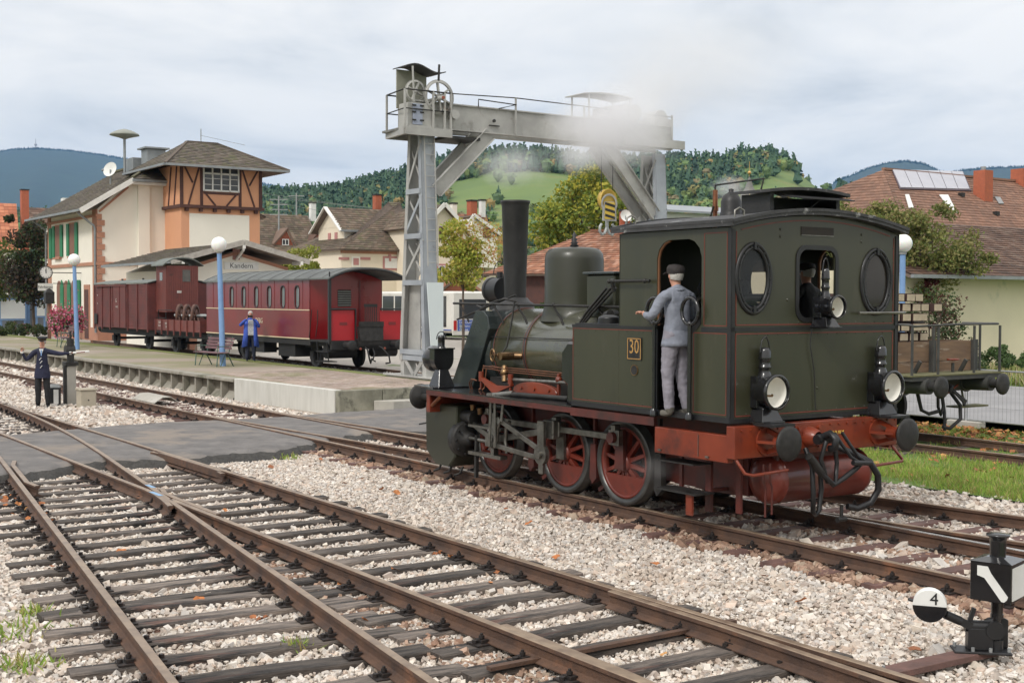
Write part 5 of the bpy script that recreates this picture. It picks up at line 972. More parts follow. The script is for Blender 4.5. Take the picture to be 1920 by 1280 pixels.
b.tube([(26.2,1.42,1.1),(26.05,1.42,1.6),(26.05,1.42,2.0)], .015, 5); b.tube([(26.7,1.42,1.05),(26.5,1.42,2.0)], .015, 5); b.build('step_ladder', m_under, CO)
def small_wheels(parent, xs, r=.42):
    for x in xs:
        b = MB(); b.cyl((x,-.8,r),(x,.8,r),.06,n=10)
        for y in (.8,-.8): b.lathe([(0,-.05),(r+.02,-.05),(r+.02,-.03),(r,-.03),(r,.06),(r-.05,.06),(r-.06,.02),(.12,.03),(.1,.09),(0,.09)], (x,y,r), (0,1 if y > 0 else -1,0), 28)
        for y in (.95,-.95): b.box(x-.14,x+.14,y-.05,y+.05,r-.12,r+.15); b.bar((x-.55,y,r+.32),(x+.55,y,r+.32),.06,.08)
        b.build('wheelset', m_under, parent)
small_wheels(CO, (27.4,33.6))
def small_buffers(parent, x, d, y0=.88, z=.98, r=.19, L_=.55, mt=None):
    for y in (y0,-y0): b = MB(); b.cyl((x,y,z),(x+d*.32,y,z),.11,.095,n=16); b.cyl((x+d*.3,y,z),(x+d*L_,y,z),.05,n=12); b.lathe([(0,-.06),(r,-.03),(r,.0),(r*.6,.02),(0,.03)], (x+d*L_,y,z), (d,0,0), 24); b.build('buffer', mt or m_under, parent)
small_buffers(CO, 25.1, -1, z=.85, r=.17, L_=.5)
b = MB(); b.tube([(25.05,.2,.8),(24.8,.22,.7),(24.7,.2,.4),(24.8,.1,.25),(24.9,.0,.4)], .03, 6); b.tube([(25.05,-.3,.8),(24.8,-.32,.75),(24.65,-.5,.5),(24.75,-.6,.25),(24.95,-.55,.22)], .03, 6); b.tube([(25.05,-.1,.75),(24.8,-.05,.55),(24.8,.02,.35),(24.8,-.08,.3)], .025, 6)
b.build('coupling_hose', m_under, CO); b = MB(); b.ball((24.9,.42,.72),.05,8); b.build('hose_cock', m_red, CO); b = MB(); b.ball((24.9,-.48,.72),.05,8); b.build('hose_cock', m_red, CO)
txt('lettering', 'DEBG', .26, mat('lettering_cream', (.72,.62,.45)), CO, (31.0,hw+.012,1.56), (R(90),0,R(180)))
# ---- low-sided wagon with wheelsets
LW = thing('low_sided_wagon', 'red-brown low-sided wagon between the coach and the box wagon', 'wagon', tuple(T(0,Cc,cz)), FR)
a0, a1 = 36.9, 42.4
b = MB(); b.box(a0,a1,hw-.05,hw,.98,1.45); b.build('side_board', m_brownr, LW); b = MB(); b.box(a0,a1,-hw,-hw+.05,.98,1.45); b.build('side_board', m_brownr, LW); b = MB(); b.box(a0,a0+.05,-hw+.05,hw-.05,.98,1.45); b.build('end_board', m_brownr, LW); b = MB(); b.box(a1-.05,a1,-hw+.05,hw-.05,.98,1.45); b.build('end_board', m_brownr, LW)
b = MB(); b.box(a0+.05,a1-.05,-hw+.05,hw-.05,.92,1.0); b.build('floor', m_under, LW)
for i in range(8): b = MB(); x = a0+.02+i*(a1-a0-.04)/7; b.box(x-.03,x+.03,hw,hw+.05,.80,1.46); b.build('stanchion', m_brownr, LW)
b = MB(); b.box(a0,a1,-1.1,1.1,.70,.91); b.build('underframe', m_under, LW); small_wheels(LW, (37.9,41.4)); small_buffers(LW, a0, -1, z=.85); small_buffers(LW, a1, 1, z=.85)
b = MB(); b.tube([(a1-.1,1.3,1.45),(a1-.1,1.3,1.85),(a1-1.2,1.3,1.85),(a1-1.9,1.3,1.85)], .02, 5); b.build('hand_rail', m_under, LW)
b = MB(); b.cyl((36.95,.6,1.52),(38.4,.6,1.6),.11,n=14); b.build('load_pipe', m_under, LW)
mw = mat('lettering_white', (.6,.56,.52))
for x, z, t_ in ((41.9,1.32,'2030'),(41.9,1.18,'18,0 t'),(41.05,1.28,'KKB'),(41.05,1.14,'20')): txt('lettering', t_, .14, mw, LW, (x,hw+.012,z), (R(90),0,R(180)))
m_rustw = mat('rusty_wheel', (.13,.06,.04), (.07,.035,.028), 5, .7)
for i, (x, lb) in enumerate(((38.0,'nearest loose rusty wheelset lying on the low wagon'),(38.95,'middle loose rusty wheelset on the low wagon'),(39.8,'farthest loose rusty wheelset on the low wagon, beside the box wagon'))):
    w = thing('wheelset', lb, 'wheelset', tuple(T(x,Cc+.45,cz+1.16)), FR+R(-38), 'loose wheelsets on the low wagon')
    for y in (.75,-.75):
        b = MB(); b.lathe([(.38,-.05),(.48,-.05),(.48,.06),(.38,.06),(.38,-.05)], (0,y,.48), (0,1,0), 30); ty = b.build('tyre', m_rustw, w)
        b = MB(); b.cyl((0,y-.06,.48),(0,y+.1,.48),.10,n=14)
        for k in range(8): a = k*math.pi/4; b.bar((0,y,.48),(.4*math.cos(a),y,.48+.4*math.sin(a)),.05,.05,(0,1,0))
        b.build('wheel_centre', m_rustw, w)
    b = MB(); b.cyl((0,-1.0,.48),(0,1.0,.48),.06,n=12); b.build('axle', m_galv, w)
# ---- box wagon with brakeman's cabin
BW = thing('box_wagon', 'brown boarded box wagon with tall brakeman cabin at its near end', 'wagon', tuple(T(0,Cc,cz)), FR)
a0, a1 = 43.4, 51.6
def planks(parent, x0, x1, y, z0, z1, n, mt, th=.03, sgn=1):
    h = (z1-z0)/n
    for i in range(n): b = MB(); b.box(x0,x1,y-th*sgn,y+random.uniform(0,.008)*sgn,z0+h*i+.006,z0+h*(i+1)-.006); b.build('plank', mt, parent)
b = MB(); b.box(a0,a1,-hw+.02,hw-.04,.95,3.02); b.build('body', m_brownw, BW)
planks(BW, a0, a1, hw, .95, 3.02, 15, m_brownw)
for x in (a0+.05,a0+1.5,a0+2.9,a1-2.6,a1-1.3,a1-.05): b = MB(); b.box(x-.05,x+.05,hw,hw+.05,.85,3.02); b.build('frame_post', m_brownw, BW)
b = MB(); b.box(a0+3.0,a0+5.1,hw+.01,hw+.06,.98,2.98); b.build('sliding_door', m_brownw, BW); b = MB(); b.box(a0+2.9,a1-.4,hw+.06,hw+.1,2.92,2.99); b.build('door_rail', m_brownw, BW)
for x in (a0+3.05,a0+4.0,a0+5.05): b = MB(); b.box(x-.04,x+.04,hw+.06,hw+.09,.98,2.98); b.build('door_post', m_brownw, BW)
b = MB(); b.prism([(hw,3.0)]+[(hw-2*hw*i/10, 3.0+.16*(1-((i-5)/5)**2)) for i in range(1,10)]+[(-hw,3.0),(-hw,.95),(hw,.95)], a0-.03, a0, 'yz'); b.build('end_wall', m_brownw, BW)
planks(BW, a0, a0, hw, 1, 1, 1, m_brownw) if False else None
arch_roof(a0-.08, a1+.08, hw+.06, 3.03, .18, .04, BW, 'roof', mat('wagon_roof', (.17,.19,.175), (.12,.13,.12), 2, .8))
b = MB(); b.box(a0,a1,-1.1,1.1,.66,.93); b.build('underframe', m_under, BW); small_wheels(BW, (a0+1.6,a1-1.7)); small_buffers(BW, a0, -1, z=.85); small_buffers(BW, a1, 1, z=.85)
# cabin
b = MB(); b.box(a0-1.35,a0-.05,-.42,1.02,1.75,3.80); b.build('brakeman_cabin', m_brownr, BW)
for i in range(13): b = MB(); x = a0-1.33+i*.1; b.box(x,x+.088,1.02,1.034,1.78,3.80); b.build('plank', m_brownr, BW)
for i in range(14): b = MB(); y = -.41+i*.102; b.box(a0-1.364,a0-1.35,y,y+.09,1.78,3.80); b.build('plank', m_brownr, BW)
cr_ = arch_roof(a0-1.5, a0+.1, .92, 3.78, .34, .05, BW, 'cabin_roof', bpy.data.materials['wagon_roof']); cr_.location.y = .3
b = MB(); b.box(a0-1.38,a0-1.366,-.05,.3,3.1,3.62); b.build('cabin_window', mat('slatted_grey', (.12,.11,.10), (.08,.08,.075), 6), BW); b = MB(); b.box(a0-.9,a0-.55,1.036,1.05,3.15,3.5); b.build('cabin_window', m_cwin, BW)
b = MB(); b.box(a0-1.4,a0,-1.1,1.1,.85,.95); b.build('cabin_deck', m_under, BW)
b = MB(); b.bar((a0-1.35,1.05,.95),(a0-1.35,1.05,1.75),.03,.03); b.bar((a0-1.35,-1.05,.95),(a0-1.35,-1.05,1.75),.03,.03); b.bar((a0-1.35,1.05,1.5),(a0-.1,1.05,1.5),.03,.03); b.build('hand_rail', m_under, BW)
b = MB(); b.box(a1-.55,a1-.1,hw+.05,hw+.06,1.1,1.6); b.build('label_frame', m_under, BW)
for x, z, t_, sz in ((47.9,2.25,'G',.26),(47.8,1.95,'14 012',.13),(50.9,2.5,'KB',.1),(50.9,2.1,'7,5',.1)): txt('lettering', t_, sz, mw, BW, (x,hw+.07,z), (R(90),0,R(180)))
b = MB(); b.box(a0-1.366,a0-1.37,.35,.55,2.6,2.7); b.build('sticker', mw, BW)
for x in (a0+1,a0+4,a1-1): b = MB(); b.cyl((x,.3,3.2),(x,.3,3.32),.05,n=8); b.build('roof_vent', m_under, BW)
# ================================================================== TIMBER WAGON on the right
TW = thing('timber_wagon', 'grey flat wagon with wooden side boards and railed end platform right of the locomotive', 'wagon', tuple(T(.2,-8.88,.03)), FR)
m_tw = mat('wagon_boards', (.22,.14,.085), (.14,.09,.06), 1.5, .8, stretch=(1,1,7), bump=.2, spots=[((.40,.34,.27),1.4,.58,.15)])
m_gr = mat('wagon_grey_steel', (.085,.085,.08), (.05,.05,.048), 4, .55, .3)
b = MB(); b.box(2.02,11,-1.3,1.3,1.12,1.20); b.build('deck', m_gr, TW); b = MB(); b.box(2.5,2.62,-1.3,1.3,.86,1.14); b.build('headstock', m_gr, TW)
b = MB(); b.box(2.62,11,.85,.95,.85,1.12); b.box(2.62,11,-.95,-.85,.85,1.12); b.build('sole_bar', m_gr, TW)
b = MB(); b.box(2.0,3.6,-1.35,1.35,1.2,1.225); b.build('end_planks', mat('mossy_planks', (.16,.15,.07), (.10,.10,.05), 4, .9), TW)
for z0_ in (1.23,1.43,1.61): b = MB(); b.box(2.62,2.67,-1.28,1.28,z0_,z0_+.185); b.build('end_board', m_tw, TW); b = MB(); b.box(2.67,11,1.28,1.33,z0_,z0_+.185); b.build('side_board', m_tw, TW)
for z0_ in (1.23,1.43,1.61): b = MB(); b.box(2.67,11,-1.33,-1.28,z0_,z0_+.185); b.build('side_board', m_tw, TW)
for y in (-1.26,.0,1.25): b = MB(); b.box(2.56,2.62,y-.07,y+.07,1.1,1.82); b.build('board_post', m_gr, TW)
for y, z0_ in ((-.75,1.2),(.6,1.2)): b = MB(); b.bar((2.55,y,1.2),(2.4,y,1.45),.04,.07); b.build('board_prop', m_gr, TW)
b = MB(); b.cyl((2.4,-.35,1.2),(2.4,-.35,1.4),.03,n=8); b.build('brake_column', m_gr, TW); b = MB(); b.tube([(2.4+.09*math.sin(t),-.35+.12*math.cos(t),1.46) for t in np.linspace(0,2*math.pi,14,endpoint=False)], .02, 6, closed=True); b.build('brake_wheel', m_red, TW)
rp = [(2.6,1.25),(2.6,.85),(2.6,.1),(2.6,-.5),(2.6,-1.15)]
for i, p in enumerate([(2.05,1.28),(2.5,1.3),(2.05,.55),(2.5,.1),(2.05,-.5),(2.5,-1.3),(2.05,-1.28)]): b = MB(); b.bar((*p,1.15),(*p,2.10),.035,.035); b.build('railing_post', m_gr, TW)
b = MB(); b.tube([(2.95,1.3,2.1),(2.5,1.3,2.13),(2.13,1.28,2.13),(2.05,1.22,2.10),(2.05,0,2.13),(2.05,-1.22,2.13),(2.13,-1.28,2.13),(2.9,-1.3,2.13)], .022, 6); b.build('railing', m_gr, TW)
b = MB(); b.cyl((3.2,.3,2.15),(3.2,-.5,2.15),.012,n=6); b.cyl((3.2,-.05,1.2),(3.2,-.05,2.2),.02,n=6); b.build('crank_rod', m_gr, TW)
for y in (.9,-.9):
    b = MB(); b.cyl((2.5,y,1.02),(1.95,y,1.02),.155,.14,n=24); b.cyl((2.52,y,1.02),(2.48,y,1.02),.19,n=20); cs = b.build('buffer_casing', m_gr, TW)
    b = MB(); b.cyl((1.95,y,1.02),(1.72,y,1.02),.085,n=18); b.lathe([(.05,-.08),(.19,-.04),(.20,-.02),(.20,.0),(.14,.018),(0,.03)], (1.70,y,1.02), (-1,0,0), 30); b.build('buffer_head', m_iron, cs)
b = MB(); b.tube([(2.5,0,1.0),(2.3,0,1.02),(2.15,0,.98),(2.2,0,.88)], .04, 8); b.tube([(2.3,.05,1.02),(2.15,-.1,.85),(2.1,-.25,.7),(2.1,-.3,.62)], .022, 6); b.tube([(2.3,-.05,1.02),(2.2,-.2,.85),(2.12,-.38,.7),(2.1,-.3,.62)], .022, 6); b.tube([(2.35,.15,.95),(2.3,.2,.6),(2.3,.12,.45),(2.3,.05,.6),(2.35,.05,.9)], .03, 8); b.build('screw_coupling', m_under, TW)
b = MB(); b.tube([(2.45,-.35,.85),(2.3,-.45,.6),(2.25,-.4,.35),(2.3,-.15,.18),(2.3,.05,.22)], .035, 8); b.tube([(2.45,-.1,.85),(2.35,-.05,.5),(2.3,.0,.15)], .03, 8); b.build('brake_hose', m_under, TW); b = MB(); b.tube([(2.45,.6,.85),(2.4,.55,.55),(2.35,.4,.48),(2.3,.2,.52)], .035, 8); b.build('brake_hose', m_under, TW)
b = MB(); b.bar((2.45,-.25,.82),(2.4,-.5,.98),.03,.03); b.build('release_handle', m_red, TW)
b = MB(); b.box(2.5,2.8,-1.6,-.7,.52,.55); b.bar((2.6,-.9,.85),(2.6,-1.0,.52),.03,.03); b.build('shunter_step', bpy.data.materials['mossy_planks'], TW); small_wheels(TW, (4.3,8.6), .47)
b = MB(); b.box(4.0,10.8,-1.1,1.1,1.23,1.26); b.build('floor_mat', m_under, TW)
m_end = mat('sawn_end_grain', (.50,.42,.30), (.36,.30,.22), 7, .85, spots=[((.25,.13,.07),4,.6,.1)]); m_tdark = mat('creosoted_timber', (.07,.035,.028), (.04,.022,.02), 3, .8)
TP = None; pos = []
for r_, (n_, y0) in enumerate(((5,1.0),(5,1.0),(5,.99),(6,.96))):
    for c in range(n_): pos.append((r_, c, y0-.0-c*.285))
pos += [(4,c,.6-c*.285) for c in range(3)]
places = {}
for r_, c, y in pos:
    z0_ = 1.83+r_*.185-.0; wd = .26
    o = thing('timber_beam', 'dark creosoted timber with pale sawn end in the stack on the flat wagon', 'timber', tuple(T(3.05+random.uniform(-.05,.05),-8.85+y,z0_)), FR, 'timbers stacked on the flat wagon')
    if TP is None:
        b = MB(); b.box(.012,5,-.12,.12,0,.155); TPb = b.build('timber', m_tdark, o); b = MB(); b.box(0,.012,-.105,.105,.015,.14); TPe = b.build('sawn_end', m_end, o); TP = (TPb, TPe)
    else: inst(TP[0], o); inst(TP[1], o)
for r_ in range(1): b = MB(); b.box(3.75,8.8,.93,1.05,1.75,1.82); tag(b.build('timber_bearer', m_tdark), 'dark bearer under the timber stack on the flat wagon', 'timber').location = T(0,-8.85,0); 
bpy.data.objects['timber_bearer'].rotation_euler = (0,0,FR)
# ================================================================== LAMP POSTS, BENCHES, SIGNALS
m_blue = mat('light_blue_paint', (.20,.34,.58), (.16,.28,.50), 3, .5)
m_globe = bpy.data.materials.new('globe_plastic'); m_globe.use_nodes = True; m_globe.node_tree.nodes['Principled BSDF'].inputs['Base Color'].default_value = (.85,.85,.82,1); m_globe.node_tree.nodes['Principled BSDF'].inputs['Roughness'].default_value = .25; m_globe.node_tree.nodes['Principled BSDF'].inputs['Subsurface Weight'].default_value = .3
def lamppost(P, h, label, r=.10, gr=.26, lean=0.):
    t = thing('street_lamp', label, 'lamp', tuple(P), 0, 'globe lamps on light blue posts'); t.rotation_euler = (0, lean, 0)
    b = MB(); b.cyl((0,0,0),(0,0,h),r,r*.78,n=16); b.cyl((0,0,h*.5),(0,0,h*.5+.06),r*.95,n=16); b.build('post', m_blue, t)
    b = MB(); b.cyl((0,0,h),(0,0,h+.06),.09,n=14); b.build('collar', m_galv, t)
    b = MB(); b.ball((0,0,h+.06+gr*.9), gr, 24); b.build('globe', m_globe, t)
P = on(418,686,.35); lamppost(P, 3.72, 'light blue globe lamp in front of the Kandern sign, beside the near bench', lean=R(-1.6))
P = on(145,655,.35); lamppost(P, 3.6, 'light blue globe lamp by the flower tubs in front of the green shutters', r=.10, lean=R(-1.6))
PL = at(1691,600,30); PL.z = -.1; lamppost(PL, 3.78, 'light blue globe lamp partly hidden behind the cab roof on the right', r=.085, gr=.22)
m_slat = mat('bench_slat', (.20,.11,.12), (.14,.08,.085), 4, .7); m_bgreen = mat('bench_frame', (.06,.12,.09), (.04,.08,.06), 4, .5)
def bench(P, rz, label):
    t = thing('park_bench', label, 'bench', tuple(P), rz, 'slatted platform benches')
    for i in range(4): b = MB(); b.box(-.85,.85,-.05+i*.11,.035+i*.11,.44,.465); b.build('seat_slat', m_slat, t)
    for i in range(4): b = MB(); y = .42+i*.035; b.box(-.85,.85,y,y+.025,.56+i*.10,.64+i*.10); b.build('back_slat', m_slat, t)
    for x in (-.72,.72):
        b = MB(); b.tube([(x,-.04,0),(x,.0,.42),(x,.40,.43),(x,.56,.98)], .02, 6); b.tube([(x,.58,0),(x,.36,.42)], .02, 6); b.tube([(x,-.02,.44),(x,.0,.66),(x,.42,.66)], .016, 6); b.tube([(x,.1,.0),(x,.28,.42)], .016, 6); b.build('leg', m_bgreen, t)
    return t
BZ = FR+R(190)
bench(on(388,686,.35), FR+R(180)+R(8), 'slatted wooden bench on the platform left of the near globe lamp')
b2_ = bench(on(112,651,.35), FR+R(172), 'slatted bench on the platform beside the uniformed man')
b2_ = bench(on(118,632,.35), FR+R(172), 'slatted bench in front of the pink flower tubs')
# blue signal post base with concrete pillar, box and small lantern beside the uniformed man
t = thing('signal_post', 'rusty lever mechanism on a concrete pillar beside the uniformed man', 'signal post', tuple(on(133,760,-.22)), FR)
b = MB(); b.box(-.13,.13,-.11,.13,0,1.05); b.build('pillar', m_conc, t, bevel=.02); b = MB(); b.box(-.17,.17,-.16,.17,1.05,1.15); b.cyl((0,0,1.15),(0,0,1.75),.09,n=12); b.cyl((0,-.1,1.45),(0,.14,1.45),.13,n=14); b.cyl((0,0,1.75),(0,0,1.95),.03,n=8); b.build('mechanism', m_iron, t)
b = MB(); b.box(-.12,-.0,.13,.2,0,1.06); b.build('channel', m_iron, t)
t = thing('concrete_box', 'small beige concrete box right of the pillar by the far track', 'box', tuple(on(162,765,-.22)), FR); b = MB(); b.box(-.2,.2,-.2,.2,0,.46); b.build('body', mat('beige_concrete', (.44,.39,.31), (.36,.32,.25), 3, .9), t, bevel=.02); b = MB(); b.box(-.22,.22,-.22,.22,.46,.51); b.build('lid', bpy.data.materials['beige_concrete'], t, bevel=.01); b = MB(); b.cyl((-.2,.0,.22),(-.206,.0,.22),.02,n=8); b.build('hole', m_black, t)
t = thing('ground_lantern', 'small black lantern with a white window standing between the uniformed man and the pillar', 'lantern', tuple(on(102,762,-.22)), R(12)); b = MB(); b.box(-.15,.15,-.12,.12,.04,.5); b.build('housing', m_black, t, bevel=.01); b = MB(); b.box(-.0,.12,-.128,-.121,.08,.45); b.build('window', m_white, t); b = MB(); b.hexa([(-.17,-.14,.5),(.17,-.14,.5),(.17,.14,.5),(-.17,.14,.5),(-.1,-.08,.58),(.1,-.08,.58),(.1,.08,.58),(-.1,.08,.58)]); b.build('roof', m_galv, t); b = MB(); b.box(-.22,.45,-.2,.2,0,.04); b.build('base_slab', m_conc, t)
t = thing('cover_plate', 'bent pale sheet-metal cover over the far rail near the platform wall', 'metal cover', tuple(on(292,751,-.1)), FR+R(0)); b = MB(); b.hexa([(-.9,-.3,.0),(.9,-.3,.0),(.9,-.1,.14),(-.9,-.1,.14),(-.9,-.3,.02),(.9,-.3,.02),(.9,-.1,.16),(-.9,-.1,.16)]); b.build('side_sheet', m_conc, t); b = MB(); b.box(-.9,.9,-.1,.12,.14,.16); b.build('top_sheet', m_conc, t); b = MB(); b.hexa([(-.9,.12,.14),(.9,.12,.14),(.9,.34,.0),(-.9,.34,.0),(-.9,.12,.16),(.9,.12,.16),(.9,.34,.02),(-.9,.34,.02)]); b.build('side_sheet', m_conc, t)
# ================================================================== SWITCH LEVER with lantern, bottom right
SW = on(1868,1222,-.12); fz = R(-8)
t = thing('point_lantern', 'black point-indicator lantern with white arrows on a switch stand', 'switch lantern', tuple(SW), fz)
b = MB(); b.cyl((-.0,0,.0),(0,0,.42),.032,n=14); b.cyl((0,0,.30),(0,0,.42),.045,n=14); b.cyl((0,0,.27),(0,0,.30),.05,n=14); b.build('shaft', m_gloss, t)
lr = R(-32)
Rm = Matrix.Rotation(lr, 4, 'Z')
b = MB(); b.X = Rm; hx = .155; b.box(-hx,hx,-hx,hx,.42,.72); b.hexa([(-hx-.01,-hx-.01,.72),(hx+.01,-hx-.01,.72),(hx+.01,hx+.01,.72),(-hx-.01,hx+.01,.72),(-.07,-.07,.75),(.07,-.07,.75),(.07,.07,.75),(-.07,.07,.75)]); hs = b.build('housing', m_gloss, t, bevel=.004)
b = MB(); b.lathe([(.06,.745),(.062,.86),(.068,.90),(.088,.905),(.088,.92),(.0,.925)], (0,0,0), (0,0,1), 22); b.build('chimney', m_gloss, t)
b = MB(); b.X = Rm; ar = [(-.10,.69),(-.02,.69),(.005,.64),(.135,.475),(.125,.45),(.105,.432),(.085,.435),(-.045,.60),(-.10,.615)]
b.prism(ar, -hx-.004, -hx, 'xz'); b.build('arrow', m_white, hs)
b = MB(); b.X = Rm; b.prism([(-hx+.03,.44),(hx-.01,.44),(hx-.01,.69),(-hx+.03,.69)], hx, hx+.004, 'yz'); b.build('white_window', m_white, hs)
t = thing('switch_lever', 'black switch stand with round white and black counterweight marked 4', 'switch lever', tuple(SW), fz)
b = MB(); b.box(-.33,.10,-.10,.10,-.0,.02); b.box(-.22,-.03,-.05,.07,.02,.19); b.cyl((-.24,.0,.2),(.0,.0,.2),.045,n=14); b.cyl((-.02,-.06,.18),(-.02,.1,.18),.07,n=16); b.cyl((0,0,.02),(0,0,.1),.05,n=14)
b.prism([(-.14,.02),(.1,.02),(.1,.24),(.02,.28),(-.06,.24)], .05, .08, 'xz'); b.build('stand', m_black, t, bevel=.006)
for x, y in ((-.19,-.075),(-.06,-.08),(-.3,.06),(.08,-.06)): b = MB(); b.cyl((x,y,.02),(x,y,.05),.014,n=6); b.build('bolt', m_galv, t)
b = MB(); b.bar((-.2,-.02,.2),(-.33,-.06,.27),.05,.06); b.cyl((-.28,-.05,.245),(-.40,-.08,.30),.035,n=12); b.cyl((-.40,-.08,.30),(-.47,-.1,.33),.02,n=10); b.bar((-.20,0,.24),(-.17,.0,.34),.04,.03); b.cyl((-.56,-.12,.38),(-.68,-.08,.41),.012,n=8); b.build('lever', m_black, t)
Rw = Matrix.Translation((-.52,-.1,.375)) @ Matrix.Rotation(R(-12), 4, 'Z')
b = MB(); b.X = Rw; n = 36; r_ = .125
def half(z0, sg):
    return [(r_*math.cos(a), r_*math.sin(a)) for a in (np.linspace(0, math.pi, 18) if sg > 0 else np.linspace(math.pi, 2*math.pi, 18))]
b.prism(half(0, 1), -.055, .055, 'xz'); w1 = b.build('counterweight_top', m_white, t, bevel=.008)
b = MB(); b.X = Rw; b.prism(half(0, -1), -.055, .055, 'xz'); b.build('counterweight_bottom', m_gloss, t, bevel=.008)
o = txt('numeral', '4', .13, m_black, t, (0,0,0), (0,0,0)); o.matrix_local = Matrix.Translation((-.50,-.163,.43)) @ Matrix.Rotation(R(-12), 4, 'Z') @ Matrix.Rotation(R(90), 4, 'X')
t = thing('switch_base_beam', 'rust-red steel channel beam bolted between the switch stand and the rail', 'steel beam')
b = MB(); p, q = on(1870,1215,-.14), on(1625,1270,-.14); b.bar(p, q, .17, .05); b.build('beam', m_steelslp, t, bevel=.004)
for x, y in ((1640,1262),(1657,1255),(1660,1268),(1645,1275)): P = on(x,y,-.11); b = MB(); b.cyl(tuple(P),tuple(P+Vector((0,0,.03))),.012,n=6); b.build('bolt', m_galv, t)
# ================================================================== MESH FENCE on the right, with concrete feet
t = thing('mesh_fence', 'low galvanised temporary mesh fence along the road behind the siding', 'fence')
fv = -12.75
ends = [-9.0,-5.55,-2.1,1.35,4.85,8.3]
for i, (s0, s1) in enumerate(zip(ends, ends[1:])):
    b = MB(); P = lambda s, z: T(s, fv, z)
    b.tube([P(s0+.03,0),P(s1-.03,0),P(s1-.03,1.1),P(s0+.03,1.1)], .02, 6, closed=True); fr_ = b.build('panel_frame', m_galv, t)
    b = MB(); s = s0+.1
    while s < s1-.05: b.bar(P(s,.0),P(s,1.1),.0045,.0045); s += .10
    for z in (.3,.75): b.bar(P(s0+.03,z),P(s1-.03,z),.005,.005)
    o = b.build('wire', m_galv, fr_); o['kind'] = 'stuff'
for s0 in ends: b = MB(); c = T(s0, fv, -.17); b.X = Matrix.Translation(c) @ Matrix.Rotation(FR, 4, 'Z'); b.box(-.42,.42,-.12,.12,0,.15); b.build('concrete_foot', m_conc, t, bevel=.02)
# ================================================================== BUILDINGS (local x = s, y = v)
def pv(px, py, s0):      # photograph point on the plane s = s0  ->  (v, z)
    d = fw*FPX + rt*(px-960) + up*(640-py); c = Vector((0, 0, CAMH)); t = (s0-(c-O).dot(FV))/d.dot(FV); P = c+d*t; return (P-O).dot(LV), P.z
def ps(px, py, v0):
    d = fw*FPX + rt*(px-960) + up*(640-py); c = Vector((0, 0, CAMH)); t = (v0-(c-O).dot(LV))/d.dot(LV); P = c+d*t; return (P-O).dot(FV), P.z
def house(name, label, cat='house'): return thing(name, label, cat, tuple(T(0,0,0)), FR)
def tiled(parent, P0, P1, P2, P3, row, col, mt, name='roof_slope', th=.035, fill=None):
    """roof slope laid course by course: P0-P1 eave, P3-P2 ridge"""
    P0, P1, P2, P3 = map(Vector, (P0, P1, P2, P3)); b = MB(); up_ = (P3+P2)/2-(P0+P1)/2; n = max(2, int(up_.length/row)); nrm = (P1-P0).cross(P3-P0 if (P3-P0).length > .1 else P2-P0).normalized()
    if nrm.z < 0: nrm = -nrm
    for i in range(n):
        t0, t1 = i/n, (i+1.12)/n; t1 = min(t1, 1)
        A, B_ = P0.lerp(P3, t0), P1.lerp(P2, t0); C_, D_ = P1.lerp(P2, t1), P0.lerp(P3, t1); w = (B_-A).length; k = max(1, int(w/col)); off = .5 if i % 2 else 0
        for j in range(k):
            b.piece(); u0, u1 = j/k, (j+1)/k-.04/k; l = random.uniform(-.25,.25)*th; lift = nrm*(th+l)
            a0, a1 = A.lerp(B_, u0)+lift, A.lerp(B_, u1)+lift; c1, c0 = D_.lerp(C_, u1)+nrm*.004, D_.lerp(C_, u0)+nrm*.004
            b.add([a0, a1, c1, c0, a0-lift, a1-lift], [(0,1,2,3),(4,5,1,0)])
    o = b.build(name, mt, parent, fix=False); bb = MB(); bb.add([P0-nrm*.02,P1-nrm*.02,P2-nrm*.02,P3-nrm*.02,P0-nrm*.12,P1-nrm*.12,P2-nrm*.12,P3-nrm*.12], [(0,1,2,3),(7,6,5,4),(0,4,5,1),(1,5,6,2),(2,6,7,3),(3,7,4,0)]); bb.build('roof_boarding', m_soffit, parent)
    o['kind'] = 'stuff'; return o
m_soffit = mat('soffit_boards', (.20,.15,.12), (.13,.10,.08), 3, .8)
m_plast = mat('cream_render', (.84,.80,.70), (.79,.75,.66), .5, .9, bump=.1, bscale=12, spots=[((.55,.51,.41),.35,.6,.2)])
m_plast2 = mat('pink_cream_render', (.78,.69,.55), (.72,.64,.51), .5, .9)
m_sand = mat('sandstone', (.46,.23,.15), (.38,.19,.125), 1.5, .85)
m_sandp = mat('pink_sandstone', (.45,.24,.21), (.37,.20,.17), 1.5, .85)
m_salm = mat('salmon_render', (.68,.35,.20), (.62,.31,.185), .6, .9)
m_timb = mat('dark_timber', (.11,.048,.038), (.07,.033,.028), 4, .8)
m_shut = mat('green_shutter', (.03,.22,.10), (.02,.17,.08), 3, .6)
m_brwin = mat('brown_shutter', (.24,.12,.08), (.19,.095,.065), 3, .7)
m_tile1 = mat('mossy_grey_tiles', (.2,.2,.2), rnd=[(.115,.090,.072),(.10,.084,.062),(.135,.112,.088),(.085,.072,.058),(.115,.105,.062),(.15,.125,.10)], scale=.5, rough=.9, spots=[((.10,.105,.05),.5,.62,.1)])
m_tile2 = mat('brown_tiles', (.2,.2,.2), rnd=[(.135,.095,.068),(.115,.085,.06),(.16,.115,.08),(.10,.078,.055),(.125,.105,.065),(.17,.13,.095)], scale=.4, rough=.9, spots=[((.115,.115,.05),.6,.62,.1)])
m_tile3 = mat('red_tiles', (.3,.1,.05), rnd=[(.30,.13,.075),(.24,.105,.062),(.35,.165,.10),(.20,.095,.06),(.28,.14,.085),(.38,.21,.145)], scale=.4, rough=.85, spots=[((.12,.10,.06),.7,.6,.12)])
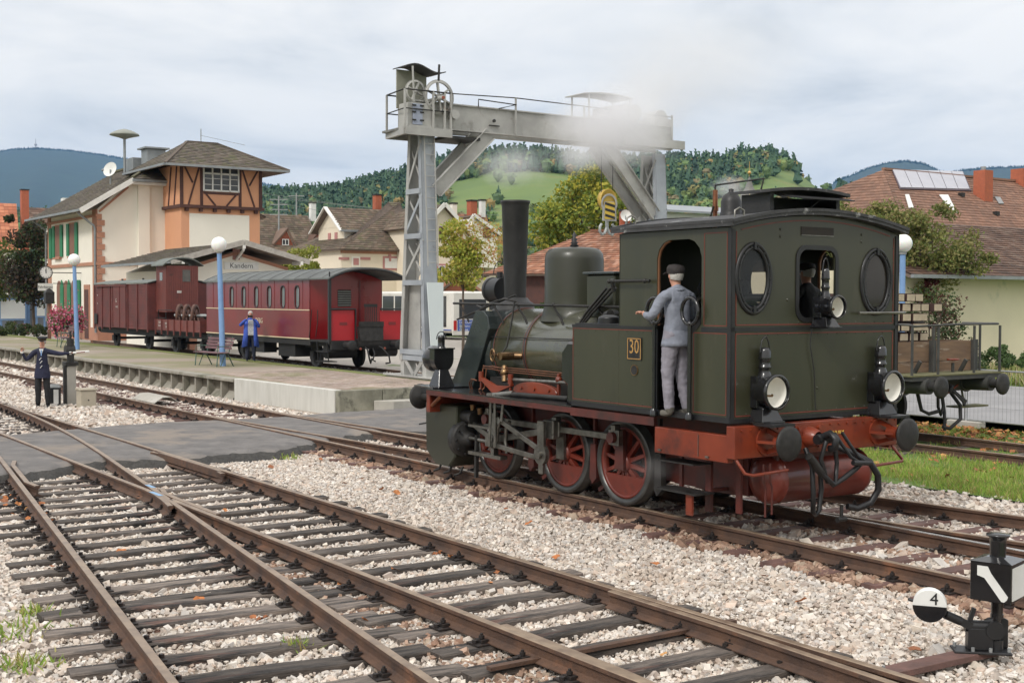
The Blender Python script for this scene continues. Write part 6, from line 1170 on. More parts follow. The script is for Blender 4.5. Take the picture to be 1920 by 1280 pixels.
m_tile4 = mat('dark_brown_tiles', (.2,.1,.05), rnd=[(.125,.068,.045),(.105,.058,.04),(.15,.085,.058),(.085,.052,.038),(.18,.12,.09)], scale=.4, rough=.85)
m_tile5 = mat('orange_brown_tiles', (.3,.1,.05), rnd=[(.22,.115,.075),(.19,.10,.067),(.25,.135,.09),(.215,.118,.08),(.18,.10,.068)], scale=.3, rough=.85)
m_tile6 = mat('bright_orange_tiles', (.4,.15,.08), rnd=[(.46,.17,.09),(.40,.14,.075),(.50,.20,.11),(.36,.13,.07)], scale=.3, rough=.8)
m_zinc = mat('zinc', (.33,.35,.36), (.24,.255,.265), 2, .5, .5)
m_whb = mat('white_bargeboard', (.80,.78,.74), (.68,.66,.62), 2, .6)
m_wthr = mat('weathered_bargeboard', (.50,.47,.42), (.32,.29,.26), 3, .8, spots=[((.2,.18,.16),3,.55,.15)])
m_brick = mat('chimney_brick', (.42,.12,.06), (.33,.095,.05), 5, .85, bump=.3)
m_hwin = glass('house_window', alpha=.97, rough=.05, dark=(.05,.055,.06))
m_pink = mat('pink_frame', (.50,.24,.22), (.43,.2,.19), 3, .8)
def cube(name, x0, x1, y0, y1, z0, z1, mt, parent, bevel=0): b = MB(); b.box(min(x0,x1),max(x0,x1),min(y0,y1),max(y0,y1),z0,z1); return b.build(name, mt, parent, bevel=bevel)
def bar(name, p, q, w, h, mt, parent, upv=(0,0,1)): b = MB(); b.bar(p, q, w, h, upv); return b.build(name, mt, parent)
# ---- station house
H = house('station_house', 'cream two-storey station house with green shutters and an orange half-timbered tower', 'station building')
V0, SG = -11.3, 64.4
b = MB(); b.prism([(V0,0),(V0,7.9),(-13.1,9.55),(-17.9,9.55),(-20.6,7.9),(-20.6,0)], SG, SG+11.2, 'yz'); b.build('wall', m_plast, H)
cube('plinth', SG-.05, SG+11.25, -20.6, V0+.05, -.1, .8, m_sand, H)
cube('string_course', SG-.1, SG+11.3, -20.6, V0+.10, 4.55, 4.75, m_sand, H)
for s_ in (SG, SG+11.2):
    cube('quoin', s_-.04*(s_ == SG), s_+(.9 if s_ == SG else .04)-(.9 if s_ != SG else 0), V0, V0+.06, .8, 7.9, m_sand, H) if s_ == SG else cube('quoin', s_-.7, s_+.04, V0, V0+.06, .8, 7.9, m_sand, H)
z = .8; i = 0
while z < 7.4: cube('quoin_stone', SG-.06, SG+.002, V0-(.42 if i % 2 else .25), V0+.06, z, z+.33, m_sand, H); z += .36; i += 1
cube('pilaster', SG-.18, SG, -14.42, -13.72, .8, 9.6, m_plast, H)
cube('cornice', SG-.1, SG+11.2, V0, V0+.12, 7.45, 7.6, m_sand, H)
b = MB(); b.bar((SG-.04,-11.4,7.75),(SG-.04,-13.15,9.3),.06,.12); b.build('verge_band', m_sand, H)
# facade openings: upper storey (from the photograph) and arched ground floor
for (xa, xb, ya, yb) in ((103,116,410,474),(129,145,408,468)):
    s0 = ps(xa,440,V0)[0]; s1 = ps(xb,440,V0)[0]
    if s0 < s1: s0, s1 = s1, s0
    c = (s0+s1)/2; w = .62
    cube('window_surround', c-w-.1, c+w+.1, V0, V0+.05, 5.15, 7.35, m_sand, H); cube('closed_blind', c-w, c+w, V0+.05, V0+.06, 5.3, 7.25, m_brwin, H)
    for sg in (1,-1): cube('shutter', c+sg*(w+.05), c+sg*(w+.6), V0+.05, V0+.11, 5.25, 7.3, m_shut, H)
    cube('window_sill', c-w-.15, c+w+.15, V0, V0+.18, 5.1, 5.22, m_sand, H)
s0 = ps(97,440,V0)[0]; cube('shutter', s0-.2, s0+.35, V0+.05, V0+.11, 5.2, 7.2, m_shut, H)
for k, px in enumerate((112,125,139)):
    c = ps(px,560,V0)[0]; w = .5; arch = [(c-w,1.4),(c+w,1.4),(c+w,3.2)]+[(c+w*math.cos(t),3.2+w*math.sin(t)) for t in np.linspace(.2,math.pi-.2,8)]+[(c-w,3.2)]
    b = MB(); b.prism(arch, V0+.02, V0+.06, 'xz'); b.build('closed_blind', m_brwin, H)
    ar2 = [(c-w-.02,1.4),(c-w-.02,3.25),(c-w-.3,3.75),(c-w-.72,3.25),(c-w-.72,1.4)]; b = MB(); b.prism(ar2, V0+.06, V0+.12, 'xz'); b.build('shutter', m_shut, H)
c = ps(150,560,V0)[0]; cube('shutter', c-.3, c+.5, V0+.06, V0+.12, .9, 3.7, m_shut, H)
c = ps(164,560,V0)[0]; cube('door_surround', c-.6, c+.6, V0, V0+.06, .1, 3.4, m_sand, H); cube('door', c-.42, c+.42, V0+.06, V0+.08, .1, 3.1, m_timb, H)
b = MB(); b.tube([(SG+.3,V0+1.15,7.75),(SG+.3,V0+.9,7.5),(SG-.15+.2,V0+.2,6.9),(SG+.05,V0+.14,6.7),(SG+.05,V0+.14,.5)], .07, 8); b.build('downpipe', m_zinc, H)
b = MB(); b.tube([(SG+11.6,V0+1.15,7.9),(SG+11.5,V0+.4,7.3),(SG+11.4,V0+.14,7.1),(SG+11.4,V0+.14,1)], .06, 8); b.build('downpipe', m_zinc, H)
av, az = pv(232,520,SG); b = MB(); b.lathe([(.62,-.06),(.86,-.06),(.86,.04),(.62,.04),(.62,-.06)], (SG-.02,-12.95,2.9), (-1,0,0), 24); b.build('window_arch', m_sand, H); b = MB(); b.cyl((SG-.01,-12.95,2.9),(SG-.04,-12.95,2.9),.62,n=24); b.build('fanlight', m_hwin, H)
E_ = 1.15; ez = 7.78
tiled(H, (SG-.65,V0+E_,ez), (SG+12.2,V0+E_,ez), (SG+12.2,-15.95,11.25), (SG-.65+.0,-13.25,9.72) if False else (SG+2.2,-15.95,11.25), .30, .26, m_tile1)
b = MB(); 
tiled(H, (SG-.65,V0+E_,ez), (SG-.1,V0+E_,ez), (SG+2.2,-15.95,11.25), (SG-.65,-13.25,9.78), .3, .26, m_tile1)
tiled(H, (SG-.65,-18.65,9.78), (SG-.65,-13.25,9.78), (SG+2.2,-15.95,11.25), (SG+2.2,-15.95,11.25), .3, .26, m_tile1)
tiled(H, (SG+12.2,-21.8,ez), (SG-.65,-21.8,ez), (SG+2.2,-15.95,11.25), (SG+12.2,-15.95,11.25), .6, .5, m_tile1)
bar('bargeboard', (SG-.68,V0+E_+.05,ez-.08), (SG-.68,-13.3,9.7), .06, .3, m_whb, H); bar('gutter', (SG-.72,-13.2,9.68), (SG-.72,-18.6,9.68), .14, .14, m_zinc, H); bar('gutter', (SG-.7,V0+E_+.07,ez-.02), (SG+12.3,V0+E_+.07,ez-.02), .15, .13, m_zinc, H)
cube('fascia', SG-.62, SG-.05, -18.6, -13.25, 9.45, 9.6, m_whb, H)
b = MB(); b.bar((SG-.6,-13.25,9.86),(SG+2.2,-15.95,11.34),.2,.12); b.bar((SG+2.2,-15.95,11.34),(SG+12,-15.95,11.34),.2,.12); b.build('ridge_tiles', m_tile1, H)
# chimney vents, siren, dish, skylight
P = Vector((0,0,0))
cube('vent_box', SG+3.2, SG+4.4, -16.6, -15.4, 11.1, 12.1, m_zinc, H, .02); cube('vent_cap', SG+3.0, SG+4.6, -16.8, -15.2, 12.1, 12.2, m_zinc, H)
cube('vent_box', SG+5.2, SG+6.6, -15.9, -15.1, 10.8, 11.7, m_zinc, H, .02)
sm = house('siren', 'mushroom-shaped siren on a thin mast behind the station roof', 'siren'); b = MB(); b.cyl((SG+5.9,-14.8,10.7),(SG+5.9,-14.8,13.0),.09,n=8); b.build('mast', m_zinc, sm); b = MB(); b.lathe([(.08,12.9),(.35,13.0),(.95,13.15),(.9,13.25),(.5,13.45),(.15,13.55),(0,13.56)], (SG+5.9,-14.8,0), (0,0,1), 24); b.build('hood', mat('siren_grey', (.30,.31,.27), (.22,.23,.2)), sm)
sm = house('satellite_dish', 'round white satellite dish on the station roof', 'satellite dish'); c = Vector(ps(207,318,-12.9)[0:1]+(-12.9,)+ps(207,318,-12.9)[1:]); 
b = MB(); b.lathe([(0,-.1),(.25,-.06),(.48,.06)], (c.x,c.y,c.z), (-.5,.7,.3), 24); b.build('dish', m_white, sm, fix=False); b = MB(); b.cyl((c.x,c.y,c.z-.9),(c.x,c.y,c.z),.05); b.ball((c.x-.4,c.y+.6,c.z-.1),.08,8); b.build('arm', m_zinc, sm)
# tower
TV0, TV1, TS = -15.42, -20.42, 61.5
cube('tower_base', TS, TS+5, TV1, TV0, 0, 8.0, m_salm, H)
cube('tower_panel', TS-.04, TS, *(pv(355,420,TS)[0], pv(467,420,TS)[0]), 4.6, 7.68, m_plast, H)
cube('tower_upper', TS-.12, TS+5.1, TV1-.1, TV0+.1, 8.15, 10.6, m_salm, H)
def tb(p, q, w=.2, pl=None): return bar('timber', p, q, .06, w, m_timb, H, (1,0,0)) 
X = TS-.15
cube('timber_sill', TS-.28, TS+5.2, TV1-.2, TV0+.2, 8.0, 8.18, m_timb, H)
for y in (TV0+.02, TV1-.0): cube('timber', X-.02, TS-.1, y-.1, y+.1, 8.18, 10.6, m_timb, H)
wy0, wy1 = pv(380,340,TS)[0], pv(445,340,TS)[0]; wz0, wz1 = pv(400,358,TS)[1], 10.5
for y in (wy0+.12, wy1-.12): cube('timber', X, TS-.1, y-.09, y+.09, 8.18, 10.6, m_timb, H)
cube('timber', X, TS-.1, wy1, wy0, wz0-.22, wz0-.08, m_timb, H); cube('timber', X, TS-.1, TV1, TV0, 10.42, 10.6, m_timb, H)
def diag(y0, z0, y1, z1): b = MB(); b.bar((X+.01,y0,z0),(X+.01,y1,z1),.10,.05,(1,0,0)); b.build('timber', m_timb, H)
diag(TV0-.4, 8.2, wy0+.25, 10.5); diag(TV0-.15, 10.5, (TV0+wy0)/2, 9.5); diag(TV1+.4, 8.2, wy1-.25, 10.5); diag(TV1+.15, 10.5, (TV1+wy1)/2, 9.5)
diag(wy0-.1, wz0-.15, wy0-.75, 8.2); diag(wy1+.1, wz0-.15, wy1+.75, 8.2); diag(wy0-.75, 8.2, wy0-1.0, wz0-.1) if False else 0
for i in range(6): y = TV0-.3-i*.88; cube('timber_bracket', TS-.2, TS, y-.1, y+.1, 7.8, 8.0, m_timb, H)
for x in (TS+.9, TS+1.9): bar('timber', (x,TV0+.12,8.2), (x-.5,TV0+.12,10.5), .05, .14, m_timb, H)
# tower window: white frame with sashes
cube('window_pane', TS-.17, TS-.15, wy1, wy0, wz0, wz1, m_hwin, H)
for i in range(5):
    y = wy0+(wy1-wy0)*i/4; cube('window_frame', TS-.22, TS-.15, y-.045, y+.045, wz0-.05, wz1, m_white, H)
for i, z in enumerate((wz0, wz0+.36, wz0+.72, wz0+1.02, wz1)):
    cube('window_frame' if i in (0,3,4) else 'glazing_bar', TS-.22+(.02 if i in (1,2) else 0), TS-.15, wy1, wy0, z-(.05 if i in (0,3,4) else .015), z+(.05 if i in (0,3,4) else .015), m_white, H)
ev0, ev1, es0, es1, ez2 = -14.0, -21.8, TS-1.35, TS+6.4, 10.42; rs = TS+2.5
rA, rB = (rs,-16.7,12.25), (rs,-18.7,12.25)
tiled(H, (es0,ev1,ez2), (es0,ev0,ez2), rA, rB, .28, .24, m_tile1); tiled(H, (es0,ev0,ez2), (es1,ev0,ez2), rA, rA, .28, .24, m_tile1); tiled(H, (es1,ev1,ez2), (es0,ev1,ez2), rB, rB, .28, .24, m_tile1); tiled(H, (es1,ev0,ez2), (es1,ev1,ez2), rB, rA, .6, .5, m_tile1)
b = MB(); b.bar((es0,ev0,ez2+.04),rA,.18,.12); b.bar((es0,ev1,ez2+.04),rB,.18,.12); b.bar(rA,rB,.18,.14); b.build('ridge_tiles', m_tile1, H)
bar('gutter', (es0-.05,ev0,ez2-.03), (es0-.05,ev1,ez2-.03), .14, .13, m_zinc, H); bar('gutter', (es0,ev0+.06,ez2-.03), (es1,ev0+.06,ez2-.03), .14, .13, m_zinc, H)
b = MB(); b.cyl((rs,-17.6,12.2),(rs,-17.6,13.1),.03,n=5); b.bar((rs,-17.6,12.7),(rs,-20.5,12.3),.02,.02); b.build('antenna', m_zinc, H)
# ---- goods shed with the station sign
Gd = house('goods_shed', 'low cream goods shed with wide weathered gable roof and station name board', 'shed')
s0, s1 = 48.0, 58.0
b = MB(); b.prism([(-11.0,0),(-11.0,4.0),(-13.35,4.95),(-16.2,4.1),(-16.2,0)], s0, s1, 'yz'); b.build('wall', m_plast, Gd)
cube('corner_pier', s0-.04, s0+.3, -11.35, -10.96, 0, 3.95, m_sand, Gd); cube('corner_pier', s0-.04, s0+.3, -16.24, -15.7, 0, 4.0, m_sand, Gd)
b = MB(); b.bar((s0-.03,-11.0,4.12),(s0-.03,-13.35,4.85),.05,.16); b.bar((s0-.03,-13.35,4.85),(s0-.03,-16.2,4.1),.05,.16); b.build('gable_band', m_sand, Gd)
rl = (s0-1.0,-9.75,4.38); ra = (s0-1.0,-13.4,5.36); rr_ = (s0-1.0,-16.9,4.5)
tiled(Gd, rl, (s1,-9.75,4.38), (s1,-13.4,5.36), ra, .30, .26, m_tile1); tiled(Gd, (s1,-16.9,4.5), rr_, ra, (s1,-13.4,5.36), .3, .26, m_tile1)
bar('bargeboard', (s0-1.04,-9.7,4.34), (s0-1.04,-13.4,5.36), .06, .26, m_wthr, Gd); bar('bargeboard', (s0-1.04,-16.95,4.44), (s0-1.04,-13.4,5.36), .06, .26, m_wthr, Gd); bar('gutter', (s0-1,-9.68,4.32), (s1,-9.68,4.32), .14, .12, m_zinc, Gd)
for y, z in ((-10.3,4.35),(-13.4,5.15),(-16.5,4.4)): bar('purlin_end', (s0-1.08,y,z-.02), (s0,y,z-.02), .14, .18, m_whb, Gd)
bar('roof_strut', (s0-1,-13.4,5.0), (s0,-13.4,4.5), .1, .1, m_whb, Gd)
v0_, z1_ = pv(436,466,s0); v1_, z0_ = pv(449,487,s0); cube('vent_frame', s0-.05, s0, v1_, v0_, z0_, z1_, m_sandp, Gd); cube('vent_opening', s0-.07, s0-.05, v1_+.12, v0_-.25, z0_+.1, z1_-.08, m_timb, Gd); b = MB(); b.tube([(s0-.07,v0_-.2,z0_+.15),(s0-.4,v0_-.3,z0_+.15)], .05); b.build('wall_lamp', m_zinc, Gd)
v0_, z1_ = pv(420,491,s0); v1_, z0_ = pv(484,506,s0); sg_ = cube('name_board', s0-.05, s0, v1_, v0_, z0_, z1_, m_white, Gd); txt('name_text', 'Kandern', .36, mat('sign_grey', (.05,.055,.06)), Gd, (s0-.052,(v0_+v1_)/2,(z0_+z1_)/2+.0), (R(90),0,R(-90)))
b = MB(); v2_ = -12.1; b.lathe([(.5,-.05),(.75,-.05),(.75,.05),(.5,.05),(.5,-.05)], (s0-.02,-11.9,2.3), (-1,0,0), 20); b.build('window_arch', m_sand, Gd)
# ---- kiosk, boards, clock, signs on the far left
m_kroof = mat('slate_blue_roof', (.17,.22,.28), (.12,.16,.21), 2, .6)
K_ = house('platform_shelter', 'open shelter with slate-blue roof and light blue posts on the far left', 'shelter')
sp_ = 86.0
def kp(px, py): v, z = pv(px,py,sp_); return (sp_, v, z)
for (xa, xm, xb) in ((-12,25,50),(46,72,108)):
    A, M_, B_ = kp(xa,556), kp(xm,529), kp(xb,557); b = MB()
    for p, q in ((A, M_), (M_, B_)): b.hexa([(p[0]-.5,p[1],p[2]),(q[0]-.5,q[1],q[2]),(q[0]+4,q[1],q[2]),(p[0]+4,p[1],p[2]),(p[0]-.5,p[1],p[2]+.12),(q[0]-.5,q[1],q[2]+.12),(q[0]+4,q[1],q[2]+.12),(p[0]+4,p[1],p[2]+.12)])
    b.build('roof', m_kroof, K_); b = MB(); b.bar(tuple(A),tuple(B_),.1,.15); b.bar((A[0],M_[1],A[2]),tuple(M_),.08,.08); b.build('truss', m_blue, K_)
for px in (52,48,0,100): v, z = pv(px,560,sp_); cube('post', sp_-.1, sp_+.1, v-.12, v+.12, 0, z, m_blue, K_)
cube('back_wall', sp_+3, sp_+3.2, kp(110,0)[1], kp(-15,0)[1], 0, 2.8, mat('shelter_wall', (.26,.29,.33), (.20,.23,.27), 1), K_)
for i, (xa, ya, xb, yb, lb, mt_) in enumerate(((1,562,47,597,'white notice board with a printed map in a light blue frame, far left','a'),(69,562,84,592,'narrow notice board with a map right of the larger one','b'))):
    t = house('notice_board', lb, 'notice board'); v0_, z1_ = pv(xa,ya,sp_-1.5); v1_, z0_ = pv(xb,yb,sp_-1.5)
    cube('frame', sp_-1.5, sp_-1.4, v1_-.12, v0_+.12, z0_-.12, z1_+.12, m_blue, t); cube('poster', sp_-1.53, sp_-1.5, v1_, v0_, z0_, z1_, mat('poster_'+mt_, (.72,.76,.74), (.70,.72,.72), 1.4, .5, spots=[((.35,.55,.50),1.6,.60,.02),((.3,.35,.4),7,.70,.02)]), t)
    for y in (v1_, v0_): cube('post', sp_-1.45, sp_-1.35, y-.06, y+.06, 0, z1_, m_blue, t)
sc = 68.; v, z = pv(85,511,sc)
t = house('platform_clock', 'round white platform clock on a bracket at the station corner', 'clock'); d_ = (-1,.05,0)
b = MB(); b.cyl((sc,v,z),(sc-.16,v+.0,z),.40,n=32); b.build('case', m_iron, t); b = MB(); b.cyl((sc-.16,v,z),(sc-.175,v,z),.345,n=32); b.build('dial', m_white, t)
b = MB(); b.bar((sc-.18,v,z-.05),(sc-.18,v,z+.26),.035,.01,(1,0,0)); b.build('minute_hand', m_black, t); b = MB(); b.bar((sc-.185,v,z-.05),(sc-.185,v+.02,z+.18),.05,.01,(1,0,0)); b.build('hour_hand', m_black, t)
for i in range(12): a = i*math.pi/6; b = MB(); b.bar((sc-.18,v+.27*math.sin(a),z+.27*math.cos(a)),(sc-.18,v+.32*math.sin(a),z+.32*math.cos(a)),.03,.01,(1,0,0)); b.build('hour_mark', m_black, t)
bar('bracket', (sc-.08,v-.35,z), (sc-.08,-11.3,z), .05, .05, m_iron, t)
t = house('ticket_sign', 'white Fahrkarten sign hanging under the platform clock', 'sign'); v0_, z1_ = pv(71,531,sc+2); v1_, z0_ = pv(99,545,sc+2); cube('board', sc+1.95, sc+2, v1_, v0_, z0_, z1_, m_white, t); txt('text', 'Fahrkarten', .21, m_black, t, (sc+1.945,(v0_+v1_)/2,(z0_+z1_)/2), (R(90),0,R(-90))); bar('hanger', (sc+1.97,v1_,z1_), (sc+1.97,-11.3,z1_), .04, .04, m_iron, t)
t = house('platform_lantern', 'old black square lantern on a brown post at the station corner', 'lantern'); v, z = pv(92,560,67.); cube('post', 66.9, 67.1, v-.09, v+.09, 0, z-.3, m_brwin, t); cube('lantern_box', 66.75, 67.25, v-.26, v+.26, z-.3, z+.35, m_iron, t); b = MB(); b.lathe([(.4,0),(.12,.25),(0,.3)], (67,v,z+.35), (0,0,1), 4, smooth=False); b.build('roof', m_iron, t)
t = house('flower_trough', 'wooden trough overflowing with pink and red petunias before the green shutters', 'flower trough')
v0_, _ = pv(97,590,62.); v1_, _ = pv(148,590,62.); cube('trough', 61.6, 62.4, v1_, v0_, .8, 1.15, m_timb, t); cube('stand', 61.8, 62.2, v1_+.2, v1_+.3, .35, .8, m_iron, t); cube('stand', 61.8, 62.2, v0_-.3, v0_-.2, .35, .8, m_iron, t)
rng = np.random.default_rng(31); n = 2600; P_ = np.stack([rng.normal(61.9,.35,n), rng.uniform(v1_-.2,v0_+.1,n), 1.35+rng.normal(0,.33,n)], 1)
m_flow = mat('petunias', (.5,.1,.2), rnd=[(.62,.13,.22),(.55,.09,.16),(.68,.28,.38),(.10,.16,.05),(.42,.06,.12),(.12,.2,.06),(.7,.35,.45)], scale=5, rough=.8, trans=.2)
bulk('flowers', [(-.5,-.5,0),(.5,-.5,.1),(.5,.5,0),(-.5,.5,.1)], [(0,1,2,3)], P_, rotm(n, .085, None, rng), rng.random(n), m_flow, t)['kind'] = 'stuff'
# ---- background houses
def gable_house(lab, s0, s1, va, vb, zw, zr, mt_wall, mt_roof, along='s', over=.5, rows=.32, name='house', barge=None, base=0.):
    """block from s0..s1, va..vb; ridge along s or v"""
    t = house(name, lab); lo, hi = min(va,vb), max(va,vb); b = MB(); c = (lo+hi)/2; sc_ = (s0+s1)/2
    if along == 's': b.prism([(hi,base),(hi,zw),(c,zr-.12),(lo,zw),(lo,base)], s0, s1, 'yz')
    else: b.prism([(s0,base),(s0,zw),(sc_,zr-.12),(s1,zw),(s1,base)], lo, hi, 'xz')
    b.build('wall', mt_wall, t)
    if along == 's':
        k = (zr-zw)/(hi-c); e = zw-k*over
        tiled(t, (s0-over,hi+over,e), (s1+over,hi+over,e), (s1+over,c,zr), (s0-over,c,zr), rows, rows*.85, mt_roof); tiled(t, (s1+over,lo-over,e), (s0-over,lo-over,e), (s0-over,c,zr), (s1+over,c,zr), rows, rows*.85, mt_roof)
        if barge: bar('bargeboard', (s0-over-.03,hi+over,e-.05), (s0-over-.03,c,zr-.02), .05, .28, barge, t); bar('bargeboard', (s0-over-.03,lo-over,e-.05), (s0-over-.03,c,zr-.02), .05, .28, barge, t)
    else:
        k = (zr-zw)/(s1-sc_); e = zw-k*over
        tiled(t, (s0-over,hi+over,e), (s0-over,lo-over,e), (sc_,lo-over,zr), (sc_,hi+over,zr), rows, rows*.85, mt_roof); tiled(t, (s1+over,lo-over,e), (s1+over,hi+over,e), (sc_,hi+over,zr), (sc_,lo-over,zr), rows, rows*.85, mt_roof)
        if barge: bar('bargeboard', (s0-over,hi+over+.03,e-.05), (sc_,hi+over+.03,zr-.02), .05, .28, barge, t, (0,1,0)); bar('bargeboard', (s1+over,hi+over+.03,e-.05), (sc_,hi+over+.03,zr-.02), .05, .28, barge, t, (0,1,0))
    return t
def chimney(t, s0, v, z0, z1, w=.5, mt_=None, cap=True): cube('chimney', s0-w/2, s0+w/2, v-w/2, v+w/2, z0, z1, mt_ or m_brick, t); cube('chimney_cap', s0-w/2-.05, s0+w/2+.05, v-w/2-.05, v+w/2+.05, z1-.12, z1, m_iron, t) if cap else 0
def win(t, s0, xa, ya, xb, yb, mt_=None, frame=None, surround=None, th=.05):
    v0_, z1_ = pv(xa,ya,s0); v1_, z0_ = pv(xb,yb,s0)
    if surround: cube('window_surround', s0-th, s0, v1_-.15, v0_+.15, z0_-.15, z1_+.15, surround, t)
    f = cube('window', s0-th-.03, s0-th, v1_, v0_, z0_, z1_, mt_ or m_hwin, t)
    if frame:
        cube('window_frame', s0-th-.06, s0-th-.03, v1_, v0_, z1_-.07, z1_, frame, t); cube('window_frame', s0-th-.06, s0-th-.03, v1_, v0_, z0_, z0_+.07, frame, t)
        for y in (v0_-.04, (v0_+v1_)/2, v1_+.04): cube('window_frame', s0-th-.062, s0-th-.03, y-.035, y+.035, z0_, z1_, frame, t)
# long low brown-roofed house right behind the shed
s_ = 92.; v0_, z0_ = pv(490,480,s_); v1_, _ = pv(600,480,s_); vr, zr_ = pv(545,403,s_+5)
t = house('village_house', 'brown-tiled house with two red dormers just behind the station', 'house'); cube('wall', s_, s_+10, v1_, v0_+6, 0, z0_, m_plast2, t)
tiled(t, (s_-.4,v1_-.4,z0_-.2), (s_-.4,v0_+6,z0_-.2), (s_+5,v0_+6,zr_), (s_+5,pv(575,405,s_+5)[0],zr_), .34, .3, m_tile2); tiled(t, (s_+10.4,v1_-.4,z0_-.2), (s_-.4,v1_-.4,z0_-.2), (s_+5,pv(575,405,s_+5)[0],zr_), (s_+5,pv(575,405,s_+5)[0],zr_), .34, .3, m_tile2)
for k, px in enumerate((537,600)):
    sd_ = s_+1.2; va_, za_ = pv(px,432,sd_); vb_, zb_ = pv(px+(-22 if k == 0 else -18),457,sd_); vc_ = pv(px+12,455,sd_)[0]
    b = MB(); b.prism([(vb_,zb_-1.2),(vb_,zb_),(va_,za_),(vc_,zb_),(vc_,zb_-1.2)], sd_, sd_+2.5, 'yz'); b.build('dormer', mat('dormer_boards', (.36,.11,.06), (.28,.09,.05), 6, .8) if k == 0 else bpy.data.materials['dormer_boards'], t)
    b = MB(); b.bar((sd_-.2,vb_+.2,zb_-.1),(sd_-.2,va_,za_+.12),.1,.14); b.bar((sd_-.2,vc_-.2,zb_-.1),(sd_-.2,va_,za_+.12),.1,.14); b.hexa([(sd_-.3,vb_+.2,zb_-.05),(sd_+2.5,vb_+.2,zb_-.05),(sd_+2.5,va_,za_+.14),(sd_-.3,va_,za_+.14),(sd_-.3,vb_+.2,zb_+.05),(sd_+2.5,vb_+.2,zb_+.05),(sd_+2.5,va_,za_+.24),(sd_-.3,va_,za_+.24)]); b.build('dormer_roof', m_tile4, t)
    win(t, sd_, px-9, 448, px+4, 460, frame=m_white)
chimney(t, s_+5, pv(586,400,s_+5)[0], zr_-.5, zr_+1.3, .5, m_white)
b = MB(); v_ = pv(600,415,s_+4)[0]; b.lathe([(0,-.1),(.4,-.05),(.6,.06)], (s_+3,v_,pv(600,414,s_+3)[1]), (-1,.3,.2), 20); b.build('satellite_dish', m_white, t, fix=False)
# big villa: hipped brown roof, gabled wing left, gable with white boards right of the crane leg
t = house('villa', 'large cream villa with pink window surrounds and steep brown hipped roof', 'house')
s_ = 76.; vL, zE = pv(636,463,s_); vR, _ = pv(790,463,s_); ap = pv(757,379,s_+5)
cube('wall', s_+.4, s_+11, vR, vL-.4, 0, zE-.05, m_plast2, t); cube('eaves_band', s_+.34, s_+.4, vR, vL-.3, zE-.45, zE-.15, m_sand, t)
tiled(t, (s_-.1,vR,zE-.15), (s_-.1,vL,zE-.15), (s_+5.5,ap[0],ap[1]), (s_+5.5,vR,ap[1]), .34, .3, m_tile2); tiled(t, (s_-.1,vL,zE-.15), (s_+11,vL,zE-.15), (s_+5.5,ap[0],ap[1]), (s_+5.5,ap[0],ap[1]), .34, .3, m_tile2)
sw = s_+5.; va_, za_ = pv(613,388,sw); ve, zz = pv(628,424,sw-2.3)
cube('wing_wall', sw-2.1, sw+2.6, vL-4.5, va_-.5, 0, zz+.05, m_plast2, t)
b = MB(); b.prism([(sw-2.1,zz),(sw+.25,za_-.2),(sw+2.6,zz)], va_-.52, va_-.5+.02, 'xz'); b.build('gable_wall', m_plast2, t)
tiled(t, (sw-2.6,va_,zz-.3), (sw-2.6,vL-9,zz-.3), (sw+.25,vL-9,za_), (sw+.25,va_,za_), .34, .3, m_tile2); tiled(t, (sw+3.1,vL-9,zz-.3), (sw+3.1,va_,zz-.3), (sw+.25,va_,za_), (sw+.25,vL-9,za_), .34, .3, m_tile2)
bar('bargeboard', (sw-2.65,va_+.03,zz-.38), (sw+.25,va_+.03,za_), .1, .3, m_whb, t, (0,1,0)); bar('bargeboard', (sw+3.1,va_+.03,zz-.38), (sw+.25,va_+.03,za_), .1, .3, m_whb, t, (0,1,0)); bar('bargeboard', (sw-2.65,va_+.05,zz-.35), (sw-2.65,vL-9,zz-.3), .1, .16, m_zinc, t)
for x0 in (sw-.9, sw+.3): cube('window', x0, x0+.45, va_-.5, va_-.44, zz-1.9, zz-.4, m_pink, t)
cube('wing_pier', sw-2.2, sw-2.1, va_-1.2, va_-.45, 0, zz, m_plast, t); cube('string_course', sw-2.2, sw-2.1, vL-4, va_-.45, 3.9, 4.1, m_pink, t)
chimney(t, s_+6, pv(707,380,s_+6)[0], za_-1.2, pv(707,364,s_+6)[1], .55)
win(t, s_+.4, 662,484,672,497, m_pink, surround=m_plast); win(t, s_+.4, 721,484,744,503, m_white, surround=m_pink); cube('keystone', s_+.3, s_+.4, pv(735,470,s_)[0]-.1, pv(735,470,s_)[0]+.1, zE-1.0, zE-.4, m_pink, t)
for px in (689,757,649): v_ = pv(px,484,s_)[0]; cube('sandstone_band', s_+.34, s_+.4, v_-.45, v_+.45, pv(px,487,s_)[1], pv(px,482,s_)[1], m_pink, t)
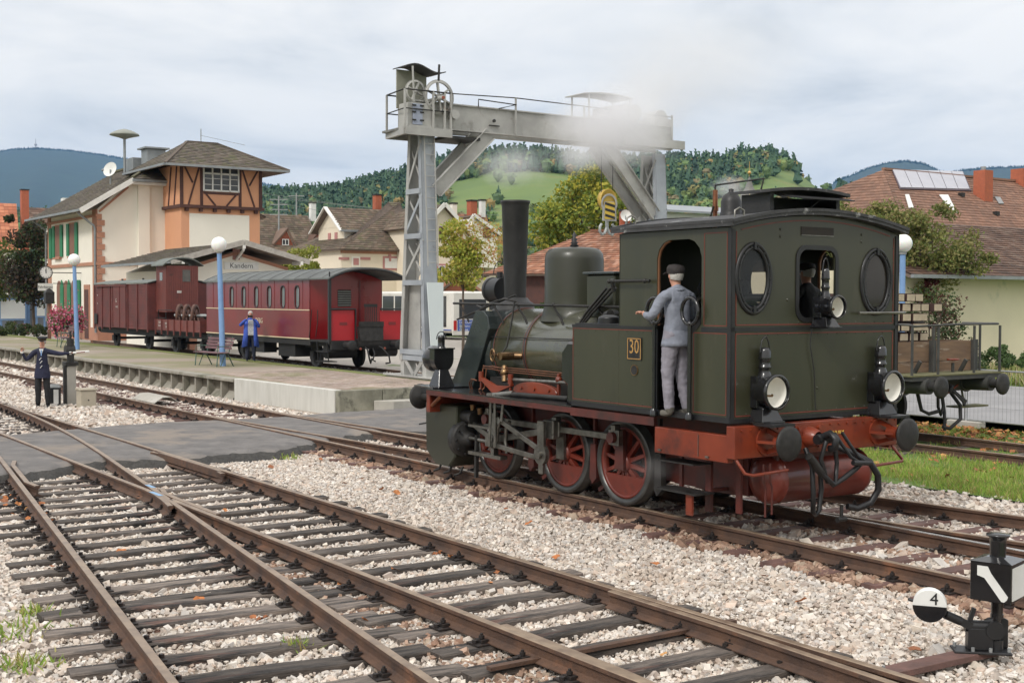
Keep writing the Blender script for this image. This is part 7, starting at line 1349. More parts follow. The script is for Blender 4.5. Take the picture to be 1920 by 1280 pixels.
# right part: front gable
sr = 72.; va_, za_ = pv(829,383,sr); vl, zl = pv(796,418,sr); vr_, zr_ = pv(872,432,sr); vq = pv(940,470,sr)[0]
w_ = min(vl-va_, va_-vr_)
b = MB(); b.prism([(vl,0),(vl,zl),(va_,za_-.15),(vr_-.3,zr_-.2),(vr_-.3,0)], sr, sr+6, 'yz'); b.build('gable_wall', m_plast2, t); cube('wall', sr+.8, sr+8, vq, vr_-.3, 0, pv(900,490,sr)[1], m_plast2, t)
for (a_, za2), (b2, zb2) in (((vl+.4,zl-.35),(va_,za_)),((vr_-.4,zr_-.35),(va_,za_))):
    bar('bargeboard', (sr-.45,a_,za2), (sr-.45,b2,zb2), .08, .3, m_whb, t)
tiled(t, (sr-.4,vl+.4,zl-.35), (sr+6,vl+.4,zl-.35), (sr+6,va_,za_), (sr-.4,va_,za_), .34, .3, m_tile2); tiled(t, (sr+6,vr_-.4,zr_-.35), (sr-.4,vr_-.4,zr_-.35), (sr-.4,va_,za_), (sr+6,va_,za_), .34, .3, m_tile2)
tiled(t, (sr+.4,vq,pv(900,490,sr)[1]), (sr+.4,vr_-.4,pv(900,490,sr)[1]), (sr+4,vr_+1.5,pv(880,402,sr+4)[1]), (sr+4,pv(912,402,sr+4)[0],pv(880,402,sr+4)[1]), .34, .3, m_tile3)
# small right gable with boards
s2_ = sr-.2; v_, z_ = pv(888,402,s2_+1); 
bar('bargeboard', (s2_,*pv(872,428,s2_)), (s2_,*pv(889,403,s2_)), .08, .26, m_whb, t); bar('bargeboard', (s2_,*pv(940,440,s2_)), (s2_,*pv(889,403,s2_)), .08, .26, m_whb, t)
b = MB(); p0, p1, p2 = pv(876,440,s2_+.3), pv(889,407,s2_+.3), pv(932,444,s2_+.3); b.prism([p0,p1,p2,(p2[0],p2[1]-2.5),(p0[0],p0[1]-2.5)], s2_+.25, s2_+2.5, 'yz'); b.build('gable_wall', m_plast, t)
tiled(t, (s2_+4,*pv(942,441,s2_)), (s2_,*pv(942,441,s2_)), (s2_,*pv(889,403,s2_)), (s2_+4,*pv(889,403,s2_)), .34, .3, m_tile2)
win(t, s2_+.25, 905,428,920,446, m_timb); chimney(t, sr+3, pv(885,400,sr+3)[0], pv(885,405,sr+3)[1]-1, pv(885,375,sr+3)[1], .62); chimney(t, sr+4, pv(850,400,sr+4)[0], pv(850,405,sr+4)[1]-1.2, pv(850,380,sr+4)[1], .45, m_plast); chimney(t, sr+4, pv(904,400,sr+4)[0], pv(904,405,sr+4)[1]-1.2, pv(904,374,sr+4)[1], .42, m_white)
win(t, sr, 823,425,836,450, m_timb); win(t, sr, 821,498,834,525, frame=m_white, surround=m_pink); win(t, sr+.8, 892,495,906,520, frame=m_white, surround=m_pink); cube('string_course', sr-.06, sr, vr_-.3, vl, pv(830,540,sr)[1], pv(830,536,sr)[1], m_pink, t)
# little porch roof behind the bus
t = house('porch', 'small brown-tiled porch gable with boarded front behind the white bus', 'porch'); sp2 = 69.5; A, M_, B_ = pv(822,547,sp2), pv(862,517,sp2), pv(915,555,sp2)
tiled(t, (sp2,*A), (sp2+4,*A), (sp2+4,*M_), (sp2,*M_), .3, .26, m_tile3); tiled(t, (sp2+4,*B_), (sp2,*B_), (sp2,*M_), (sp2+4,*M_), .3, .26, m_tile3); b = MB(); b.prism([(A[0]-.5,A[1]),(M_[0],M_[1]-.2),(B_[0]+.3,B_[1])], sp2+.2, sp2+.3, 'yz'); b.build('boarded_gable', bpy.data.materials['dormer_boards'], t); bar('bargeboard', (sp2-.03,*B_), (sp2-.03,*M_), .06, .2, m_sand, t)
for v_ in (A[0]-.6, B_[0]+.6): cube('post', sp2+.2, sp2+.4, v_-.1, v_+.1, 0, A[1], m_timb, t)
# red-roofed barn with dish, behind the boiler
t = house('barn', 'dark wooden barn with patchy red tiled roof and brick chimney behind the boiler', 'barn'); s_ = 44.
e0 = pv(905,513,s_); e1 = pv(1240,517,s_); r0 = pv(990,438,s_+4.5); r1_ = pv(1240,424,s_+4.5)
tiled(t, (s_,e1[0],e0[1]), (s_,e0[0],e0[1]), (s_+4.5,r0[0],r0[1]), (s_+4.5,e1[0],r0[1]), .28, .24, m_tile3); tiled(t, (s_,e0[0],e0[1]), (s_+9,e0[0],e0[1]), (s_+4.5,r0[0],r0[1]), (s_+4.5,r0[0],r0[1]), .28, .24, m_tile3)
cube('wall', s_+.6, s_+8.5, e1[0], e0[0]-.9, 0, e0[1], m_timb, t); bar('ridge_tiles', (s_+4.5,r0[0],r0[1]+.06), (s_+4.5,e1[0],r0[1]+.06), .22, .12, m_tile3, t)
x0, z0b = pv(1140,522,s_+.5); cube('brick_panel', s_+.5, s_+.6, x0-3.5, x0+.3, 1.0, e0[1]-.1, m_brick, t)
c_ = T(s_, e0[0], 0); t.rotation_euler.z = FR-R(33); t.location = c_+Matrix.Rotation(-R(33), 3, 'Z') @ (T(0,0,0)-c_)
chimney(t, s_+4.2, pv(1045,430,s_+4.2)[0], r0[1]-.6, pv(1075,402,s_+4.2)[1], .55); b = MB(); v_, z_ = pv(1053,412,s_+3.8); b.lathe([(0,-.08),(.2,-.05),(.34,.05)], (s_+3.8,v_,z_), (-.9,-.3,.2), 20); b.build('satellite_dish', m_white, t, fix=False); b = MB(); b.cyl((s_+3.8,v_,z_-.6),(s_+3.8,v_,z_),.03); b.build('dish_mast', m_zinc, t)
# pale flat-roofed building behind the crane's right leg
t = house('pale_building', 'long pale building with low grey metal roof behind the right crane leg', 'building'); s_ = 78.; a0_ = pv(1255,398,s_); b0_ = pv(1345,420,s_)
cube('wall', s_, s_+8, b0_[0]-6, a0_[0]+2, 0, a0_[1], mat('pale_wall', (.55,.56,.50), (.5,.51,.46), 1), t); b = MB(); b.hexa([(s_-.5,b0_[0]-6,a0_[1]),(s_-.5,a0_[0]+2,a0_[1]),(s_+6,a0_[0]+2,a0_[1]+1.1),(s_+6,b0_[0]-6,a0_[1]+1.1),(s_-.5,b0_[0]-6,a0_[1]+.2),(s_-.5,a0_[0]+2,a0_[1]+.2),(s_+6,a0_[0]+2,a0_[1]+1.3),(s_+6,b0_[0]-6,a0_[1]+1.3)]); b.build('roof', mat('metal_roof', (.30,.32,.34), (.25,.27,.29), 1, .6), t)
# church spire
t = house('church_spire', 'slim shingled church spire with golden ball on the skyline above the cab', 'church'); D_ = 330.
c = at(1405,350,D_); c0 = at(1405,367,D_); s_c, v_c = sv(c); w_ = 31/FPX*D_
b = MB(); b.lathe([(.62*w_,c0.z-12),(.62*w_,c0.z-2),(.55*w_,c0.z),(.25*w_,at(1405,352,D_).z),(.16*w_,at(1405,343,D_).z),(.12*w_,at(1405,338,D_).z),(0.05,at(1405,331,D_).z)], (s_c,v_c,0), (0,0,1), 8, smooth=False); b.build('spire', mat('slate_shingle', (.18,.17,.15), (.13,.12,.11), .3), t); b = MB(); b.ball((s_c,v_c,at(1405,324,D_).z), .5, 12); b.cyl((s_c,v_c,at(1405,330,D_).z),(s_c,v_c,at(1405,303,D_).z),.08,n=5); b.build('ball_finial', mat('gilded', (.6,.38,.12), (.5,.3,.1), 3, .4, .5), t)
cube('belfry', s_c-.6*w_, s_c+.6*w_, v_c-.6*w_, v_c+.6*w_, 0, c0.z-8, m_plast, t)
for sg in (-1,1): b = MB(); b.bar((s_c-.5*w_,v_c+sg*.45*w_-.4,c0.z-1.6),(s_c-.45*w_,v_c+sg*.42*w_,c0.z+.6),.12,.12); b.bar((s_c-.5*w_,v_c+sg*.45*w_+.5,c0.z-1.6),(s_c-.45*w_,v_c+sg*.42*w_,c0.z+.6),.12,.12); b.build('dormer_edge', m_cream, t)
# right: big house with solar panels, and the pale yellow barn in front
t = house('solar_house', 'large house with orange-brown tiled roof, six pale solar panels and a red chimney', 'house'); sb = 34.
def rp(px, py, s): v, z = pv(px,py,s); return (s, v, z)
rL = rp(1656,319,sb+6); rR = rp(2100,352,sb+6); eL = rp(1595,430,sb-1.); eR = rp(2100,440,sb-1.)
zR = rL[2]; zE2 = min(eL[2], rp(1700,430,sb-1)[2]); rR = (rR[0],rR[1],zR)
tiled(t, (eL[0],rR[1],zE2), (eL[0],pv(1700,430,sb-1)[0],zE2), rL, rR, .38, .3, m_tile5); v_h = pv(1700,430,sb-1)[0]
tiled(t, (eL[0],v_h,zE2), (sb+13,v_h+2,zE2), rL, rL, .38, .3, m_tile5)
cube('wall', sb, sb+12, rR[1], v_h-.5, 0, zE2+.1, m_plast, t); bar('ridge_tiles', tuple(Vector(rL)+Vector((0,0,.08))), tuple(Vector(rR)+Vector((0,0,.08))), .25, .14, m_tile5, t)
nrm = (Vector(rR)-Vector(rL)).cross(Vector((eL[0],v_h,zE2))-Vector(rL)).normalized(); nrm = nrm if nrm.z > 0 else -nrm
def onroof(px, py):
    d = fw*FPX + rt*(px-960) + up*(640-py); c = Vector((0,0,CAMH)); RM = Matrix.Rotation(-FR, 3, 'Z'); dl = RM @ d; cl = RM @ (c-O); k = (Vector(rL)-cl).dot(nrm)/dl.dot(nrm); return cl+dl*k
def roof_item(name, pts, lift, mt_, th=.05):
    Q = [onroof(*p)+nrm*lift for p in pts]; b = MB(); b.add(Q+[q_-nrm*th for q_ in Q], [(0,1,2,3),(7,6,5,4),(0,4,5,1),(1,5,6,2),(2,6,7,3),(3,7,4,0)]); return b.build(name, mt_, t)
m_sol = mat('solar_glass', (.40,.385,.43), (.34,.33,.37), .6, .22, .1, coat=.5)
x0t, x1t, x0b, x1b = 1672,1804,1687,1817
roof_item('panel_frame', [(x0b-1,356.5),(x1b+3,360),(x1t+1,325),(x0t-1,320)], .10, mat('solar_frame', (.10,.07,.09), (.08,.06,.07)))
for i in range(6):
    f0, f1 = i/6, (i+.95)/6; roof_item('solar_panel', [(x0b+(x1b-x0b)*f0,355+3*f0),(x0b+(x1b-x0b)*f1,355+3*f1),(x0t+(x1t-x0t)*f1,321.5+3.5*f1),(x0t+(x1t-x0t)*f0,321.5+3.5*f0)], .15, m_sol)
roof_item('skylight', [(1775,388),(1793,402),(1776,368),(1760,368)], .12, m_white); roof_item('skylight', [(1872,384),(1881,384),(1874,372),(1864,371)], .1, m_galv); roof_item('skylight', [(1703,392),(1712,392),(1703,367),(1696,367)], .1, m_white)
for px, py in ((1803,369),(1868,404)): q_ = onroof(px,py); cube('roof_vent', q_.x-.15,q_.x+.15,q_.y-.15,q_.y+.15,q_.z,q_.z+.25,m_iron,t)
q_ = onroof(1843,372); cube('chimney', q_.x-.42,q_.x+.42,q_.y-.42,q_.y+.42,q_.z-1,q_.z+1.75,m_brick,t); b = MB(); b.cyl((q_.x,q_.y,q_.z+1.75),(q_.x,q_.y,q_.z+2.0),.16,n=10); b.build('chimney_pot', m_zinc, t); q_ = onroof(1915,345); cube('chimney', q_.x-.5,q_.x+.5,q_.y-.5,q_.y+.5,q_.z-1,q_.z+1.,m_brick,t)
roof_item('slate_patch', [(1628,380),(1640,382),(1645,345),(1642,342)], .04, m_zinc) if False else None
t = house('barn', 'pale yellow barn with wide dark brown tiled roof on the far right', 'barn'); s_ = 15.5
eL = pv(1745,516,s_); v2 = pv(2200,516,s_)[0]; rz_ = pv(1860,425,s_+5.5)
tiled(t, (s_-.4,v2,eL[1]), (s_-.4,pv(1690,516,s_)[0],eL[1]), (s_+5.5,pv(1690,516,s_)[0],rz_[1]), (s_+5.5,v2,rz_[1]), .27, .22, m_tile4); cube('wall', s_+.3, s_+10, v2, pv(1690,516,s_)[0]-.4, -.1, eL[1]+.2, mat('pale_yellow_render', (.74,.68,.49), (.69,.63,.46), .6, .9, spots=[((.5,.5,.36),.5,.62,.1)]), t)
tiled(t, (s_+11.4,pv(1690,516,s_)[0],eL[1]), (s_+11.4,v2,eL[1]), (s_+5.5,v2,rz_[1]), (s_+5.5,pv(1690,516,s_)[0],rz_[1]), .5, .4, m_tile4)
bar('gutter', (s_-.45,pv(1690,516,s_)[0],eL[1]-.05), (s_-.45,v2,eL[1]-.05), .14, .12, m_zinc, t)
# far left orange roof
t = house('village_house', 'house with bright orange tiled roof at the left edge behind the trees', 'house'); s_ = 118.
a_, b_2 = pv(-30,470,s_), pv(38,470,s_); r_ = pv(35,381,s_+4); tiled(t, (s_,b_2[0],b_2[1]), (s_,a_[0]+3,b_2[1]), (s_+5,a_[0]+3,r_[1]), (s_+5,r_[0],r_[1]), .5, .4, m_tile6); cube('wall', s_+.5, s_+9, b_2[0]+.4, a_[0]+3, 0, b_2[1], m_plast, t); chimney(t, s_+4, pv(46,380,s_+4)[0], b_2[1], pv(46,355,s_+4)[1], .7)
b = MB(); b.prism([(b_2[0],b_2[1]),(r_[0],r_[1]),(r_[0]-.3,b_2[1]-3)], s_+4.9, s_+5, 'yz'); b.build('gable_wall', m_plast, t)
t = house('white_chimney_house', 'small white chimney and dish of a house above the station roof, left', 'house'); c = at(122,378,140); sc2, vc2 = sv(c); cube('wall', sc2, sc2+6, vc2-3, vc2+.5, 0, c.z-1.0, m_plast, t); cube('chimney', sc2, sc2+1, vc2-1.3, vc2+.2, c.z-1, c.z+.4, m_white, t); tiled(t, (sc2-.5,vc2-3.5,c.z-2.5), (sc2-.5,vc2+4,c.z-2.5), (sc2+3,vc2+4,c.z-.6), (sc2+3,vc2-3.5,c.z-.6), .5, .4, m_tile4)
# ---- bus
t = house('city_bus', 'white and blue bus with rear advert parked behind the crane', 'bus'); m_busw = mat('bus_white', (.72,.71,.66), (.66,.65,.6), 1, .3, coat=.3); m_busb = mat('bus_blue', (.07,.13,.42), (.055,.11,.37), 2, .35, coat=.3)
bs = 55.0; va_, zt_ = pv(848,545,bs); vb_, _ = pv(917,545,bs); zt_ = 2.75+.1
zt_ = pv(880,546,bs)[1]; zb_ = pv(880,624,bs)[1]; 
b = MB(); b.box(bs,bs+11,vb_,va_,zb_,zt_); b.build('body', m_busw, t, bevel=.12)
v0_, z1_ = pv(861,561,bs); v1_, z0_ = pv(911,597,bs); cube('rear_window', bs-.02, bs, v1_, v0_, z0_, z1_, m_hwin, t); v0_, z1_ = pv(858,600,bs); v1_, z0_ = pv(911,620,bs); cube('advert_panel', bs-.03, bs, v1_, v0_, z0_, z1_, m_busb, t)
mtw = mat('advert_white', (.8,.8,.8)); 
for i, s2 in enumerate(('Die Oberbadische','Starkste Zeitung','Online')): txt('advert_text', s2, .24, mtw, t, (bs-.032,v0_-.1,z1_-.15-.225*i), (R(90),0,R(-90)), align='LEFT')
b = MB(); v_, z_ = pv(853,610,bs); b.box(bs-.05,bs,v_-.10,v_+.10,z_-.3,z_+.3); b.build('tail_light', mat('tail_red', (.5,.02,.02), (.4,.02,.02), 3, .3), t)
for x in range(6): cube('side_window', bs+.7+x*1.7, bs+2.2+x*1.7, va_, va_+.02, z0_+.25, zt_-.3, m_hwin, t)
cube('side_band', bs+.1, bs+10.9, va_, va_+.025, zb_+.15, z0_+.1, m_busb, t)
for x in (bs+2.2, bs+8): b = MB(); b.cyl((x,va_-.1,zb_-.0),(x,va_+.03,zb_-.0),.48,n=20); b.cyl((x,vb_-.03,zb_),(x,vb_+.1,zb_),.48,n=20); b.build('wheel', m_under, t)
cube('sticker', bs-.03, bs-.02, *(pv(863,575,bs)[0], pv(868,575,bs)[0]), z1_-.9, z1_-.3, mat('sticker_green', (.5,.7,.6)), t)
b = MB(); b.bar((bs-.05,va_,zb_),(bs-.05,vb_,zb_),.1,.25); b.build('bumper', m_busw, t)
b = MB(); v_ = pv(845,560,bs)[0]; t2_ = None
# power poles
for i, (px, pt, pb, D_, lb) in enumerate(((523,368,470,115,'wooden power pole with several cross-arms above the brown roof'),(556,362,440,130,'thin power pole with a blue-grey roof pole right of the other'))):
    t = thing('power_pole', lb, 'power pole', tuple(at(px,pb,D_))); top = at(px,pt,D_); base = at(px,pb,D_); h = top.z-base.z; b = MB(); b.cyl((0,0,-3),(0,0,h),.11,.07,n=8); b.build('pole', m_galv, t)
    for k in range(4 if i == 0 else 1): b = MB(); b.bar((-.8,0,h-.3-k*.45),(.8,0,h-.3-k*.45),.07,.07); b.build('cross_arm', m_galv, t)
for k, (xa, ya, xb, yb) in enumerate(((523,371,960,395),(523,380,760,402),(490,362,960,404))):
    b = MB(); A, B_ = at(xa,ya,115), at(xb,yb,125); pts = [A.lerp(B_, i/16)-Vector((0,0,1.2*math.sin(math.pi*i/16)*.4)) for i in range(17)]; b.tube(pts, .018, 4); o = b.build('power_line', m_galv); tag(o, ('upper','middle','lower')[k]+' thin power line sagging across the background roofs', 'power line')
# radio mast on the far mountain
t = thing('radio_mast', 'tiny red and white radio mast on top of the far blue mountain', 'radio mast', tuple(at(67,279,5980))); b = MB(); b.cyl((0,0,-5),(0,0,48),3,1.2,n=8); b.build('mast', mat('mast_grey', (.45,.42,.42)), t); b = MB(); b.lathe([(5,14),(7,18),(7,22),(4,24)], (0,0,0), (0,0,1), 12); b.build('gallery', bpy.data.materials['mast_grey'], t); b = MB(); b.box(-14,14,-6,6,-8,6); b.build('base_building', bpy.data.materials['mast_grey'], t)
# ================================================================== TERRAIN, FOREST, TREES
m_hillg = mat('hill_meadow', (.15,.21,.055), (.105,.16,.045), .02, .95, detail=9, spots=[((.17,.19,.06),.02,.55,.1)])
m_hillf = mat('far_forest', (.030,.055,.040), (.018,.034,.028), .01, .95, detail=9)
def interp(P, x): return float(np.interp(x, [p[0] for p in P], [p[1] for p in P]))
SKY = [(-300,380),(0,392),(300,385),(430,372),(490,352),(560,347),(620,339),(700,322),(760,311),(810,299),(870,287),(930,279),(1000,275),(1060,279),(1120,284),(1180,284),(1230,286),(1300,291),(1345,293),(1380,281),(1440,277),(1490,293),(1540,325),(1580,331),(1620,334),(1680,350),(1750,372),(1950,385),(2300,395)]
DR, DN = 900., 260.
def hill(px, D):
    zr = (559-interp(SKY, px))/FPX*DR+CAMH-14; t = max(0, min(1, (D-DN)/(DR-DN))); return zr*(t*t*(3-2*t))**1.15*(1+.0)+2.5*math.sin(px*.013+D*.011)*t
PX = np.arange(-320, 2330, 14); DD = list(np.linspace(DN-20, DR, 30))+[DR+60, DR+160]
b = MB(); vs = []
for px in PX:
    for D in DD:
        z = hill(px, min(D, DR))-(D-DR)*.25*(D > DR)-.3*(D < DN); vs.append(((px-960)/FPX*D, D, z))
k = len(DD); b.v = vs
for i in range(len(PX)-1):
    for j in range(k-1): b.f.append((i*k+j, (i+1)*k+j, (i+1)*k+j+1, i*k+j+1)); b.m.append(0); b.sm.append(True); b.r.append(.5)
struct(b.build('wooded_hill', m_hillg, fix=False))
def far_hill(name, P, D, depth, base_y=559, mt=None, bump_=6, x0=-300, x1=2300):
    b = MB(); xs = np.arange(x0, x1, 4); rows = []; rng = random.Random(3)
    for px in xs:
        zt = (559-interp(P, px))/FPX*D+CAMH; j = rng.uniform(-bump_, bump_)*.55
        rows.append([((px-960)/FPX*(D-depth*f), D-depth*f, max(-5, zt*(1-f)**.8*(1+.06*math.sin(px*.05+f*9)*f)+(j if f == 0 else 0))) for f in (0, .06, .15, .3, .45, .6, .8, 1)]+[((px-960)/FPX*(D+depth*.2), D+depth*.2, zt*.8)])
    rows = [[r[-1]]+r[:-1] for r in rows]
    k = len(rows[0]); b.v = [p for r in rows for p in r]
    for i in range(len(rows)-1):
        for j in range(k-1): b.f.append((i*k+j, i*k+j+1, (i+1)*k+j+1, (i+1)*k+j)); b.m.append(0); b.sm.append(True); b.r.append(.5)
    return struct(b.build(name, mt or m_hillf, fix=False))
far_hill('far_mountain', [(-300,300),(0,286),(40,281),(70,280),(130,284),(190,291),(240,300),(330,315),(420,330),(480,342),(530,351),(560,358),(640,400),(700,440),(2300,540)], 6000, 2600, x1=900)
far_hill('far_mountain', [(1300,420),(1500,370),(1580,331),(1620,314),(1660,303),(1695,299),(1725,303),(1760,318),(1775,321),(1800,316),(1850,311),(1920,309),(2000,306),(2300,320)], 5000, 2000, x0=1250)
def forest_protos(rng):
    out = []
    for kind in range(6):
        n = 14; V = []; 
        for i in range(n):
            if kind < 2: h = rng.random()**.8; r = (1-h)*.23+.02; c = np.array([r*math.cos(i*2.4)*rng.uniform(.6,1), r*math.sin(i*2.4)*rng.uniform(.6,1), .12+h*.88]); sz = .13+(1-h)*.10
            else: d = rng.normal(size=3); d /= np.linalg.norm(d); d[2] = abs(d[2])*1.1-.25; c = d*np.array([.36,.36,.36])*rng.uniform(.75,1.05)+np.array([0,0,.58]); sz = .24
            a = rng.normal(size=3); a /= np.linalg.norm(a); w = np.cross(a, [0,0,1.01]); w /= np.linalg.norm(w); u = np.cross(a, w)
            V += [c+(-w-u)*sz*.5, c+(w-u*.4)*sz*.5, c+(w*.6+u)*sz*.5, c+(-w*.5+u*.8)*sz*.5]
        # a closed low-poly core so the crown has body
        m_ = 5
        for lv, (rr_, hh) in enumerate(((.04,.08),(.19 if kind < 2 else .27,.22 if kind < 2 else .34),(.11 if kind < 2 else .30,.55 if kind < 2 else .66),(.02 if kind < 2 else .12,.93 if kind < 2 else .88))):
            V += [np.array([rr_*rng.uniform(.8,1.2)*math.cos(2*math.pi*i/m_), rr_*rng.uniform(.8,1.2)*math.sin(2*math.pi*i/m_), hh]) for i in range(m_)]
        F = [tuple(range(4*i, 4*i+4)) for i in range(n)]+[(n*4+l*m_+i, n*4+l*m_+(i+1) % m_, n*4+(l+1)*m_+(i+1) % m_, n*4+(l+1)*m_+i) for l in range(3) for i in range(m_)]
        out.append((np.array(V), F))
    return out
PROTO = forest_protos(np.random.default_rng(4))
CON = [(.060,.115,.070),(.075,.135,.075),(.050,.10,.064),(.086,.145,.075)]
DEC = [(.13,.20,.065),(.165,.21,.065),(.11,.18,.065),(.23,.21,.07),(.20,.165,.08),(.10,.16,.065),(.18,.23,.07),(.28,.20,.07),(.12,.19,.07)]
m_con = mat('conifer_wood', (.02,.045,.03), rnd=CON+[(.06,.11,.06)], scale=.05, rough=.9); m_dec = mat('autumn_broadleaf_wood', (.06,.09,.03), rnd=DEC, scale=.05, rough=.9)
def meadow(px, D):
    if 560 < D < 700 and 835 < px < 1125: return True
    if 470 < D < 560 and 900 < px < 1000 and (px*7+D) % 60 < 40: return True
    if 1310 < px < 1570:
        y = 559-(hill(px, D)-CAMH)/D*FPX; l = 395-(px-1310)*.46 if px < 1450 else 318+(px-1450)*.12
        return (l < y < l+52) if px > 1340 else (l+12 < y < l+50)
    if 1190 < px < 1310 and 380 < D < 470: return True
    return False
rng = np.random.default_rng(12); groups = {}
for D0, D1, n, (h0, h1) in ((DN,430,2300,(4,8)),(430,640,3400,(5,9)),(640,DR,6600,(6,12)),(DR-35,DR+12,900,(5,13))):
    for _ in range(n):
        D = rng.uniform(D0, D1); px = rng.uniform(-60, 1980)
        if D < 430 and not (460 < px < 1700): continue
        if meadow(px, D): 
            if rng.random() > .035: continue
        up_ = D > 610 or (D > 500 and px < 830 and px > 480); con = rng.random() < (.62 if up_ else .10)
        if px > 1280: con = rng.random() < (.42 if D > 640 else .15)
        k = rng.integers(0, 2) if con else rng.integers(2, 6); groups.setdefault(int(k), []).append((px, D, rng.uniform(h0, h1)*(1.1 if con else .78)))
wood = None
for k, L_ in groups.items():
    P_ = np.array([((px-960)/FPX*D, D, hill(px, min(D, DR))-.6) for px, D, h in L_]); n = len(L_); M_ = rotm(n, np.array([h for _, _, h in L_]), .06, rng); M_[:, :, :2] *= rng.uniform(.85, 1.35, n)[:, None, None]
    o = bulk('forest', PROTO[k][0], PROTO[k][1], P_, M_, rng.random(n), m_con if k < 2 else m_dec)
    tag(o, 'dark conifer wood covering the hill behind the village' if k < 2 else 'autumn-tinted broadleaf wood and orchard trees covering the hillside', 'forest', None, 'stuff')
# far ridges get a rough tree-top edge
for D, P, x0, x1 in ((5950,[(0,286),(40,281),(70,280),(130,284),(190,291),(240,300),(330,315),(420,330),(480,342),(530,351),(560,358)],-20,560),(4960,[(1560,338),(1580,331),(1620,314),(1660,303),(1695,299),(1725,303),(1760,318),(1775,321),(1800,316),(1850,311),(1920,309),(2000,306)],1560,1960)):
    n = int((x1-x0)*2.2); pxs = rng.uniform(x0, x1, n); P_ = np.array([((px-960)/FPX*D, D, (559-interp(P, px))/FPX*D-10) for px in pxs]); tag(bulk('ridge_forest', PROTO[0][0], PROTO[0][1], P_, rotm(n, rng.uniform(10,19,n), .05, rng), rng.random(n), m_hillf), 'dark tree line along the far blue mountain ridge'+(' on the left' if x0 < 0 else ' on the right'), 'forest', None, 'stuff')
# ---- single trees
LEAF = {}
def leafmat(name, cols): 
    if name not in LEAF: LEAF[name] = mat(name, (.1,.1,.1), rnd=cols, scale=.8, rough=.75, trans=.35)
    return LEAF[name]
def tree(name, label, base, h, trunk_h, crown, n, leaf, mt_, tr=.12, blobs=14, seed=1, cat='tree', group=None, limbs=8, spread=1., dens=.5, hollow=.55):
    """crown: list of (dx,dy,z,rx,ry,rz) in metres from the base"""
    t = thing(name, label, cat, tuple(base), 0, group); rng = np.random.default_rng(seed)
    B_ = []
    tot = sum(c[3]*c[4]*c[5] for c in crown)
    for c in crown:
        m_ = max(3, int(blobs*c[3]*c[4]*c[5]/tot+.5))
        for _ in range(m_):
            d = rng.normal(size=3); d /= np.linalg.norm(d); r = rng.uniform(.35,.82)**.7; B_.append((c[0]+d[0]*c[3]*r, c[1]+d[1]*c[4]*r, c[2]+d[2]*c[5]*r, min(c[3],c[5])*rng.uniform(.28,.5)))
    if trunk_h > 0:
        b = MB(); top = crown[0][2]; b.tube([(0,0,-.1),(tr*.4,0,trunk_h*.5),(0,tr*.3,trunk_h),(tr*.5,0,(trunk_h+top)/2+.01),(0,0,top+.02)], tr, 8)
        b.v = [(x*(1-.6*max(0,z)/max(top,.1)), y*(1-.6*max(0,z)/max(top,.1)), z) for x, y, z in b.v]; b.build('trunk', m_bark, t)
        b = MB()
        for q_ in B_[:limbs*2:2]: s_ = Vector((0,0,trunk_h+(top-trunk_h)*random.uniform(0,.8))); e = Vector(q_[:3]); m2 = s_.lerp(e,.5)+Vector((0,0,.06*(e-s_).length)); b.tube([s_,m2,e], tr*.28, 5)
        b.build('branches', m_bark, t)
    idx = rng.integers(0, len(B_), n); BB = np.array(B_); C_ = BB[idx]; d = rng.normal(size=(n,3)); d /= np.linalg.norm(d, axis=1)[:, None]; r = rng.uniform(hollow, 1.08, n)
    P_ = C_[:, :3]+d*(C_[:, 3]*r)[:, None]*np.array([1.15,1.15,.9])*spread
    pv_ = np.array([(0,-.55,0),(.32,-.1,.08),(.12,.5,0),(-.3,.1,.08)]); tint = (idx*.6180339 % 1)*.55+rng.random(n)*.45
    bulk('crown', pv_, [(0,1,2,3)], P_, rotm(n, leaf*rng.uniform(.6,1.35,n), None, rng), tint, mt_, t)
    return t
C_yg = [(.30,.36,.045),(.40,.43,.06),(.24,.29,.045),(.46,.42,.08),(.34,.38,.05),(.50,.42,.10),(.22,.26,.04)]
C_big = [(.22,.28,.04),(.32,.34,.045),(.15,.20,.03),(.42,.39,.05),(.18,.24,.035),(.48,.42,.07),(.26,.30,.045)]
C_dk = [(.045,.07,.025),(.06,.09,.028),(.035,.055,.02),(.08,.10,.03)]
C_gr = [(.09,.14,.03),(.13,.18,.035),(.07,.11,.025),(.17,.19,.045),(.11,.15,.035)]
C_pur = [(.05,.035,.025),(.07,.045,.03),(.035,.03,.02),(.05,.06,.025),(.10,.06,.035)]
C_rt = [(.20,.22,.06),(.26,.26,.08),(.14,.18,.045),(.29,.26,.10),(.18,.21,.06),(.22,.18,.07)]
C_or = [(.50,.30,.10),(.44,.34,.09),(.40,.38,.08),(.52,.24,.10),(.42,.38,.08)]
def G0(px, D, z=0.): p = at(px, 600, D); return Vector((p.x, D, z))
k_ = 58/FPX
tree('young_maple', 'young maple with yellow-green and orange leaves in front of the white bus', G0(868,58), 6.9, 2.6, [(0,0,4.3,1.25,1.0,1.5),(-.1,0,5.3,1.15,.9,1.0),(.1,0,3.3,.5,.5,.9)], 4200, .165, leafmat('maple_leaves', C_yg), tr=.075, blobs=22, seed=3)
t = bpy.data.objects['young_maple']; rng = np.random.default_rng(8); n = 1500; d = rng.normal(size=(n,3)); d /= np.linalg.norm(d, axis=1)[:, None]; P_ = d*np.array([1.5,1.1,1.2])*rng.uniform(.55,1.05,n)[:, None]+np.array([.65,0,5.1])
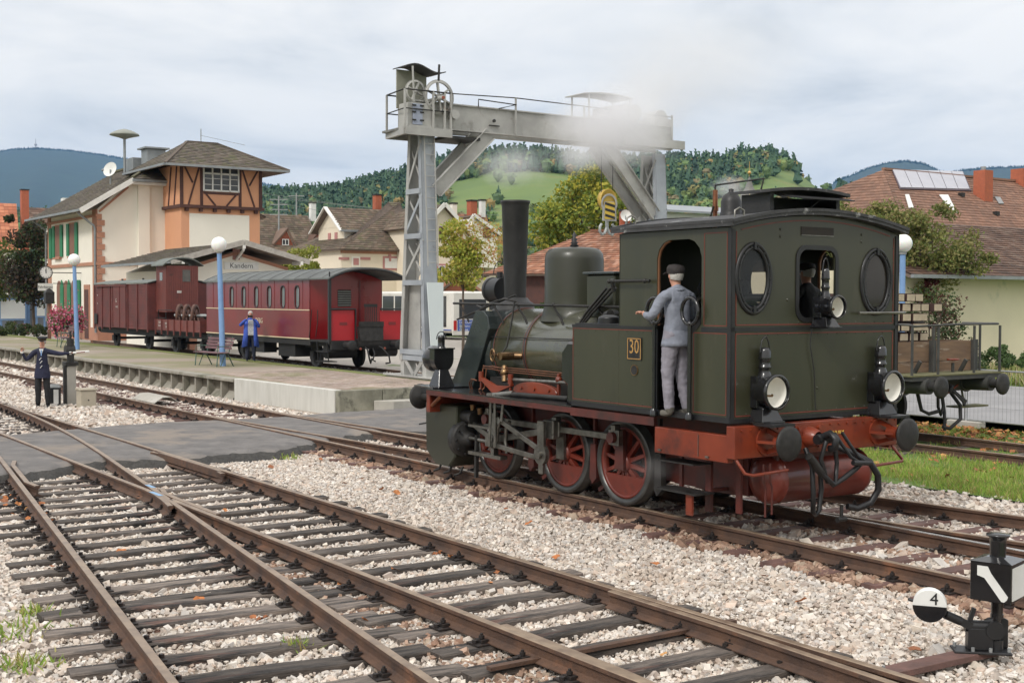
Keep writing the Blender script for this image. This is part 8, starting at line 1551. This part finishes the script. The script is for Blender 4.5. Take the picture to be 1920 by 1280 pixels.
bulk('orange_leaves', [(0,-.55,0),(.32,-.1,.08),(.12,.5,0),(-.3,.1,.08)], [(0,1,2,3)], P_[:1500], rotm(1500, .13*rng.uniform(.6,1.3,1500), None, rng), rng.random(1500), leafmat('orange_maple_leaves', C_or), t)
# lower tuft on the stem
tree('sapling', 'yellow-green sapling rising behind the goods shed roof', G0(568,75), 6.5, 2.0, [(0,0,4.6,1.3,1.2,1.9),(-.8,0,4.2,1.0,.8,1.2),(1.0,0,3.9,.9,.8,1.2)], 3800, .20, leafmat('sapling_leaves', [(.30,.32,.05),(.24,.28,.045),(.36,.36,.08),(.19,.24,.04)]), tr=.07, blobs=26, seed=5)
tree('chestnut_tree', 'broad yellow-green chestnut tree behind the barn and crane hook', G0(1108,110), 14, 4, [(0,0,8.8,5.2,4.4,4.0),(.3,0,11.9,3.2,2.7,2.7),(-2.7,0,7.8,2.9,2.6,3.2),(3.2,0,8.8,2.6,2.2,3.8),(0,0,5,5.2,4,3)], 19000, .36, leafmat('chestnut_leaves', C_big), tr=.35, blobs=95, seed=6)
tree('broadleaf_tree', 'bright green tree at the left edge beside the orange roof', G0(-6,92), 9, 2, [(0,0,5.0,1.7,1.6,2.6),(-1,0,3.4,1.8,1.4,2.2)], 4200, .26, leafmat('green_leaves', C_gr), blobs=30, seed=7)
tree('copper_tree', 'dark coppery-green tree left of the station house', G0(62,88), 10, 2, [(0,0,5.4,1.8,1.7,3.0),(-.4,0,3.8,2.1,1.7,2.4),(-.8,0,7.6,1.0,.9,1.8),(.6,0,3.2,1.5,1.5,2.2)], 7500, .24, leafmat('copper_leaves', C_pur+C_dk), blobs=46, seed=8)
tree('juniper', 'dense green conifer shrub between chimney and dome', G0(1013,46), 2.6, .2, [(0,0,1.5,.55,.5,1.1),(0,0,2.2,.35,.3,.6)], 2400, .13, leafmat('juniper_leaves', [(.05,.10,.025),(.07,.13,.03),(.04,.08,.02)]), tr=.05, blobs=18, seed=9, cat='shrub')
tree('apple_tree', 'loose thin-leaved tree spreading in front of the solar-roof house', G0(1703,44), 6.2, 2.0, [(-.9,0,4.7,2.0,1.4,1.1),(.9,0,4.3,1.8,1.3,1.1),(-2.4,.3,5.2,1.4,1.0,.95),(1.9,0,4.2,1.4,.9,.7),(.0,0,5.5,1.8,1.1,.8),(0,0,3.3,1.7,1.2,1.2)], 19000, .12, leafmat('apple_leaves', C_rt), tr=.13, blobs=110, seed=10, limbs=26, spread=1.15, hollow=.2)
tree('red_vine', 'dark red creeper hanging in the thin-leaved tree', G0(1742,43.4), 4, .3, [(0,0,3.0,.35,.3,.9),(.3,0,2.2,.5,.3,.7),(-.3,0,2.6,.4,.3,.4)], 900, .09, leafmat('vine_leaves', [(.16,.03,.03),(.12,.025,.03),(.20,.05,.04)]), tr=.03, blobs=14, seed=11, cat='creeper')
tree('shrub', 'dark green and reddish shrub behind the timber stack', G0(1748,41), 3, .3, [(0,0,1.7,1.15,1.0,1.25),(-1.2,0,1.3,1.1,1.0,1.1),(.7,0,1.2,.8,.8,.9),(-2.6,0,1.4,1.2,1.0,1.2)], 8500, .10, leafmat('dark_shrub_leaves', [(.05,.085,.025),(.07,.11,.03),(.04,.07,.02),(.11,.05,.035),(.09,.12,.035)]), tr=.06, blobs=60, seed=12, cat='shrub')
tree('ivy_bank', 'low ivy and bramble bank along the foot of the pale yellow barn', G0(1850,42), 1, 0, [(0,0,.7,1.2,.6,.45),(1.6,0,.6,1.4,.6,.4),(-1.3,0,.7,1.2,.6,.5),(3,0,.5,1.4,.6,.3)], 4500, .11, leafmat('ivy_leaves', [(.07,.12,.04),(.09,.15,.045),(.05,.09,.03)]), blobs=40, seed=13, cat='shrub')
tree('garden_tree', 'small green tree filling the gap behind the cab window', G0(1560,62), 5, 1.5, [(0,0,3.6,2.4,2,2.4),(-2,0,3.4,1.6,1.4,1.8)], 5200, .2, leafmat('bright_leaves', [(.16,.22,.035),(.20,.26,.045),(.12,.18,.03)]), tr=.12, blobs=34, seed=14)
for i, (px, D, w, hh, lb) in enumerate(((18,78,1.5,.85,'flowering shrub with pink blossoms below the map board'),(62,76,1.2,.75,'clipped green hedge in front of the shelter'),(-10,74,1.0,.7,'small dark bush at the left edge of the platform'))):
    tree('bush', lb, G0(px,D,.2), 1, 0, [(0,0,hh*.55,w,.7,hh*.55)], 2200, .11, leafmat('hedge_leaves', C_dk+[(.09,.13,.035),(.3,.12,.14)]), blobs=26, seed=30+i, cat='bush')
for i, (px, D, w, hh, lb) in enumerate(((1290,95,4,6,'mid-green tree in front of the pale building'),(1560,120,5,7,'orange-green tree behind the cab roof vent'),(1630,105,4,6,'pale green tree left of the solar-roof house'),(965,130,5,6.5,'dark green trees behind the tall chimney'),(700,150,6,8,'rounded green tree above the villa roof'),(485,150,5,6,'green tree above the long brown roof'),(1480,110,5,5,'wide green tree behind the ventilator'))):
    tree('garden_tree', lb, G0(px,D), hh, 2, [(0,0,hh*.6,w*.6,w*.6,hh*.4),(w*.3,0,hh*.45,w*.4,w*.4,hh*.35)], 2600, .36, leafmat('village_leaves', C_gr+[(.2,.16,.04)]), tr=.2, blobs=30, seed=50+i)
# ================================================================== PEOPLE
def mk(name, c, rough=.8): return mat(name, c, tuple(x*.72 for x in c), 7, rough, bump=.9, bscale=11)
m_skin = mat('skin', (.52,.27,.19), (.46,.23,.16), 12, .55); m_workj = mk('work_jacket', (.25,.27,.33)); m_workt = mk('work_trousers', (.28,.265,.31)); m_shoe = mk('dusty_shoe', (.13,.12,.10)); m_cap = mk('dark_cap', (.035,.028,.028)); m_hair = mk('grey_hair', (.5,.48,.45))
m_navy = mk('navy_uniform', (.014,.016,.045)); m_blackc = mk('black_cloth', (.012,.012,.014)); m_bluec = mk('bright_blue_coat', (.045,.10,.48)); m_jean = mk('dark_jeans', (.018,.022,.045)); m_check = mat('checked_shirt', (.62,.62,.62), (.25,.27,.33), 30, .8)
def body(parent, J, E, mats, region, sub=2):
    """J: joint -> (position, radius); E: bones; region: joint -> material index. Returns one continuous skinned mesh."""
    names = list(J); me = bpy.data.meshes.new('body'); me.from_pydata([J[n][0] for n in names], [(names.index(a), names.index(c)) for a, c in E], [])
    o = bpy.data.objects.new('body', me); COL.objects.link(o); md = o.modifiers.new('skin', 'SKIN'); md.use_smooth_shade = True
    for i, n in enumerate(names):
        r = J[n][1]; sk = me.skin_vertices[0].data[i] if me.skin_vertices else None
        if sk: sk.radius = r if hasattr(r, '__len__') else (r, r)
    if not me.skin_vertices:
        bpy.context.view_layer.objects.active = o; bpy.context.view_layer.update()
    if me.skin_vertices: me.skin_vertices[0].data[names.index('pelvis')].use_root = True
    md2 = o.modifiers.new('sub', 'SUBSURF'); md2.levels = sub; md2.render_levels = sub
    dg = bpy.context.evaluated_depsgraph_get(); dg.update(); m2 = bpy.data.meshes.new_from_object(o.evaluated_get(dg)); bpy.data.objects.remove(o)
    m2.materials.clear()
    for mt_ in mats: m2.materials.append(mt_)
    A = [(Vector(J[a][0]), Vector(J[c][0]), region.get((a, c), 0)) for a, c in E]
    for f in m2.polygons:
        c = f.center; best = 1e9; bi = 0
        for p, q, mi in A:
            d = q-p; t = max(0, min(1, (c-p).dot(d)/max(d.length_squared, 1e-9))); l = (c-(p+d*t)).length
            if l < best: best = l; bi = mi
        f.material_index = bi; f.use_smooth = True
    from mathutils import noise
    kk = [v.co+v.normal*((noise.noise(v.co*Vector((9,9,5)))*.011+abs(noise.noise(v.co*Vector((14,14,24))+Vector((3,1,7))))*.012-.004) if (v.co.z > .12 and v.co.z < 1.46 and abs(v.normal.z) < .95) else 0) for v in m2.vertices]
    for v, c in zip(m2.vertices, kk): v.co = c
    o = bpy.data.objects.new('body', m2); COL.objects.link(o); o.parent = parent; return o
def skel(H_, arms, legs=None, lean=(0,0), hw_=.185, chest=.135, head=(0,0,0), belly=.14):
    """standing figure facing -y, height H_; arms: {'l':(elbow, wrist, fingertips), 'r':...}; legs likewise (knee, ankle)"""
    k = H_/1.75; J = {}; s = lambda *p: tuple(v*k for v in p)
    J['pelvis'] = (s(0,0,.93), (.155*k, .115*k)); J['waist'] = (s(lean[0]*.4,lean[1]*.4,1.08), (belly*k, .115*k)); J['chest'] = (s(lean[0]*.8,lean[1]*.8,1.30), (chest*1.15*k, .12*k)); J['neckb'] = (s(lean[0],lean[1],1.46), (.085*k,.075*k)); J['neck'] = (s(lean[0],lean[1]-.01,1.53), .052*k)
    hx, hy, hz = head; J['jaw'] = (s(lean[0]+hx*.5,lean[1]-.03+hy*.5,1.59+hz*.5), (.062*k,.07*k)); J['head'] = (s(lean[0]+hx,lean[1]-.015+hy,1.665+hz), (.078*k,.09*k)); J['crown'] = (s(lean[0]+hx,lean[1]+.0+hy,1.725+hz), (.062*k,.07*k))
    E = [('pelvis','waist'),('waist','chest'),('chest','neckb'),('neckb','neck'),('neck','jaw'),('jaw','head'),('head','crown')]
    for sd, sg in (('l',1),('r',-1)):
        J['sh'+sd] = (s(lean[0]+sg*hw_,lean[1],1.41), .074*k); el, wr, ft = arms[sd]; J['el'+sd] = (s(*el), .058*k); J['wr'+sd] = (s(*wr), .03*k)
        E += [('neckb','sh'+sd),('sh'+sd,'el'+sd),('el'+sd,'wr'+sd)]
        kn, an = (legs or {}).get(sd, ((sg*.11,-.01,.50),(sg*.12,.02,.09)))
        J['hip'+sd] = (s(sg*.095,0,.86), .112*k); J['kn'+sd] = (s(*kn), .082*k); J['an'+sd] = (s(*an), .068*k); J['toe'+sd] = (s(an[0]+.01*sg,an[1]-.17,.035), (.042*k,.03*k)); J['heel'+sd] = (s(an[0],an[1]+.03,.04), .035*k)
        E += [('pelvis','hip'+sd),('hip'+sd,'kn'+sd),('kn'+sd,'an'+sd),('an'+sd,'heel'+sd),('heel'+sd,'toe'+sd)]
        J['palm'+sd] = (s(*[wr[i]+(ft[i]-wr[i])*.5 for i in range(3)]), (.036*k,.018*k)); E += [('wr'+sd,'palm'+sd)]
    return J, E, k
def hand(parent, wr, ft, k, sg, mt_):     # four fingers and a thumb closing around what is held
    wr, ft = Vector(wr)*k, Vector(ft)*k; d = (ft-wr).normalized(); side = d.cross(Vector((0,0,1))); side = side.normalized() if side.length > .1 else Vector((1,0,0)); n_ = side.cross(d); b = MB(); p0 = wr.lerp(ft, .45)
    for i, l in enumerate((.075,.085,.08,.062)): o_ = p0+side*((i-1.5)*.019*k); b.tube([o_, o_+d*l*.5*k, o_+d*l*.85*k-n_*.018*k, o_+d*l*.8*k-n_*.038*k], .0085*k, 6)
    o_ = wr.lerp(ft,.25)+side*.03*k*sg; b.tube([o_, o_+(d*.03+side*sg*.025)*k, o_+(d*.055+side*sg*.02-n_*.02)*k], .010*k, 6); return b.build('fingers', mt_, parent)
def face(parent, J, k, hairm, hair=True):
    h = Vector(J['head'][0]); b = MB(); b.ball((h.x,h.y-.092*k,h.z-.012*k), (.014*k,.02*k,.024*k), 8); b.build('nose', m_skin, parent)
    for sg in (1,-1):
        b = MB(); b.ball((h.x+sg*.03*k,h.y-.078*k,h.z+.018*k), .010*k, 8); b.build('eye', m_black, parent); b = MB(); b.ball((h.x+sg*.082*k,h.y+.005*k,h.z-.005*k), (.012*k,.02*k,.032*k), 10); b.build('ear', m_skin, parent)
    b = MB(); b.bar((h.x-.022*k,h.y-.083*k,h.z-.055*k),(h.x+.022*k,h.y-.083*k,h.z-.055*k),.008*k,.008*k); b.build('mouth', mk('lips', (.35,.14,.11)) if 'lips' not in bpy.data.materials else bpy.data.materials['lips'], parent)
    if hair:
        b = MB(); b.lathe([(.083*k,-.045*k),(.091*k,.0),(.088*k,.035*k),(.07*k,.07*k),(.035*k,.09*k),(0,.095*k)], (h.x,h.y+.022*k,h.z+.008*k), (0,.25,1), 20); b.build('hair', hairm, parent)
def person(label, loc, rz): return thing('person', label, 'person', tuple(loc), rz)
# --- man on the footstep of the cab: faces forward along the boiler, seen from behind
P = T(-1.52, 1.33, 1.27); t = person('man in grey work jacket and dark flat cap standing in the cab doorway', P, FR+R(84))
arms = {'l': ((.34,-.05,1.17),(.25,-.30,1.20),(.27,-.41,1.24)), 'r': ((-.29,-.10,1.16),(-.16,-.34,1.16),(-.08,-.42,1.2))}
legs = {'l': ((.11,-.03,.50),(.10,.0,.09)), 'r': ((-.09,-.02,.50),(-.12,.05,.09))}
J, E, k = skel(1.69, arms, legs, head=(.0,-.03,-.01), belly=.165, chest=.165, hw_=.2)
reg = {e: 1 for e in E}; reg.update({e: 2 for e in E if e[0][:3] in ('hip','kn') or e[0].startswith('kn') or e in (('pelvis','hipl'),('pelvis','hipr'))}); reg.update({e: 3 for e in E if e[0][:2] == 'an' or e[0][:4] == 'heel'}); reg.update({e: 0 for e in E if e[0] in ('neck','jaw','head') or e[0][:2] == 'wr'})
body(t, J, E, [m_skin, m_workj, m_workt, m_shoe], reg, 3)
b = MB(); b.lathe([(.155,.98),(.185,.84),(.19,.80),(.18,.80),(.15,.98)], (0,0,.0), (0,0,1), 22); b.v = [(x*1.02,y*.82,z) for x, y, z in b.v]; b.build('jacket_hem', m_workj, t)
b = MB(); b.tube([(.06*math.cos(a),.02+.055*math.sin(a),1.44) for a in np.linspace(0,2*math.pi,14,endpoint=False)], .016, 6, closed=True); b.build('collar', m_workj, t)
face(t, J, k, m_hair); h = Vector(J['head'][0])
b = MB(); b.lathe([(.098,-.005),(.106,.03),(.104,.06),(.085,.088),(.04,.10),(0,.102)], (h.x,h.y+.01,h.z+.03), (0,.12,1), 24); b.hexa([(h.x-.07,h.y-.09,h.z+.035),(h.x+.07,h.y-.09,h.z+.035),(h.x+.05,h.y-.165,h.z+.015),(h.x-.05,h.y-.165,h.z+.015),(h.x-.07,h.y-.09,h.z+.045),(h.x+.07,h.y-.09,h.z+.045),(h.x+.05,h.y-.165,h.z+.025),(h.x-.05,h.y-.165,h.z+.025)]); b.build('cap', m_cap, t)
for sg, sd in ((1,'l'),(-1,'r')): hand(t, arms[sd][1], arms[sd][2], k, sg, m_skin)
# --- driver inside the cab, dark clothes, behind the middle rear window
P = T(-1.35, -.98, 1.28); t = person('dark-clothed man with cap seen from behind through the middle rear cab window', P, FR+R(90))
arms = {'l': ((.28,-.05,1.15),(.22,-.30,1.18),(.2,-.4,1.2)), 'r': ((-.28,-.05,1.15),(-.22,-.30,1.18),(-.2,-.4,1.2))}
J, E, k = skel(1.74, arms); reg = {e: 1 for e in E}; reg.update({e: 0 for e in E if e[0] in ('neck','jaw','head') or e[0][:2] == 'wr'}); body(t, J, E, [m_skin, m_blackc], reg); face(t, J, k, m_hair); h = Vector(J['head'][0])
b = MB(); b.lathe([(.10,0),(.11,.04),(.10,.08),(.05,.10),(0,.10)], (h.x,h.y,h.z+.03), (0,.05,1), 22); b.build('cap', m_cap, t)
for sg, sd in ((1,'l'),(-1,'r')): hand(t, arms[sd][1], arms[sd][2], k, sg, m_skin)
# --- uniformed station master, arms raised, holding a red and white signal disc
P = on(80,764,-.2); t = person('station master in navy uniform with peaked cap holding out a red and white baton', P, R(12))
arms = {'l': ((.44,-.04,1.36),(.70,-.08,1.38),(.79,-.09,1.40)), 'r': ((-.38,-.02,1.20),(-.47,-.10,1.42),(-.46,-.13,1.53))}
legs = {'l': ((.11,-.02,.50),(.13,.0,.09)), 'r': ((-.10,-.02,.50),(-.11,.0,.09))}
J, E, k = skel(1.76, arms, legs, head=(.01,.0,.0), belly=.16); reg = {e: 1 for e in E}; reg.update({e: 2 for e in E if e[0][:3] == 'hip' or e[0][:2] == 'kn' or e in (('pelvis','hipl'),('pelvis','hipr')) or e[0][:2] == 'an' or e[0][:4] == 'heel'}); reg.update({e: 0 for e in E if e[0] in ('neck','jaw','head') or e[0][:2] == 'wr'})
body(t, J, E, [m_skin, m_navy, m_blackc], reg); face(t, J, k, m_hair); h = Vector(J['head'][0])
b = MB(); b.lathe([(.13,0),(.15,.02),(.19,.10),(.185,.12),(.1,.14)], (0,0,.80), (0,0,1), 8) if False else None
b.lathe([(.20,.76),(.195,.86),(.17,1.02),(.165,1.1)], (0,0,0), (0,0,1), 24); b.v = [(x,y*.78,z) for x, y, z in b.v]; b.build('jacket_skirt', m_navy, t)
b = MB(); b.lathe([(.095,0),(.098,.03),(.135,.07),(.13,.085),(0,.095)], (h.x,h.y,h.z+.04), (0,-.12,1), 24); b.hexa([(h.x-.07,h.y-.085,h.z+.04),(h.x+.07,h.y-.085,h.z+.04),(h.x+.045,h.y-.15,h.z+.015),(h.x-.045,h.y-.15,h.z+.015),(h.x-.07,h.y-.085,h.z+.048),(h.x+.07,h.y-.085,h.z+.048),(h.x+.045,h.y-.15,h.z+.023),(h.x-.045,h.y-.15,h.z+.023)]); b.build('peaked_cap', m_blackc, t)
b = MB(); b.lathe([(.099,.028),(.101,.036),(.099,.044)], (h.x,h.y,h.z+.04), (0,-.12,1), 24); b.build('cap_band', m_gold, t)
b = MB(); b.prism([(-.055,1.50),(.055,1.50),(0,1.34)], -.145, -.13); b.build('shirt_front', m_white, t); b = MB(); b.prism([(-.018,1.47),(.018,1.47),(.012,1.33),(-.012,1.33)], -.155, -.146); b.build('tie', m_blue, t)
for x, z in ((-.02,1.25),(.0,1.17),(.0,1.05)): b = MB(); b.bar((x+.02,-.150,z+.03),(x-.03,-.150,z-.03),.022,.012); b.build('button', m_white, t)
for sg, sd in ((1,'l'),(-1,'r')): hand(t, arms[sd][1], arms[sd][2], k, sg, m_skin); w = Vector(arms[sd][1])*k; e_ = Vector(arms[sd][0])*k; d = (w-e_).normalized(); b = MB(); b.cyl(tuple(w-d*.03),tuple(w+d*.015),.040,n=12); b.build('cuff', m_white, t)
bt = thing('signal_baton', 'red and white signal baton held in the station master outstretched hand', 'signal baton', tuple(P+Matrix.Rotation(R(12),3,'Z') @ Vector((.80,-.12,1.40))), R(12)); b = MB(); b.bar((-.04,0,0),(.36,0,.035),.07,.05); b.build('blade', m_white, bt, bevel=.01); b = MB(); b.bar((.05,0,-.0),(.26,0,.018),.074,.022); b.build('stripe', m_red, bt); b = MB(); b.cyl((-.14,0,-.01),(-.03,0,0),.015,n=8); b.build('handle', m_black, bt)
# --- man in a bright blue coat photographing
P = on(470,677,.35); t = person('grey-haired man in bright blue coat and checked shirt taking a photograph on the platform', P, R(14))
arms = {'l': ((.29,-.20,1.20),(.07,-.34,1.49),(.05,-.35,1.57)), 'r': ((-.38,-.10,1.25),(-.14,-.33,1.49),(-.10,-.35,1.57))}
J, E, k = skel(1.78, arms, belly=.17); reg = {e: 1 for e in E}; reg.update({e: 2 for e in E if e[0][:3] == 'hip' or e[0][:2] == 'kn' or e in (('pelvis','hipl'),('pelvis','hipr')) or e[0][:2] == 'an' or e[0][:4] == 'heel'}); reg.update({e: 0 for e in E if e[0] in ('neck','jaw','head') or e[0][:2] == 'wr'})
body(t, J, E, [m_skin, m_bluec, m_jean], reg); face(t, J, k, m_hair)
b = MB(); b.prism([(-.09,1.48),(.10,1.48),(.12,.92),(-.12,.92)], -.17, -.13); b.build('shirt_front', m_check, t, bevel=.02)
for sg in (1,-1):
    b = MB(); pts = [(sg*.10,-.165,1.45),(sg*.2,-.10,1.42),(sg*.22,.05,1.40),(sg*.10,-.175,.95),(sg*.24,-.12,.95),(sg*.25,.08,.95),(sg*.12,-.17,.55),(sg*.30,-.13,.50),(sg*.32,.08,.5)]
    b.add(pts, [(0,1,4,3),(1,2,5,4),(3,4,7,6),(4,5,8,7)], True); b.add([(0,.16,1.40),(sg*.22,.05,1.40),(0,.17,.95),(sg*.25,.08,.95),(0,.20,.5),(sg*.32,.08,.5)], [(0,1,3,2),(2,3,5,4)], True); o = b.build('coat_panel', m_bluec, t); sm_ = o.modifiers.new('solid', 'SOLIDIFY'); sm_.thickness = .015
for sg, sd in ((1,'l'),(-1,'r')): hand(t, arms[sd][1], arms[sd][2], k, sg, m_skin)
ct = thing('camera', 'small black compact camera held up by the man in the blue coat', 'camera', tuple(P+Matrix.Rotation(R(14),3,'Z') @ Vector((-.03,-.40,1.60))), R(14)); b = MB(); b.box(-.085,.085,-.02,.02,-.04,.045); b.cyl((.01,-.02,.0),(.01,-.07,.0),.033,n=16); b.build('camera_body', m_black, ct, bevel=.004)
# ================================================================== STEAM
def volmat(name, dens, scale, thr, col=(.95,.95,.97)):
    M_ = bpy.data.materials.new(name); M_.use_nodes = True; t = M_.node_tree; t.nodes.clear(); N = t.nodes.new; K = t.links.new
    o = N('ShaderNodeOutputMaterial'); v = N('ShaderNodeVolumePrincipled'); v.inputs['Color'].default_value = (*col, 1); v.inputs['Anisotropy'].default_value = .2
    tc = N('ShaderNodeTexCoord'); nz = N('ShaderNodeTexNoise'); nz.inputs['Scale'].default_value = scale; nz.inputs['Detail'].default_value = 6; nz.inputs['Roughness'].default_value = .65; nz.inputs['Distortion'].default_value = .9; K(tc.outputs['Object'], nz.inputs['Vector'])
    # fall-off towards the edge of the unit ball the mesh is scaled from (generated coordinates run 0..1 over the puff)
    sb_ = N('ShaderNodeVectorMath'); sb_.operation = 'SUBTRACT'; sb_.inputs[1].default_value = (.5,.5,.5); K(tc.outputs['Generated'], sb_.inputs[0]); ln = N('ShaderNodeVectorMath'); ln.operation = 'LENGTH'; K(sb_.outputs[0], ln.inputs[0])
    f1 = N('ShaderNodeMapRange'); f1.inputs[1].default_value = .5; f1.inputs[2].default_value = .12; K(ln.outputs['Value'], f1.inputs[0])
    ad = N('ShaderNodeMath'); ad.operation = 'MULTIPLY_ADD'; ad.inputs[1].default_value = .75; K(f1.outputs[0], ad.inputs[0]); K(nz.outputs[0], ad.inputs[2])
    f2 = N('ShaderNodeMapRange'); f2.inputs[1].default_value = thr; f2.inputs[2].default_value = thr+.45; f2.inputs[3].default_value = 0; f2.inputs[4].default_value = dens; K(ad.outputs[0], f2.inputs[0])
    m3 = N('ShaderNodeMath'); m3.operation = 'MULTIPLY'; K(f2.outputs[0], m3.inputs[0]); K(f1.outputs[0], m3.inputs[1]); K(m3.outputs[0], v.inputs['Density']); K(v.outputs[0], o.inputs['Volume']); return M_
def puff(name, c, r, dens, scale, thr, label):
    b = MB(); b.ball((0,0,0), r, 20); o = b.build(name, volmat(name, dens, scale, thr)); o.location = c; tag(o, label, 'steam', None, 'stuff'); return o
puff('steam_cloud', at(1150,240,36), (2.7,1.8,1.7), 1.7, 1.6, .70, 'dense white steam drifting around the crane beam')
puff('steam_cloud', at(1300,120,38), (4.6,3.0,2.6), .22, .6, .66, 'faint steam haze rising in the sky above the crane')
puff('steam_wisp', at(960,310,24), (1.2,.8,.7), 1.0, 2.4, .80, 'thin wisps of smoke above the locomotive chimney')
puff('steam_cloud', at(1215,175,37), (2.2,1.5,1.5), .55, 1.2, .68, 'upper steam billow rising over the crane trolley')
puff('steam_wisp', at(1085,295,30), (.9,.7,.6), 1.3, 2.4, .74, 'small steam puff left of the crane hook ropes')
puff('steam_wisp', at(845,858,19.3), (.33,.3,.2), 5., 4., .58, 'small jet of steam at the cylinder cock by the rail')
puff('steam_wisp', at(1368,352,16.6), (.34,.3,.24), 2.2, 4., .62, 'smoke wisp around the roof bell')
puff('steam_wisp', T(-1.05,1.25,.62), (.5,.3,.2), .5, 4., .62, 'faint steam by the cab steps')
# ================================================================== AIR
hz = bpy.data.materials.new('valley_haze'); hz.use_nodes = True; t = hz.node_tree; t.nodes.clear(); o_ = t.nodes.new('ShaderNodeOutputMaterial'); v_ = t.nodes.new('ShaderNodeVolumePrincipled')
v_.inputs['Color'].default_value = (.26,.53,1.0,1); v_.inputs['Density'].default_value = 5.6e-5; v_.inputs['Anisotropy'].default_value = 0; t.links.new(v_.outputs[0], o_.inputs['Volume'])
b = MB(); b.box(-5200,5200,-60,8600,-6.5,860); o = b.build('haze', hz); o['kind'] = 'stuff'; o['label'] = 'thin blue autumn haze in the valley air'; o['category'] = 'haze'
